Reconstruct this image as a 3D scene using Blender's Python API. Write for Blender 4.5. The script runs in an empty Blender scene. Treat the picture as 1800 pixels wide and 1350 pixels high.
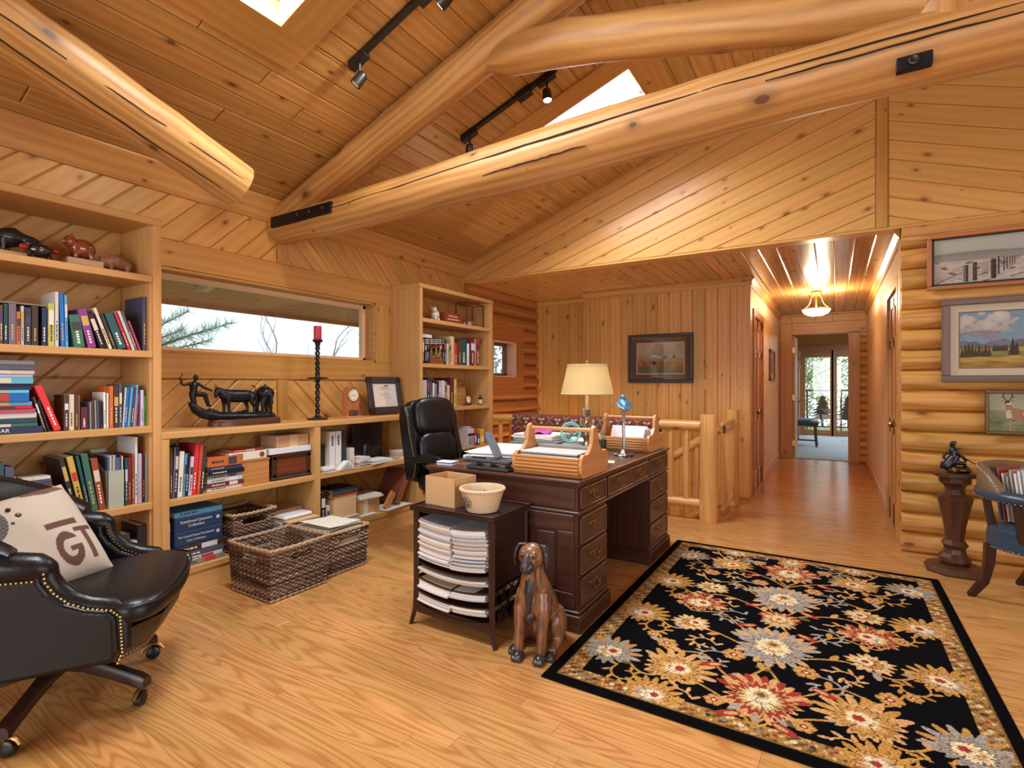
import bpy, bmesh, math, random
import numpy as np
from mathutils import Vector, Matrix

R = math.radians
SC = bpy.context.scene
COL = SC.collection
random.seed(11)

cam_d = bpy.data.cameras.new('camera')
cam_d.sensor_fit = 'HORIZONTAL'
cam_d.sensor_width = 36.0
cam_d.lens = 920.0 / 1800.0 * 36.0
cam_d.clip_start = 0.05
cam_d.clip_end = 200
cam = bpy.data.objects.new('camera', cam_d)
cam.location = (0, 0, 1.25)
cam.rotation_euler = (R(90), 0, R(31.6))
COL.objects.link(cam)
SC.camera = cam

SC.view_settings.view_transform = 'Standard'
SC.view_settings.look = 'None'
SC.view_settings.exposure = 0.27
SC.view_settings.gamma = 1.0
SC.view_settings.use_curve_mapping = False
SC.cycles.max_bounces = 8
SC.cycles.diffuse_bounces = 5
SC.cycles.glossy_bounces = 3
SC.cycles.transparent_max_bounces = 12
SC.cycles.sample_clamp_indirect = 6.0
SC.cycles.caustics_reflective = False
SC.cycles.caustics_refractive = False

wd = bpy.data.worlds.new('sky')
wd.use_nodes = True
SC.world = wd
_bg = wd.node_tree.nodes['Background']
_bg.inputs['Color'].default_value = (0.80, 0.91, 1.0, 1)
_bg.inputs['Strength'].default_value = 1.25


def area(name, loc, rot, sx, sy, power, col=(1, 1, 1), spread=180):
    l = bpy.data.lights.new(name, 'AREA')
    l.shape = 'RECTANGLE'
    l.size, l.size_y = sx, sy
    l.energy = power
    l.color = col
    l.spread = R(spread)
    o = bpy.data.objects.new(name, l)
    o.location = loc
    o.rotation_euler = rot
    COL.objects.link(o)
    return o


area('daylight_skylight', (-1.85, 1.345, 3.42), (0, R(-19), 0), 1.05, 0.50, 88, (0.93, 0.97, 1.0))
area('daylight_skylight', (-1.85, 3.775, 3.42), (0, R(-19), 0), 1.05, 0.50, 84, (0.93, 0.97, 1.0))
area('rear_fill_light', (-0.6, -3.28, 1.55), (R(90), 0, 0), 4.6, 1.9, 115, (0.97, 0.98, 1.0))  # added frontal fill from behind the camera, no known window there
area('side_fill_light', (4.28, 1.6, 1.5), (0, R(90), 0), 1.9, 3.6, 70, (0.97, 0.98, 1.0))  # added area light on the unseen right, direction inferred from leftward shadows
area('daylight_patio', (0.0, 16.4, 2.95), (R(-58), 0, 0), 3.0, 1.2, 150, (0.95, 0.98, 1.0))
area('far_room_fill', (0.9, 12.4, 2.25), (0, 0, 0), 1.0, 3.0, 48, (0.95, 0.97, 1.0))  # added fill panel under the far room ceiling


def lin(c):
    c = c / 255.0
    return c / 12.92 if c <= 0.04045 else ((c + 0.055) / 1.055) ** 2.4


def rgb(r, g, b):
    return (lin(r), lin(g), lin(b), 1.0)


def tag(o, label=None, cat=None, group=None, kind=None):
    if label:
        o['label'] = label
    if cat:
        o['category'] = cat
    if group:
        o['group'] = group
    if kind:
        o['kind'] = kind
    return o


def thing(name, label, cat, loc=(0, 0, 0), rz=0.0, group=None):
    o = bpy.data.objects.new(name, None)
    o.empty_display_size = 0.1
    COL.objects.link(o)
    o.location = loc
    o.rotation_euler = (0, 0, rz)
    return tag(o, label, cat, group)


class MB:
    """collects shapes, then builds ONE mesh object"""

    def __init__(s):
        s.v, s.f, s.sm, s.mi = [], [], [], []

    def add(s, vs, fs, smooth=False, mi=0, M=None):
        o = len(s.v)
        if M is not None:
            vs = [M @ Vector(p) for p in vs]
        s.v += [tuple(p) for p in vs]
        s.f += [tuple(i + o for i in f) for f in fs]
        s.sm += [smooth] * len(fs)
        s.mi += [mi] * len(fs)
        return s

    def box(s, x0, x1, y0, y1, z0, z1, b=0.0, mi=0, M=None):
        b = min(b, (x1 - x0) * .45, (y1 - y0) * .45, (z1 - z0) * .45)
        if b <= 0:
            vs = [(x, y, z) for x in (x0, x1) for y in (y0, y1) for z in (z0, z1)]
            fs = [(0, 1, 3, 2), (4, 6, 7, 5), (0, 4, 5, 1), (2, 3, 7, 6), (0, 2, 6, 4), (1, 5, 7, 3)]
            return s.add(vs, fs, False, mi, M)
        vs, idx = [], {}
        for i, x in enumerate((x0, x1)):
            for j, y in enumerate((y0, y1)):
                for k, z in enumerate((z0, z1)):
                    dx, dy, dz = (b if i == 0 else -b), (b if j == 0 else -b), (b if k == 0 else -b)
                    for a, p in enumerate(((x, y + dy, z + dz), (x + dx, y, z + dz), (x + dx, y + dy, z))):
                        idx[i, j, k, a] = len(vs)
                        vs.append(p)
        g = lambda i, j, k, a: idx[i, j, k, a]
        fs = []
        for i in (0, 1):
            q = [g(i, 0, 0, 0), g(i, 0, 1, 0), g(i, 1, 1, 0), g(i, 1, 0, 0)]
            fs.append(q if i == 0 else q[::-1])
            q = [g(0, i, 0, 1), g(1, i, 0, 1), g(1, i, 1, 1), g(0, i, 1, 1)]
            fs.append(q if i == 0 else q[::-1])
            q = [g(0, 0, i, 2), g(0, 1, i, 2), g(1, 1, i, 2), g(1, 0, i, 2)]
            fs.append(q if i == 0 else q[::-1])
        for i in (0, 1):
            for j in (0, 1):
                fl = (i + j) % 2
                q = [g(i, j, 0, 0), g(i, j, 1, 0), g(i, j, 1, 1), g(i, j, 0, 1)]
                fs.append(q if fl else q[::-1])
                q = [g(i, 0, j, 0), g(i, 1, j, 0), g(i, 1, j, 2), g(i, 0, j, 2)]
                fs.append(q[::-1] if fl else q)
                q = [g(0, i, j, 1), g(1, i, j, 1), g(1, i, j, 2), g(0, i, j, 2)]
                fs.append(q if fl else q[::-1])
        for i in (0, 1):
            for j in (0, 1):
                for k in (0, 1):
                    q = [g(i, j, k, 0), g(i, j, k, 1), g(i, j, k, 2)]
                    fs.append(q if (i + j + k) % 2 else q[::-1])
        return s.add(vs, fs, False, mi, M)

    def tube(s, pts, rad, n=10, caps=True, smooth=True, mi=0, M=None, squash=None, up=None, cap_round=False):
        pts = [Vector(p) for p in pts]
        m = len(pts)
        if not hasattr(rad, '__len__'):
            rad = [rad] * m
        if cap_round and m > 1:
            d0 = (pts[0] - pts[1]).normalized()
            d1 = (pts[-1] - pts[-2]).normalized()
            r0, r1 = rad[0], rad[-1]
            pts = [pts[0] + d0 * r0 * .72, pts[0] + d0 * r0 * .45] + pts + [pts[-1] + d1 * r1 * .45, pts[-1] + d1 * r1 * .72]
            rad = [r0 * .35, r0 * .78] + list(rad) + [r1 * .78, r1 * .35]
            m = len(pts)
        vs, fs = [], []
        t0 = (pts[1] - pts[0]).normalized()
        ref = Vector(up) if up else (Vector((0, 0, 1)) if abs(t0.z) < .9 else Vector((1, 0, 0)))
        nrm = (ref - t0 * ref.dot(t0)).normalized()
        for i, p in enumerate(pts):
            t = (pts[min(i + 1, m - 1)] - pts[max(i - 1, 0)])
            if t.length < 1e-9:
                t = t0
            t = t.normalized()
            nrm = (nrm - t * nrm.dot(t))
            if nrm.length < 1e-6:
                nrm = t.orthogonal()
            nrm.normalize()
            bi = t.cross(nrm)
            ra, rb = rad[i], rad[i]
            if squash:
                rb = ra * squash
            for k in range(n):
                a = 2 * math.pi * k / n
                vs.append(p + nrm * (ra * math.cos(a)) + bi * (rb * math.sin(a)))
        for i in range(m - 1):
            for k in range(n):
                k2 = (k + 1) % n
                fs.append((i * n + k, i * n + k2, (i + 1) * n + k2, (i + 1) * n + k))
        if caps:
            fs.append(tuple(range(n))[::-1])
            fs.append(tuple((m - 1) * n + k for k in range(n)))
        return s.add(vs, fs, smooth, mi, M)

    def lathe(s, prof, c=(0, 0, 0), n=24, smooth=True, mi=0, M=None, caps=True, phase=0.0):
        vs, fs = [], []
        m = len(prof)
        for r, z in prof:
            for k in range(n):
                a = 2 * math.pi * (k + phase) / n
                vs.append((c[0] + r * math.cos(a), c[1] + r * math.sin(a), c[2] + z))
        for i in range(m - 1):
            for k in range(n):
                k2 = (k + 1) % n
                fs.append((i * n + k, i * n + k2, (i + 1) * n + k2, (i + 1) * n + k))
        if caps:
            if prof[0][0] > 1e-5:
                fs.append(tuple(range(n))[::-1])
            if prof[-1][0] > 1e-5:
                fs.append(tuple((m - 1) * n + k for k in range(n)))
        return s.add(vs, fs, smooth, mi, M)

    def ball(s, c, r, nu=14, nv=9, M=None, mi=0, smooth=True):
        if not hasattr(r, '__len__'):
            r = (r, r, r)
        vs = [(c[0], c[1], c[2] - r[2])]
        fs = []
        for j in range(1, nv):
            ph = -math.pi / 2 + math.pi * j / nv
            for k in range(nu):
                a = 2 * math.pi * k / nu
                vs.append((c[0] + r[0] * math.cos(ph) * math.cos(a), c[1] + r[1] * math.cos(ph) * math.sin(a), c[2] + r[2] * math.sin(ph)))
        vs.append((c[0], c[1], c[2] + r[2]))
        T = len(vs) - 1
        for k in range(nu):
            k2 = (k + 1) % nu
            fs.append((0, 1 + k2, 1 + k))
            for j in range(nv - 2):
                a = 1 + j * nu
                fs.append((a + k, a + k2, a + nu + k2, a + nu + k))
            a = 1 + (nv - 2) * nu
            fs.append((a + k, a + k2, T))
        return s.add(vs, fs, smooth, mi, M)

    def prism(s, poly, axis, a0, a1, mi=0, M=None, smooth=False, inset=0.0):
        """poly in the two other axes (x,y),(x,z),(y,z); extruded along axis from a0 to a1"""
        def P(p, a):
            return {'x': (a, p[0], p[1]), 'y': (p[0], a, p[1]), 'z': (p[0], p[1], a)}[axis]
        n = len(poly)
        ar = sum(poly[i][0] * poly[(i + 1) % n][1] - poly[(i + 1) % n][0] * poly[i][1] for i in range(n))
        if (ar < 0) != (axis == 'y'):
            poly = poly[::-1]
        vs = [P(p, a0) for p in poly] + [P(p, a1) for p in poly]
        fs = [(i, (i + 1) % n, n + (i + 1) % n, n + i) for i in range(n)]
        fs += [tuple(range(n))[::-1], tuple(range(n, 2 * n))]
        o = len(s.f)
        s.add(vs, fs, smooth, mi, M)
        s.sm[-1] = s.sm[-2] = False
        return s

    def build(s, name, mat, parent=None, grain='x', sharp=35, uvs=1.0, smooth=None, kind=None):
        me = bpy.data.meshes.new(name)
        me.from_pydata(s.v, [], s.f)
        mats = mat if isinstance(mat, (list, tuple)) else [mat]
        for m in mats:
            me.materials.append(m)
        if len(mats) > 1:
            me.polygons.foreach_set('material_index', s.mi)
        sm = s.sm if smooth is None else [smooth] * len(s.f)
        me.polygons.foreach_set('use_smooth', sm)
        if any(sm):
            me.set_sharp_from_angle(angle=R(sharp))
        set_uv(me, grain)
        me.update()
        o = bpy.data.objects.new(name, me)
        COL.objects.link(o)
        if parent is not None:
            o.parent = parent
        if kind:
            o['kind'] = kind
        return o


_rng = random.Random(5)


def set_uv(me, grain='x'):
    n = len(me.vertices)
    if n == 0:
        return
    co = np.empty(n * 3)
    me.vertices.foreach_get('co', co)
    co = co.reshape(-1, 3)
    g = 'xyz'.index(grain)
    o1, o2 = [i for i in range(3) if i != g]
    nl = len(me.loops)
    li = np.empty(nl, int)
    me.loops.foreach_get('vertex_index', li)
    np_ = len(me.polygons)
    nm = np.empty(np_ * 3)
    me.polygons.foreach_get('normal', nm)
    nm = np.abs(nm.reshape(-1, 3))
    tot = np.empty(np_, int)
    me.polygons.foreach_get('loop_total', tot)
    ln = np.repeat(nm, tot, axis=0)
    c = co[li]
    u = c[:, g].copy()
    v = np.where(ln[:, o1] > ln[:, o2], c[:, o2], c[:, o1] + 7.3)
    end = (ln[:, g] > ln[:, o1]) & (ln[:, g] > ln[:, o2])
    u = np.where(end, c[:, o1] * .3, u)
    v = np.where(end, c[:, o2], v)
    ou, ov = _rng.random() * 40, _rng.random() * 40
    uv = me.uv_layers.new(name='UVMap')
    uv.data.foreach_set('uv', np.stack([u + ou, v + ov], 1).ravel())


_mc = {}


def newmat(name):
    m = bpy.data.materials.new(name)
    m.use_nodes = True
    nt = m.node_tree
    return m, nt, nt.nodes['Principled BSDF']


def plain(col, rough=.5, metal=0.0, spec=.5, var=0.0, coat=0.0, bump=0.0, bscale=60.0, name='plain', alpha=None, sheen=0.0):
    k = (col, rough, metal, spec, var, coat, bump, bscale, name, alpha, sheen)
    if k in _mc:
        return _mc[k]
    m, nt, bs = newmat(name)
    bs.inputs['Roughness'].default_value = rough
    bs.inputs['Metallic'].default_value = metal
    bs.inputs['Specular IOR Level'].default_value = spec
    bs.inputs['Coat Weight'].default_value = coat
    bs.inputs['Sheen Weight'].default_value = sheen
    bs.inputs['Base Color'].default_value = col
    tc = nt.nodes.new('ShaderNodeTexCoord')
    nz = nt.nodes.new('ShaderNodeTexNoise')
    nz.inputs['Scale'].default_value = bscale
    nz.inputs['Detail'].default_value = 4
    nt.links.new(tc.outputs['Object'], nz.inputs['Vector'])
    mp = nt.nodes.new('ShaderNodeMapRange')
    mp.inputs['To Min'].default_value = 1.0 - max(var, .04)
    mp.inputs['To Max'].default_value = 1.0 + max(var, .04)
    nt.links.new(nz.outputs['Fac'], mp.inputs['Value'])
    mx = nt.nodes.new('ShaderNodeMix')
    mx.data_type = 'RGBA'
    mx.blend_type = 'MULTIPLY'
    mx.inputs['Factor'].default_value = 1.0
    mx.inputs['A'].default_value = col
    nt.links.new(mp.outputs[0], mx.inputs['B'])
    nt.links.new(mx.outputs['Result'], bs.inputs['Base Color'])
    if bump:
        bp = nt.nodes.new('ShaderNodeBump')
        bp.inputs['Strength'].default_value = bump
        bp.inputs['Distance'].default_value = .003
        nt.links.new(nz.outputs['Fac'], bp.inputs['Height'])
        nt.links.new(bp.outputs[0], bs.inputs['Normal'])
    _mc[k] = m
    return m


def wood(name, light, dark, knot=None, rough=.38, ring=9.0, ringdist=5.0, streak=26.0, var=.16, knots=0.5, bump=.10, coat=0.0, mixk=.30, aniso=.22, kscale=(3.2, 6.0), spec=.45, contour=0.0):
    m, nt, bs = newmat(name)
    N, L = nt.nodes.new, nt.links.new
    uv = N('ShaderNodeTexCoord')
    def vec(su, sv):
        q = N('ShaderNodeVectorMath')
        q.operation = 'MULTIPLY'
        q.inputs[1].default_value = (su, sv, 1)
        L(uv.outputs['UV'], q.inputs[0])
        return q.outputs[0]
    wv = N('ShaderNodeTexWave')
    wv.wave_type = 'BANDS'
    wv.bands_direction = 'Y'
    wv.inputs['Scale'].default_value = ring
    wv.inputs['Distortion'].default_value = ringdist
    wv.inputs['Detail'].default_value = 2
    wv.inputs['Detail Scale'].default_value = 1.2
    L(vec(aniso, 1.0), wv.inputs['Vector'])
    ringout = wv.outputs['Fac']
    if contour:
        cn = N('ShaderNodeTexNoise')
        cn.inputs['Scale'].default_value = 1.0
        cn.inputs['Detail'].default_value = 1.5
        cn.inputs['Roughness'].default_value = .35
        L(vec(.75, 8.0), cn.inputs['Vector'])
        cm_ = N('ShaderNodeMath')
        cm_.operation = 'MULTIPLY'
        cm_.inputs[1].default_value = contour
        L(cn.outputs['Fac'], cm_.inputs[0])
        cs_ = N('ShaderNodeMath')
        cs_.operation = 'SINE'
        L(cm_.outputs[0], cs_.inputs[0])
        ab = N('ShaderNodeMath')
        ab.operation = 'MULTIPLY_ADD'
        ab.inputs[1].default_value = .5
        ab.inputs[2].default_value = .5
        L(cs_.outputs[0], ab.inputs[0])
        pw_ = N('ShaderNodeMath')
        pw_.operation = 'POWER'
        pw_.inputs[1].default_value = 2.2
        L(ab.outputs[0], pw_.inputs[0])
        ringout = pw_.outputs[0]
    nz = N('ShaderNodeTexNoise')
    nz.inputs['Scale'].default_value = 1.0
    nz.inputs['Detail'].default_value = 5
    nz.inputs['Roughness'].default_value = .65
    L(vec(streak * .07, streak * 2.4), nz.inputs['Vector'])
    big = N('ShaderNodeTexNoise')
    big.inputs['Scale'].default_value = 1.0
    big.inputs['Detail'].default_value = 2
    L(vec(.9, 5.0), big.inputs['Vector'])
    a = N('ShaderNodeMath')
    a.operation = 'MULTIPLY_ADD'
    a.inputs[1].default_value = mixk
    L(ringout, a.inputs[0])
    b = N('ShaderNodeMath')
    b.operation = 'MULTIPLY_ADD'
    b.inputs[1].default_value = 1.0 - mixk
    b.inputs[2].default_value = 0
    L(nz.outputs['Fac'], b.inputs[0])
    L(b.outputs[0], a.inputs[2])
    c = N('ShaderNodeMath')
    c.operation = 'MULTIPLY_ADD'
    c.inputs[1].default_value = .5
    L(big.outputs['Fac'], c.inputs[0])
    L(a.outputs[0], c.inputs[2])
    rp = N('ShaderNodeMapRange')
    rp.inputs['From Min'].default_value = .3
    rp.inputs['From Max'].default_value = 1.15
    L(c.outputs[0], rp.inputs['Value'])
    mx = N('ShaderNodeMix')
    mx.data_type = 'RGBA'
    mx.inputs['A'].default_value = light
    mx.inputs['B'].default_value = dark
    L(rp.outputs[0], mx.inputs['Factor'])
    out = mx.outputs['Result']
    if knot:
        vo = N('ShaderNodeTexVoronoi')
        vo.voronoi_dimensions = '2D'
        vo.inputs['Scale'].default_value = 1.0
        L(vec(kscale[0], kscale[1]), vo.inputs['Vector'])
        sp = N('ShaderNodeSeparateColor')
        L(vo.outputs['Color'], sp.inputs[0])
        rr = N('ShaderNodeMapRange')
        rr.inputs['From Min'].default_value = 1.0 - knots
        rr.inputs['From Max'].default_value = 1.0
        rr.inputs['To Min'].default_value = .0015
        rr.inputs['To Max'].default_value = .085
        L(sp.outputs[0], rr.inputs['Value'])
        dv = N('ShaderNodeMath')
        dv.operation = 'DIVIDE'
        L(vo.outputs['Distance'], dv.inputs[0])
        L(rr.outputs[0], dv.inputs[1])
        kr = N('ShaderNodeMapRange')
        kr.inputs['From Min'].default_value = .75
        kr.inputs['From Max'].default_value = 1.15
        kr.inputs['To Min'].default_value = .85
        kr.inputs['To Max'].default_value = 0.0
        L(dv.outputs[0], kr.inputs['Value'])
        kh = N('ShaderNodeMapRange')
        kh.inputs['From Min'].default_value = 1.0
        kh.inputs['From Max'].default_value = 2.6
        kh.inputs['To Min'].default_value = .4
        kh.inputs['To Max'].default_value = 0.0
        L(dv.outputs[0], kh.inputs['Value'])
        mm = N('ShaderNodeMath')
        mm.operation = 'MAXIMUM'
        L(kr.outputs[0], mm.inputs[0])
        L(kh.outputs[0], mm.inputs[1])
        mk = N('ShaderNodeMix')
        mk.data_type = 'RGBA'
        mk.inputs['B'].default_value = knot
        L(mm.outputs[0], mk.inputs['Factor'])
        L(out, mk.inputs['A'])
        out = mk.outputs['Result']
    oi = N('ShaderNodeObjectInfo')
    hv = N('ShaderNodeHueSaturation')
    v1 = N('ShaderNodeMapRange')
    v1.inputs['To Min'].default_value = 1.0 - var
    v1.inputs['To Max'].default_value = 1.0 + var
    L(oi.outputs['Random'], v1.inputs['Value'])
    L(v1.outputs[0], hv.inputs['Value'])
    h1 = N('ShaderNodeMath')
    h1.operation = 'MULTIPLY_ADD'
    h1.inputs[1].default_value = -.010
    h1.inputs[2].default_value = .505
    L(oi.outputs['Random'], h1.inputs[0])
    L(h1.outputs[0], hv.inputs['Hue'])
    L(out, hv.inputs['Color'])
    L(hv.outputs[0], bs.inputs['Base Color'])
    bs.inputs['Roughness'].default_value = rough
    bs.inputs['Specular IOR Level'].default_value = spec
    bs.inputs['Coat Weight'].default_value = coat
    bs.inputs['Coat Roughness'].default_value = .15
    bp = N('ShaderNodeBump')
    bp.inputs['Strength'].default_value = bump
    bp.inputs['Distance'].default_value = .002
    L(c.outputs[0], bp.inputs['Height'])
    L(bp.outputs[0], bs.inputs['Normal'])
    return m


KNOT = rgb(104, 58, 28)
W = {}
W['ceil'] = wood('ceiling_pine', rgb(202, 158, 96), rgb(166, 119, 62), rgb(80, 48, 26), ring=5, var=.12, knots=.55)
W['wallpine'] = wood('wall_pine', rgb(206, 158, 92), rgb(184, 132, 68), rgb(104, 64, 30), ring=5, var=.09, knots=.45)
W['gable'] = wood('gable_pine', rgb(212, 166, 100), rgb(194, 145, 78), rgb(116, 72, 34), rough=.32, ring=5, var=.06, knots=.55)
W['trim'] = wood('trim_fir', rgb(198, 149, 84), rgb(174, 121, 60), rgb(108, 64, 32), rough=.4, ring=5, var=.06, knots=.3)
W['case'] = wood('case_birch', rgb(208, 164, 104), rgb(194, 146, 86), None, rough=.42, ring=4, var=.04)
W['log'] = wood('peeled_log', rgb(212, 167, 102), rgb(152, 103, 50), rgb(74, 44, 22), rough=.46, ring=7, ringdist=7, streak=34, var=.04, knots=.6, kscale=(2.2, 4.0), bump=.5, aniso=.10)
W['logwall'] = wood('log_wall_wood', rgb(208, 158, 86), rgb(166, 112, 48), rgb(98, 56, 24), rough=.42, streak=32, var=.09, knots=.5, kscale=(2.0, 4.5), bump=.35, contour=40, mixk=.4)
W['oak'] = wood('oak_floor', rgb(208, 158, 96), rgb(156, 101, 50), None, rough=.2, streak=24, var=.08, bump=.06, mixk=.36, spec=.5, contour=100)
W['vert'] = wood('vertical_board_pine', rgb(210, 162, 92), rgb(184, 132, 66), rgb(94, 58, 28), rough=.4, ring=5, var=.13, knots=.7, kscale=(3.0, 6.5))
W['hall'] = wood('hall_panel_wood', rgb(236, 212, 176), rgb(226, 196, 156), None, rough=.42, ring=3, var=.05)
W['door'] = wood('fir_door', rgb(204, 148, 92), rgb(184, 122, 68), None, rough=.36, ring=5, var=.04)
W['mahog'] = wood('mahogany', rgb(84, 50, 37), rgb(54, 30, 22), None, rough=.34, ring=6, var=.06, bump=.06, coat=.06)
W['mahog_top'] = wood('mahogany_top', rgb(96, 58, 42), rgb(64, 36, 26), None, rough=.28, ring=6, var=.03, bump=.05, coat=.1)
W['darkwood'] = wood('dark_cherry', rgb(60, 36, 29), rgb(38, 22, 18), None, rough=.32, ring=7, var=.05, bump=.06, coat=.08)
W['maple'] = wood('tray_maple', rgb(208, 150, 102), rgb(188, 124, 78), None, rough=.36, ring=4, var=.05)
W['tambour'] = wood('tray_tambour', rgb(198, 144, 86), rgb(168, 110, 58), None, rough=.36, ring=8, var=.08)
W['soffit'] = wood('weathered_soffit', rgb(206, 160, 134), rgb(176, 130, 106), rgb(84, 54, 40), rough=.7, ring=5, var=.08)
W['barkwood'] = wood('walnut_base', rgb(94, 57, 36), rgb(60, 36, 23), None, rough=.34, ring=5, var=.04, coat=.06)
W['palepine'] = wood('pale_pine', rgb(226, 196, 158), rgb(206, 170, 128), None, rough=.55, ring=5, var=.04)
W['teak'] = wood('carved_teak', rgb(150, 102, 72), rgb(96, 60, 42), None, rough=.36, ring=9, var=.04, coat=.1)


def glass_mat(name='pane_glass', tint=(1, 1, 1, 1), refl=.06):
    m = bpy.data.materials.new(name)
    m.use_nodes = True
    nt = m.node_tree
    for n in list(nt.nodes):
        nt.nodes.remove(n)
    o = nt.nodes.new('ShaderNodeOutputMaterial')
    tr = nt.nodes.new('ShaderNodeBsdfTransparent')
    tr.inputs[0].default_value = tint
    gl = nt.nodes.new('ShaderNodeBsdfGlossy')
    gl.inputs['Roughness'].default_value = .02
    mx = nt.nodes.new('ShaderNodeMixShader')
    lw = nt.nodes.new('ShaderNodeLayerWeight')
    lw.inputs['Blend'].default_value = .5
    pw = nt.nodes.new('ShaderNodeMath')
    pw.operation = 'POWER'
    pw.inputs[1].default_value = 4.0
    nt.links.new(lw.outputs['Facing'], pw.inputs[0])
    mr = nt.nodes.new('ShaderNodeMapRange')
    mr.inputs['To Min'].default_value = refl
    mr.inputs['To Max'].default_value = .7
    nt.links.new(pw.outputs[0], mr.inputs['Value'])
    nt.links.new(mr.outputs[0], mx.inputs[0])
    nt.links.new(tr.outputs[0], mx.inputs[1])
    nt.links.new(gl.outputs[0], mx.inputs[2])
    nt.links.new(mx.outputs[0], o.inputs[0])
    return m


GLASS = glass_mat()


def emit(col, st, name='lamp_glow'):
    m, nt, bs = newmat(name)
    bs.inputs['Emission Color'].default_value = col
    bs.inputs['Emission Strength'].default_value = st
    bs.inputs['Base Color'].default_value = col
    return m


BLACK = plain(rgb(24, 24, 27), .4, name='black_metal')
STEEL = plain(rgb(30, 30, 34), .45, .6, name='dark_steel')
BRASS = plain(rgb(176, 136, 70), .32, 1.0, name='brass')
ABRASS = plain(rgb(168, 132, 84), .36, 1.0, name='antique_brass')
PEWTER = plain(rgb(176, 160, 132), .32, .9, var=.3, bscale=40, name='aged_pewter')


def clip(poly, nx, ny, c):
    """keep the side nx*x+ny*y <= c"""
    out = []
    n = len(poly)
    for i in range(n):
        p, q = poly[i], poly[(i + 1) % n]
        dp, dq = nx * p[0] + ny * p[1] - c, nx * q[0] + ny * q[1] - c
        if dp <= 0:
            out.append(p)
        if (dp < 0 < dq) or (dq < 0 < dp):
            t = dp / (dp - dq)
            out.append((p[0] + t * (q[0] - p[0]), p[1] + t * (q[1] - p[1])))
    return out


def parea(p):
    n = len(p)
    return .5 * sum(p[i][0] * p[(i + 1) % n][1] - p[(i + 1) % n][0] * p[i][1] for i in range(n))


def inset(poly, d):
    n = len(poly)
    res = []
    for i in range(n):
        p0, p1, p2 = poly[i - 1], poly[i], poly[(i + 1) % n]
        def off(a, b):
            dx, dy = b[0] - a[0], b[1] - a[1]
            l = math.hypot(dx, dy)
            nx, ny = -dy / l, dx / l
            return (a[0] + nx * d, a[1] + ny * d), (dx / l, dy / l)
        (a, da), (b, db) = off(p0, p1), off(p1, p2)
        den = da[0] * db[1] - da[1] * db[0]
        if abs(den) < 1e-6:
            res.append(b)
            continue
        t = ((b[0] - a[0]) * db[1] - (b[1] - a[1]) * db[0]) / den
        res.append((a[0] + da[0] * t, a[1] + da[1] * t))
    return res


def clean(poly):
    out = []
    for p in poly:
        if not out or math.hypot(p[0] - out[-1][0], p[1] - out[-1][1]) > 2e-3:
            out.append(p)
    if len(out) > 1 and math.hypot(out[0][0] - out[-1][0], out[0][1] - out[-1][1]) <= 2e-3:
        out.pop()
    return out


def boards(parent, name, poly, ang, width, O, U, V, mat, thick=.016, cham=.005, seg=None, off=0.0, wvar=0.0, lift=0.0, rng=None, gap=.0013):
    """poly: convex, CCW, in (a,b) with point = O + U a + V b; boards run at ang (rad) in the a-b plane; N = U x V is the face side"""
    rng = rng or _rng
    O, U, V = Vector(O), Vector(U), Vector(V)
    Nn = U.cross(V).normalized()
    if parea(poly) < 0:
        poly = poly[::-1]
    ca, sa = math.cos(ang), math.sin(ang)
    tr = lambda p: (p[0] * ca + p[1] * sa, -p[0] * sa + p[1] * ca)
    q = [tr(p) for p in poly]
    lo, hi = min(p[1] for p in q), max(p[1] for p in q)
    k = math.floor((lo - off) / width)
    y = off + k * width
    made = []
    while y < hi - 1e-4:
        y1 = y + width
        if wvar:
            y1 += rng.uniform(-wvar, wvar)
        strip = clip(clip(q, 0, 1, y1), 0, -1, -y)
        y = y1
        if len(strip) < 3 or abs(parea(strip)) < 4e-4:
            continue
        x0, x1 = min(p[0] for p in strip), max(p[0] for p in strip)
        cuts = [x0]
        if seg:
            x = x0 + rng.uniform(.25, 1.0) * seg
            while x < x1 - .35:
                cuts.append(x)
                x += seg * rng.uniform(.6, 1.3)
        cuts.append(x1)
        for i in range(len(cuts) - 1):
            pc = clean(clip(clip(strip, 1, 0, cuts[i + 1]), -1, 0, -cuts[i]))
            if len(pc) < 3 or parea(pc) < 4e-4:
                continue
            body = inset(pc, gap)
            wid = max(p[1] for p in pc) - min(p[1] for p in pc)
            cc = min(cham, wid * .2)
            face = inset(pc, gap + cc)
            if parea(face) < 1e-5 or parea(face) > parea(body):
                continue
            n = len(pc)
            dz = lift + rng.uniform(0, .6) * gap
            vs = []
            for lp, z in ((body, 0.0), (body, thick - cc * .8 + dz), (face, thick + dz)):
                for p in lp:
                    a, b = p[0] * ca - p[1] * sa, p[0] * sa + p[1] * ca
                    vs.append(O + U * a + V * b + Nn * z)
            fs = []
            for r in (0, 1):
                for j in range(n):
                    j2 = (j + 1) % n
                    fs.append((r * n + j, r * n + j2, (r + 1) * n + j2, (r + 1) * n + j))
            fs.append(tuple(range(2 * n, 3 * n)))
            me = bpy.data.meshes.new(name)
            me.from_pydata([tuple(v) for v in vs], [], fs)
            me.materials.append(mat)
            ul = me.uv_layers.new(name='UVMap')
            ou, ov = rng.random() * 40, rng.random() * 40
            pp = body + body + face
            for lp in me.loops:
                p = pp[lp.vertex_index % (3 * n)]
                ul.data[lp.index].uv = (p[0] - x0 + ou, p[1] + ov + (.02 if lp.vertex_index < n else 0))
            o = bpy.data.objects.new(name, me)
            COL.objects.link(o)
            o.parent = parent
            made.append(o)
    return made


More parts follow.
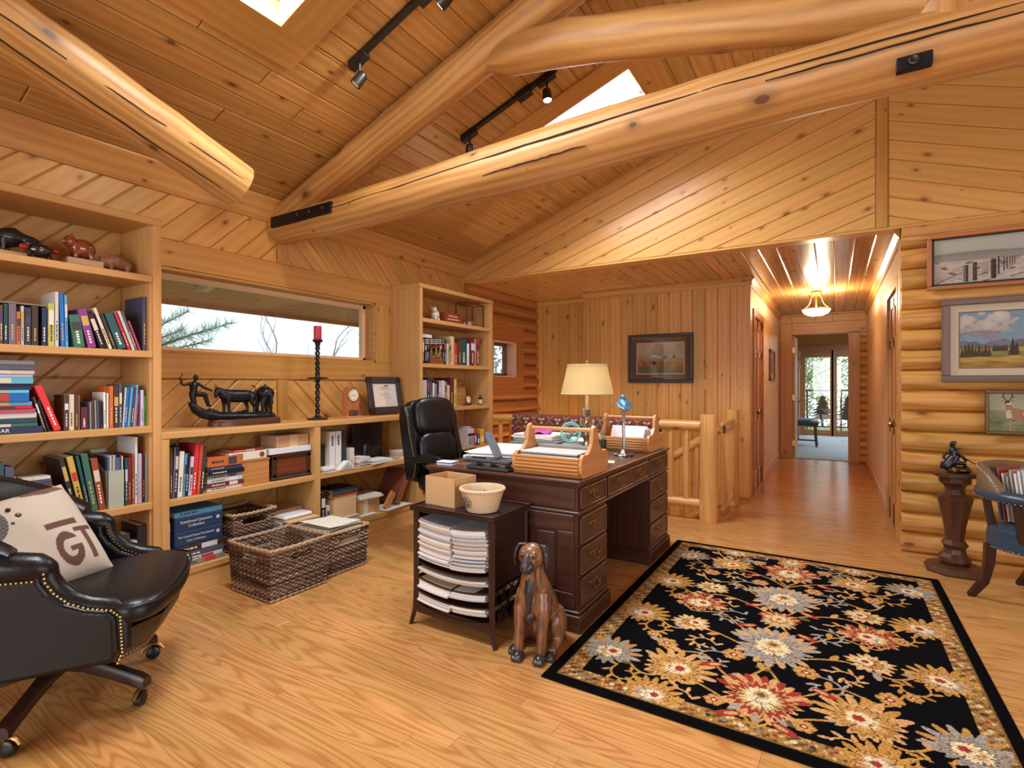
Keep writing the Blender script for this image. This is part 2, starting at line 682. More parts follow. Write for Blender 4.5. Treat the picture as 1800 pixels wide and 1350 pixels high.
def painted(name, w, h, nx, ny, fn, parent, M, rough=.6, spec=.3, bump=0.0, mat=None):
    """a flat sheet with printed colour, its colours stored on the mesh: fn(x, y arrays) -> rgb array (srgb 0..255)"""
    xs = np.linspace(0, w, nx)
    ys = np.linspace(0, h, ny)
    X, Y = np.meshgrid(xs, ys)
    C = fn(X, Y)
    C = np.clip(C, 0, 255) / 255.0
    C = np.where(C <= .04045, C / 12.92, ((C + .055) / 1.055) ** 2.4)
    vs = np.stack([X.ravel(), Y.ravel(), np.zeros(nx * ny)], 1)
    i = np.arange((ny - 1) * (nx - 1))
    r, c = i // (nx - 1), i % (nx - 1)
    a = r * nx + c
    F = np.stack([a, a + 1, a + nx + 1, a + nx], 1)
    me = bpy.data.meshes.new(name)
    me.vertices.add(len(vs))
    M = Matrix(M)
    A = np.array(M)[:3, :3]
    T = np.array(M)[:3, 3]
    me.vertices.foreach_set('co', (vs @ A.T + T).ravel())
    me.loops.add(F.size)
    me.loops.foreach_set('vertex_index', F.ravel())
    me.polygons.add(len(F))
    me.polygons.foreach_set('loop_start', np.arange(0, F.size, 4))
    me.polygons.foreach_set('loop_total', np.full(len(F), 4))
    me.update(calc_edges=True)
    at = me.color_attributes.new('print', 'FLOAT_COLOR', 'POINT')
    at.data.foreach_set('color', np.concatenate([C.reshape(-1, 3), np.ones((nx * ny, 1))], 1).ravel())
    me.materials.append(mat or print_mat(rough, spec, bump))
    o = bpy.data.objects.new(name, me)
    COL.objects.link(o)
    if parent is not None:
        o.parent = parent
    return o


def print_mat(rough=.6, spec=.3, bump=0.0, bscale=350.0, sheen=0.0, coat=0.0):
    k = ('print', rough, spec, bump, bscale, sheen, coat)
    if k in _mc:
        return _mc[k]
    m, nt, bs = newmat('printed_surface')
    at = nt.nodes.new('ShaderNodeAttribute')
    at.attribute_name = 'print'
    nt.links.new(at.outputs['Color'], bs.inputs['Base Color'])
    bs.inputs['Roughness'].default_value = rough
    bs.inputs['Specular IOR Level'].default_value = spec
    bs.inputs['Sheen Weight'].default_value = sheen
    bs.inputs['Coat Weight'].default_value = coat
    if bump:
        tc = nt.nodes.new('ShaderNodeTexCoord')
        nz = nt.nodes.new('ShaderNodeTexNoise')
        nz.inputs['Scale'].default_value = bscale
        nt.links.new(tc.outputs['Object'], nz.inputs['Vector'])
        bp = nt.nodes.new('ShaderNodeBump')
        bp.inputs['Strength'].default_value = bump
        bp.inputs['Distance'].default_value = .004
        nt.links.new(nz.outputs['Fac'], bp.inputs['Height'])
        nt.links.new(bp.outputs[0], bs.inputs['Normal'])
    _mc[k] = m
    return m


def text(name, body, size, mat, parent, M, align='LEFT', extrude=.0004, valign='CENTER'):
    cu = bpy.data.curves.new(name, 'FONT')
    cu.body = body
    cu.size = size
    cu.align_x = align
    cu.align_y = valign
    cu.extrude = extrude
    cu.resolution_u = 3
    cu.materials.append(mat)
    tmp = bpy.data.objects.new(name + '_curve', cu)
    COL.objects.link(tmp)
    dg = bpy.context.evaluated_depsgraph_get()
    me = bpy.data.meshes.new_from_object(tmp.evaluated_get(dg))
    COL.objects.unlink(tmp)
    bpy.data.objects.remove(tmp)
    bpy.data.curves.remove(cu)
    me.name = name
    o = bpy.data.objects.new(name, me)
    COL.objects.link(o)
    o.parent = parent
    o.matrix_local = M
    return o


def frame3(o, x, y):
    """matrix from an origin, an x direction and a y direction"""
    x = Vector(x).normalized()
    y = Vector(y).normalized()
    z = x.cross(y).normalized()
    y = z.cross(x)
    return Matrix(((x.x, y.x, z.x, o[0]), (x.y, y.y, z.y, o[1]), (x.z, y.z, z.z, o[2]), (0, 0, 0, 1)))


def remeshed(mb, name, mat, parent, voxel=.004, smooth=4, sub=0):
    o = mb.build(name, mat, parent)
    md = o.modifiers.new('remesh', 'REMESH')
    md.mode = 'VOXEL'
    md.voxel_size = voxel
    md.use_smooth_shade = True
    if smooth:
        ms = o.modifiers.new('smooth', 'SMOOTH')
        ms.iterations = smooth
        ms.factor = .5
    return o

XL, YG, ZH = -3.65, 4.87, 2.415          # left wall, gable wall, hall ceiling
XRG = 0.31                               # ridge
PT = 0.345                               # roof pitch
ZW = 2.62                                # roof height at the left wall
ceilZ = lambda x: ZW + PT * (x - XL) if x <= XRG else ZW + PT * (XRG - XL) - PT * (x - XRG)
CS = 1 / math.sqrt(1 + PT * PT)
SN = PT * CS
ZAP = ceilZ(XRG)
XE, YB = 4.27, -3.25                     # right and rear walls, outside the view


def struct(o, label=None):
    return tag(o, label, None, None, 'structure')


fl = MB()
fl.box(XL, XE, YB, 5.06, -.12, -.0205)
fl.box(-.86, .46, 5.06, 9.95, -.12, -.0205)
fl.box(XL, XE, YB, .22, -.021, 0)
fl.box(1.62, XE, .22, 4.95, -.021, 0)
floor = struct(fl.build('floor', W['oak'], grain='x'), 'honey oak strip floor')
fr = random.Random(3)
boards(floor, 'floor_plank', [(-3.36, .22), (1.62, .22), (1.62, 4.92), (-3.36, 4.92)], 0, .083, (0, 0, -.0205), (1, 0, 0), (0, 1, 0), W['oak'], thick=.020, cham=.0006, gap=.0004, seg=1.35, rng=fr)
far = boards(floor, 'floor_plank', [(-.86, 4.92), (.45, 4.92), (.45, 9.95), (-.86, 9.95)], 0, .083, (0, 0, -.0205), (1, 0, 0), (0, 1, 0), W['oak'], thick=.020, cham=.0006, gap=.0004, seg=1.6, rng=fr)
boards(floor, 'floor_plank', [(-3.36, 4.92), (-.86, 4.92), (-.86, 5.06), (-3.36, 5.06)], 0, .083, (0, 0, -.0205), (1, 0, 0), (0, 1, 0), W['oak'], thick=.020, cham=.0006, gap=.0004, seg=1.6, rng=fr)

far = [o for o in far if o.data.vertices[0].co.y > 6.3]
vs, fs, uvs = [], [], []
for o in far:
    b_ = len(vs)
    vs += [tuple(v.co) for v in o.data.vertices]
    fs += [tuple(i + b_ for i in p.vertices) for p in o.data.polygons]
    uvs += [tuple(l.uv) for l in o.data.uv_layers[0].data]
    bpy.data.objects.remove(o)
me = bpy.data.meshes.new('far_floor_planks')
me.from_pydata(vs, [], fs)
me.materials.append(W['oak'])
ul = me.uv_layers.new(name='UVMap')
for l, c in zip(ul.data, uvs):
    l.uv = c
o = bpy.data.objects.new('far_floor_planks', me)
COL.objects.link(o)
o.parent = floor
o['kind'] = 'stuff'

SKX0, SKX1 = -2.36, -1.22
SKY = [(1.07, 1.62), (3.50, 4.05)]
cb = MB()


def slope_slab(x0, x1, y0, y1, t=.16):
    cb.prism([(x0, ceilZ(x0)), (x1, ceilZ(x1)), (x1, ceilZ(x1) + t), (x0, ceilZ(x0) + t)], 'y', y0, y1)


slope_slab(XL - .02, SKX0, YB, YG + .2)
slope_slab(SKX1, XRG, YB, YG + .2)
slope_slab(SKX0, SKX1, YB, SKY[0][0])
slope_slab(SKX0, SKX1, SKY[0][1], SKY[1][0])
slope_slab(SKX0, SKX1, SKY[1][1], YG + .2)
x1 = XE + .02
cb.prism([(XRG, ZAP), (x1, ceilZ(x1)), (x1, ceilZ(x1) + .16), (XRG, ZAP + .16)], 'y', YB, YG + .2)
ceiling = struct(cb.build('ceiling', W['ceil'], grain='y'), 'pitched pine board ceiling')
sx = lambda x: (x - XL) / CS
O_ = (XL, 0, ZW)
U_, V_ = (0, 1, 0), (CS, 0, SN)
cr = random.Random(8)
y0c, y1c = .15, YG
trim_w = .19
a0, a1 = sx(SKX0), sx(SKX1)
for (b0, b1, segs) in ((0, a0, [(y0c, y1c)]), (a0, a1, [(y0c, SKY[0][0]), (SKY[0][1], SKY[1][0]), (SKY[1][1], y1c)]), (a1, sx(XRG), [(y0c, y1c)])):
    for (ya, yb) in segs:
        boards(ceiling, 'ceiling_plank', [(ya, b0), (yb, b0), (yb, b1), (ya, b1)], 0, .131, O_, U_, V_, W['ceil'], thick=.014, cham=.0075, seg=3.0 if yb - ya > 2 else None, rng=cr, off=.04)

tb = MB()
tb.prism([(XL, ceilZ(XL) - .155), (XL + .03, ceilZ(XL) - .15), (XL + .10, ceilZ(XL) - .0), (XL + .10, ceilZ(XL) + .012), (XL, ceilZ(XL))], 'y', .2, YG)
struct(tb.build('trim_1', W['ceil'], grain='y'), 'fir trim strip where roof meets the window wall')

for n, (ya, yb) in enumerate(SKY):
    root = MB()
    NV = Vector((-SN, 0, CS))            # outward normal of the roof
    def P(x, y, d):
        return Vector((x, y, ceilZ(x))) + NV * d
    def sheet(pts):
        root.add(pts, [(0, 1, 2, 3)])
    D = .15
    e_ = .0015
    for (xa, xb, p, q) in ((SKX0, SKX1, ya + e_, ya + e_), (SKX0, SKX1, yb - e_, yb - e_), (SKX0 + e_, SKX0 + e_, ya, yb), (SKX1 - e_, SKX1 - e_, ya, yb)):
        if p == q:
            sheet([P(xa, p, -.02), P(xb, p, -.02), P(xb, p, D), P(xa, p, D)])
        else:
            sheet([P(xa, p, -.02), P(xa, q, -.02), P(xa, q, D), P(xa, p, D)])
    w = struct(root.build('window_%d' % (n + 2), plain(rgb(226, 222, 220), .5, name='white_reveal')), 'roof light in the pitched ceiling')
    fm = MB()
    for (xa, xb, p, q) in ((SKX0, SKX0 + .05, ya, yb), (SKX1 - .05, SKX1, ya, yb), (SKX0, SKX1, ya, ya + .045), (SKX0, SKX1, yb - .045, yb)):
        vs = [P(xa, p, .10), P(xb, p, .10), P(xb, q, .10), P(xa, q, .10), P(xa, p, .135), P(xb, p, .135), P(xb, q, .135), P(xa, q, .135)]
        fm.add(vs, [(0, 1, 2, 3), (7, 6, 5, 4), (0, 4, 5, 1), (1, 5, 6, 2), (2, 6, 7, 3), (3, 7, 4, 0)])
    fm.build('sash_frame', plain(rgb(214, 190, 172), .5, name='pale_sash'), w)
    gm = MB()
    gm.add([P(SKX0, ya, .125), P(SKX1, ya, .125), P(SKX1, yb, .125), P(SKX0, yb, .125)], [(0, 1, 2, 3)])
    gm.build('pane', GLASS, w)
    for k, (xa, xb, p, q, g) in enumerate(((SKX0 - trim_w, SKX0, ya - .02, yb + trim_w, 'y'), (SKX1, SKX1 + trim_w, ya - trim_w, yb + trim_w, 'y'), (SKX0, SKX1, yb, yb + trim_w, 'x'), (SKX0, SKX1, ya - trim_w, ya, 'x'))):
        t = MB()
        d0, d1 = -.014, -.034
        vs = [P(xa, p, d0), P(xb, p, d0), P(xb, q, d0), P(xa, q, d0), P(xa, p, d1), P(xb, p, d1), P(xb, q, d1), P(xa, q, d1)]
        t.add(vs, [(3, 2, 1, 0), (4, 5, 6, 7), (0, 1, 5, 4), (1, 2, 6, 5), (2, 3, 7, 6), (3, 0, 4, 7)])
        t.build('surround_board', W['trim'], w, grain=g)

WY0, WY1, WZ0, WZ1 = 1.62, 3.48, 1.45, 2.00
lw = MB()
for (p, q, r_, s_) in ((YB, WY0, 0, ZW + .1), (WY1, YG + .05, 0, ZW + .1), (WY0, WY1, 0, WZ0), (WY0, WY1, WZ1, ZW + .1)):
    lw.box(XL - .16, XL - .0005, p, q, r_ - (.12 if r_ == 0 else 0), s_)
wall_left = struct(lw.build('wall_left', W['wallpine'], grain='y'), 'chevron pine wall behind the bookcases')
TY0, TY1, TZ0, TZ1 = 1.45, 3.70, 1.285, 2.175      # outer edge of the window casing
YC0, YC1 = 2.475, 2.56
zt = ZW - .02
LU, LV, LO = (0, 1, 0), (0, 0, 1), (XL, 0, 0)      # U x V = +x, into the room
lr = random.Random(21)
for (p, q, r_, s_) in ((.45, YC0, 0, TZ0), (.45, YC0, TZ1, zt), (.45, TY0, TZ0, TZ1)):
    boards(wall_left, 'chevron_board', [(p, r_), (q, r_), (q, s_), (p, s_)], R(45), .129, LO, LU, LV, W['wallpine'], thick=.016, cham=.00755, rng=lr, off=.02)
for (p, q, r_, s_) in ((YC1, YG, 0, TZ0), (YC1, YG, TZ1, zt), (TY1, YG, TZ0, TZ1)):
    boards(wall_left, 'chevron_board', [(p, r_), (q, r_), (q, s_), (p, s_)], R(-45), .129, LO, LU, LV, W['wallpine'], thick=.016, cham=.00755, rng=lr, off=.05)
for (r_, s_) in ((0, TZ0), (TZ1, zt)):
    MB().box(XL, XL + .022, YC0, YC1, r_, s_, .003).build('chevron_post', W['trim'], wall_left, grain='z')

w1 = thing('window_1', 'long low window over the bookshelves', None)
struct(w1)
for (p, q, r_, s_, g) in ((TY0, TY1, WZ1, TZ1, 'y'), (TY0, TY1, TZ0, WZ0, 'y'), (WY1, TY1, WZ0, WZ1, 'z'), (TY0, WY0, WZ0, WZ1, 'z')):
    MB().box(XL, XL + .028, p, q, r_, s_, .004).build('casing', W['trim'], w1, grain=g)
for (p, q, r_, s_) in ((WY0, WY1, WZ1 - .018, WZ1), (WY0, WY1, WZ0, WZ0 + .018), (WY1 - .018, WY1, WZ0, WZ1), (WY0, WY0 + .018, WZ0, WZ1)):
    MB().box(XL - .16, XL + .02, p, q, r_, s_, .002).build('jamb', W['trim'], w1, grain='y')
for (p, q, r_, s_) in ((WY0, WY1, WZ1 - .055, WZ1 - .018), (WY0, WY1, WZ0 + .018, WZ0 + .045), (WY1 - .06, WY1 - .018, WZ0, WZ1), (WY0 + .018, WY0 + .06, WZ0, WZ1)):
    MB().box(XL - .14, XL - .085, p, q, r_, s_, .004).build('sash', plain(rgb(226, 186, 142), .45, name='sash_wood'), w1)
MB().box(XL - .118, XL - .112, WY0 + .04, WY1 - .04, WZ0 + .02, WZ1 - .03).build('pane', GLASS, w1)

gw = MB()
gx1 = XE
gw.prism([(XL - .05, ZH + .012), (gx1, ZH + .012), (gx1, ceilZ(gx1) + .05), (XRG, ZAP + .05), (XL - .05, ZW + .03)], 'y', YG, YG + .12)
wall_gable = struct(gw.build('wall_gable', W['gable'], grain='x'), 'gable wall of sloping pine boards over the hall opening')
GO, GU, GV = (0, YG, 0), (1, 0, 0), (0, 0, 1)       # U x V = -y, towards the room
an = math.atan(PT)
gr = random.Random(4)
tx0, tx1 = XRG - .035, XRG + .035
boards(wall_gable, 'gable_board', [(XL, ZH + .018), (tx0, ZH + .018), (tx0, ceilZ(tx0)), (XL, ZW)], an, .136, GO, GU, GV, W['gable'], thick=.016, cham=.00755, rng=gr, off=.02)
boards(wall_gable, 'gable_board', [(tx1, ZH + .018), (1.75, ZH + .018), (1.75, ceilZ(1.75)), (tx1, ceilZ(tx1))], -an, .136, GO, GU, GV, W['gable'], thick=.016, cham=.00755, rng=gr, off=.05)
MB().box(tx0, tx1, YG - .024, YG, ZH + .018, ZAP - .01, .003).build('ridge_post_board', W['trim'], wall_gable, grain='z')
MB().box(XL, gx1, YG - .02, YG + .12, ZH, ZH + .018, .003).build('bottom_edge_board', W['gable'], wall_gable, grain='x')
t = MB()
t.prism([(XL, ZW - .03), (XRG, ZAP - .03), (XRG, ZAP), (XL, ZW)], 'y', YG - .032, YG - .0)
t.build('rake_trim', W['trim'], wall_gable, grain='x')

lc = MB()
lc.box(XL - .1, .46, YG + .12, 10.1, ZH + .018, ZH + .12)
lowc = struct(lc.build('ceiling_hall', W['ceil'], grain='y'), 'flat varnished pine ceiling over hall and stair')
W['hallceil'] = wood('varnished_pine', rgb(212, 164, 104), rgb(178, 124, 68), rgb(92, 52, 28), rough=.22, ring=6, var=.14, knots=.7, coat=.3)
boards(lowc, 'ceiling_plank', [(YG, -.80), (9.95, -.80), (9.95, .45), (YG, .45)], 0, .139, (0, 0, ZH + .018), (0, 1, 0), (1, 0, 0), W['hallceil'], thick=.016, cham=.0075, rng=gr)
boards(lowc, 'ceiling_plank', [(YG, -3.65), (6.57, -3.65), (6.57, -.80), (YG, -.80)], 0, .118, (0, 0, ZH + .018), (0, 1, 0), (1, 0, 0), W['hallceil'], thick=.016, cham=.00755, rng=gr)

def log_uv(o, n):
    me = o.data
    uv = me.uv_layers[0].data
    nr = (len(me.vertices)) // n
    cen = [sum((me.vertices[i * n + k].co for k in range(n)), Vector()) / n for i in range(nr)]
    ln = [0.0]
    for a, b in zip(cen, cen[1:]):
        ln.append(ln[-1] + (b - a).length)
    rad_ = (me.vertices[0].co - cen[0]).length
    g0, g1 = _rng.random() * 30, _rng.random() * 30
    for p in me.polygons:
        if p.loop_total != 4:
            continue
        ks = [v % n for v in p.vertices]
        wrap = max(ks) - min(ks) > 1
        for li, v in zip(p.loop_indices, p.vertices):
            k = v % n
            if wrap and k == 0:
                k = n
            uv[li].uv = (ln[v // n] + g0, k / n * 6.283 * rad_ + g1)
    return o


YLW = 4.93
rw = MB()
rw.box(.46, XE, YLW, YLW + .14, 0, ZH)
rw.box(.425, .46, YLW - .02, YLW + .14, 0, ZH)
wall_right = struct(rw.build('wall_log', W['logwall'], grain='x'), 'log wall with framed pictures')


def log_mesh(x0, x1, r, seed, sides=14, axis='x'):
    g = random.Random(seed)
    n = 10
    pts, rr = [], []
    for i in range(n + 1):
        t = i / n
        pts.append((x0 + (x1 - x0) * t, 0, g.uniform(-.003, .003)))
        rr.append(r * (1 + g.uniform(-.02, .02)))
    return pts, rr


nlog = 16
pitch = ZH / nlog
for i in range(nlog):
    z = pitch * (i + .5) - .005
    pts, rr = log_mesh(.428, 2.6, pitch * .522, i + 100)
    m = MB()
    m.tube([(p[0], YLW - .012, z + p[2]) for p in pts], rr, 18)
    log_uv(m.build('wall_log_course', W['logwall'], wall_right, grain='x', sharp=60), 18)
MB().box(.43, 2.6, YLW - .095, YLW, ZH - .075, ZH, .004).build('top_plate', W['trim'], wall_right, grain='x')

SWY0, SWY1, SWZ0, SWZ1 = 5.40, 5.95, 1.34, 1.80
lg = MB()
for (p, q, r_, s_) in ((YG, SWY0, -2.6, ZH), (SWY1, 6.7, -2.6, ZH), (SWY0, SWY1, -2.6, SWZ0), (SWY0, SWY1, SWZ1, ZH)):
    lg.box(XL - .16, XL - .03, p, q, r_, s_)
wall_stair_left = struct(lg.build('wall_stair_left', W['logwall'], grain='y'), 'log wall beside the stair')
z = -.55
i = 0
W['darklog'] = wood('stair_log_wood', rgb(194, 130, 70), rgb(166, 102, 50), rgb(100, 54, 26), rough=.4, ring=5, ringdist=8, var=.1, knots=.4, kscale=(1.3, 3.0), bump=.25)
while z < ZH - .02:
    ivs = [(YG, 6.6)]
    if 1.12 < z + .08 < 2.02:
        ivs = [(YG, 5.20), (6.13, 6.6)]
    for (p, q) in ivs:
        m = MB()
        m.tube([(XL - .02, p + (q - p) * k / 6, z + .08 + random.uniform(-.002, .002)) for k in range(7)], .088, 14)
        m.build('wall_log_course', W['darklog'], wall_stair_left, grain='y', sharp=60)
    z += .158
    i += 1
w4 = struct(thing('window_4', 'small square window in the log wall by the stair', None))
for (p, q, r_, s_, g) in ((5.18, 6.15, SWZ1, 2.06, 'y'), (5.18, 6.15, 1.08, SWZ0, 'y'), (5.18, SWY0, SWZ0, SWZ1, 'z'), (SWY1, 6.15, SWZ0, SWZ1, 'z')):
    MB().box(XL - .04, XL + .055, p, q, r_, s_, .003).build('casing', W['darklog'], w4, grain=g)
for (p, q, r_, s_) in ((SWY0, SWY1, SWZ1 - .015, SWZ1), (SWY0, SWY1, SWZ0, SWZ0 + .015), (SWY1 - .015, SWY1, SWZ0, SWZ1), (SWY0, SWY0 + .015, SWZ0, SWZ1)):
    MB().box(XL - .16, XL + .058, p, q, r_, s_, .002).build('jamb', plain(rgb(222, 176, 150), .4, name='pale_jamb'), w4)
for (p, q, r_, s_) in ((SWY0, SWY1, SWZ1 - .05, SWZ1 - .015), (SWY0, SWY1, SWZ0 + .015, SWZ0 + .05), (SWY1 - .05, SWY1 - .015, SWZ0, SWZ1), (SWY0 + .015, SWY0 + .05, SWZ0, SWZ1)):
    MB().box(XL - .14, XL - .09, p, q, r_, s_, .003).build('sash', plain(rgb(120, 78, 56), .45, name='sash_brown'), w4)
MB().box(XL - .118, XL - .112, SWY0 + .03, SWY1 - .03, SWZ0 + .03, SWZ1 - .03).build('pane', GLASS, w4)

YS, YJ, XJ = 6.24, 6.57, -2.72
sw = MB()
sw.box(XJ, -.79, YS, YS + .1, -2.6, ZH)
sw.box(XJ, XJ + .1, YS, YJ + .1, -2.6, ZH)
sw.box(XL - .1, XJ + .1, YJ, YJ + .1, -2.6, ZH)
wall_stair = struct(sw.build('wall_stair_back', W['vert'], grain='z'), 'vertical pine board wall behind the stair')
vr = random.Random(31)
boards(wall_stair, 'wall_board', [(XJ, -.6), (-.905, -.6), (-.905, ZH), (XJ, ZH)], R(90), .142, (0, YS, 0), (1, 0, 0), (0, 0, 1), W['vert'], thick=.016, cham=.00755, rng=vr, wvar=.012)
boards(wall_stair, 'wall_board', [(XL, -.6), (XJ, -.6), (XJ, ZH), (XL, ZH)], R(90), .142, (0, YJ, 0), (1, 0, 0), (0, 0, 1), W['vert'], thick=.016, cham=.00755, rng=vr, wvar=.012)
MB().box(XJ - .018, XJ, YS - .016, YJ, -.6, ZH, .002).build('corner_board', W['vert'], wall_stair, grain='z')
MB().box(-.91, -.775, YS - .028, YS + .1, 0, ZH - .06, .004).build('corner_post', W['vert'], wall_stair, grain='z')
for (nm, a, b_, g) in (('x', XJ - .03, -.76, 'x'),):
    m = MB()
    m.prism([(YS - .016, ZH - .085), (YS - .028, ZH - .085), (YS - .034, ZH - .055), (YS - .062, ZH - .015), (YS - .062, ZH + .0), (YS - .016, ZH)], 'x', a, b_)
    struct(m.build('trim_2', W['trim'], grain='x'), 'crown moulding over the vertical board wall')
m = MB()
m.prism([(YJ - .016, ZH - .085), (YJ - .028, ZH - .085), (YJ - .034, ZH - .055), (YJ - .062, ZH - .015), (YJ - .062, ZH), (YJ - .016, ZH)], 'x', XL, XJ)
struct(m.build('trim_3', W['trim'], grain='x'), 'crown moulding in the stair corner')
m = MB()
m.box(XL - .1, -.8, 5.0, 6.6, -2.7, -2.6)
m.box(XL - .1, -.86, 5.0, 5.06, -2.6, -.02)
m.box(-.88, -.86, 5.06, 6.24, -2.6, -.02)
struct(m.build('wall_stairwell', W['vert'], grain='z'), 'boarded stairwell below the railing')

HXL, HXR, YE = -.79, .44, 9.95
D1 = (6.60, 7.42)                        # door in the left hall wall
D2 = (5.18, 6.02)                        # door in the right hall wall
DH = 2.03
m = MB()
m.box(HXL - .1, HXL, YS + .1, D1[0], 0, ZH)
m.box(HXL - .1, HXL, D1[1], YE, 0, ZH)
m.box(HXL - .1, HXL, D1[0], D1[1], DH, ZH)
wall_hl = struct(m.build('wall_hall_left', W['hall'], grain='z'), 'pale panelled hall wall with a picture')
m = MB()
m.box(HXR, HXR + .1, YLW + .14, D2[0], 0, ZH)
m.box(HXR, HXR + .1, D2[1], YE, 0, ZH)
m.box(HXR, HXR + .1, D2[0], D2[1], DH, ZH)
wall_hr = struct(m.build('wall_hall_right', W['hall'], grain='z'), 'pale panelled hall wall beside the log wall')


def panel_door(name, y0, y1, xw, side, label, knob_y, ajar=0):
    """six panel door filling y0..y1 in a wall plane x = xw; side = +1 if the hall lies at greater x"""
    d = struct(thing(name, None, None), label)
    xf = xw - side * .012
    b = MB()
    b.box(min(xf, xf - side * .035), max(xf, xf - side * .035), y0 + .004, y1 - .004, .008, DH - .004)
    b.build('door_leaf', W['door'], d, grain='z')
    wd_ = y1 - y0
    st = .11
    mid = (y0 + y1) / 2
    xo = xf
    xa, xb = sorted((xo, xo + side * .010))
    for (p, q, r_, s_, g) in ((y0, y0 + st, 0, DH, 'z'), (y1 - st, y1, 0, DH, 'z'), (mid - .05, mid + .05, 0, DH, 'z'), (y0, y1, 0, .22, 'y'), (y0, y1, .80, .95, 'y'), (y0, y1, 1.56, 1.66, 'y'), (y0, y1, DH - .12, DH, 'y')):
        MB().box(xa, xb, p, q, r_ + .008, s_ - .004, .004).build('rail' if g == 'y' else 'stile', W['door'], d, grain=g)
    k = MB()
    k.lathe([(.026, 0), (.026, .006), (.010, .010), (.010, .030), (.024, .038), (.029, .050), (.024, .062), (.0, .066)], n=16, M=Matrix.Translation((xo + side * .01, knob_y, .92)) @ Matrix.Rotation(side * R(90), 4, 'Y'))
    k.build('knob', BRASS, d)
    for hz in (.25, 1.02, 1.80):
        hy = y1 if abs(knob_y - y0) < abs(knob_y - y1) else y0
        MB().box(xa, xb + .004, hy - .012, hy + .012, hz - .045, hz + .045, .002).build('hinge', BRASS, d)
    xc0, xc1 = sorted((xw, xw + side * .018))
    for (p, q, r_, s_, g) in ((y0 - .085, y0, 0, DH + .085, 'z'), (y1, y1 + .085, 0, DH + .085, 'z'), (y0, y1, DH, DH + .085, 'y')):
        MB().box(xc0, xc1, p, q, r_, s_, .004).build('casing', W['trim'], d, grain=g)
    return d


panel_door('door_1', D1[0], D1[1], HXL, 1, 'closed panelled door in the left hall wall', D1[0] + .07)
panel_door('door_2', D2[0], D2[1], HXR, -1, 'closed panelled door beside the log wall corner', D2[0] + .07)
for n, (x0, x1, y0, y1) in enumerate(((HXL, HXL + .014, D1[1] + .09, YE), (HXR - .014, HXR, D2[1] + .09, YE))):
    struct(MB().box(x0, x1, y0, y1, 0, .11, .004).build('baseboard_left' if n == 0 else 'baseboard_right', plain(rgb(206, 170, 146), .4, name='pale_base'), grain='y'), 'pale baseboard along the hall wall')
for n, (sd, xw, y0) in enumerate(((1, HXL, YS - .02), (-1, HXR, YLW - .02))):
    m = MB()
    m.prism([(xw, ZH - .085), (xw + sd * .014, ZH - .085), (xw + sd * .02, ZH - .055), (xw + sd * .05, ZH - .015), (xw + sd * .05, ZH), (xw, ZH)], 'y', y0, YE)
    struct(m.build('trim_%d' % (4 + n), W['trim'], grain='y'), 'crown moulding along the hall')

EX0, EX1, EZ = -.60, .195, 2.07
m = MB()
m.box(HXL - .1, EX0, YE, YE + .12, 0, ZH)
m.box(EX1, HXR + .1, YE, YE + .12, 0, ZH)
m.box(EX0, EX1, YE, YE + .12, EZ, ZH)
wall_end = struct(m.build('wall_hall_end', W['trim'], grain='x'), 'wall with a wide cased doorway closing the hall')
for (x0, x1, z0, z1, g) in ((HXL + .015, EX0, 0, EZ + .19, 'z'), (EX1, EX1 + .155, 0, EZ + .02, 'z'), (EX0, HXR - .0, EZ, EZ + .19, 'x')):
    MB().box(x0, x1, YE - .03, YE, z0, z1, .004).build('casing', W['trim'], wall_end, grain=g)
boards(wall_end, 'wall_board', [(HXL, EZ + .19), (HXR, EZ + .19), (HXR, ZH), (HXL, ZH)], 0, .14, (0, YE, 0), (1, 0, 0), (0, 0, 1), W['trim'], seg=.3, rng=vr)
z = .06
while z < EZ - .02:
    m = MB()
    m.tube([(EX1 + .155, YE - .01, z), (HXR, YE - .01, z)], .066, 12)
    m.build('log_end', W['logwall'], wall_end, grain='x')
    z += .118

YF = 14.7
m = MB()
m.box(-3.0, 2.0, YE + .12, YF, -.1, 0.004)
carpet = m.build('floor_carpet', plain(rgb(150, 170, 182), .95, var=.1, bump=.5, bscale=300, name='grey_blue_carpet'))
struct(carpet, 'grey blue carpet of the far room')
m = MB()
m.box(-3.1, -3.0, YE, YF, 0, 2.7)
m.box(2.0, 2.1, YE, YF, 0, 2.7)
m.box(-3.1, 2.1, YE + .12, YF, 2.6, 2.7)
struct(m.build('wall_far_room', W['wallpine'], grain='x'), 'pine lined far room')
FD = [(-.60, -.08), (.06, .58)]
m = MB()
m.box(-3.1, -.72, YF, YF + .12, 0, 2.6)
m.box(.70, 2.1, YF, YF + .12, 0, 2.6)
m.box(-.72, .70, YF, YF + .12, 2.12, 2.6)
struct(m.build('wall_far_end', W['wallpine'], grain='x'), 'pine wall around the glazed doors')
WB = wood('door_oak_brown', rgb(178, 132, 86), rgb(146, 100, 60), None, rough=.4, ring=5, var=.04)
MB().box(-.8, .8, YF - .03, YF, 2.06, 2.2, .004).build('door_header', WB, bpy.data.objects['wall_far_end'], grain='x')
for n, (x0, x1) in enumerate(FD):
    d = struct(thing('door_%d' % (3 + n), None, None), 'glazed patio door of the far room')
    for (p, q, r_, s_, g) in ((x0 - .115, x0, 0, 2.06, 'z'), (x1, x1 + .07, 0, 2.06, 'z'), (x0, x1, 1.90, 2.06, 'x'), (x0, x1, 0, .14, 'x')):
        MB().box(p, q, YF - .02, YF + .03, r_, s_, .004).build('door_frame', WB, d, grain=g)
    MB().box(x0, x1, YF, YF + .008, .14, 1.90).build('pane', GLASS, d)
d = struct(thing('door_5', None, None), 'door of the far room standing open')
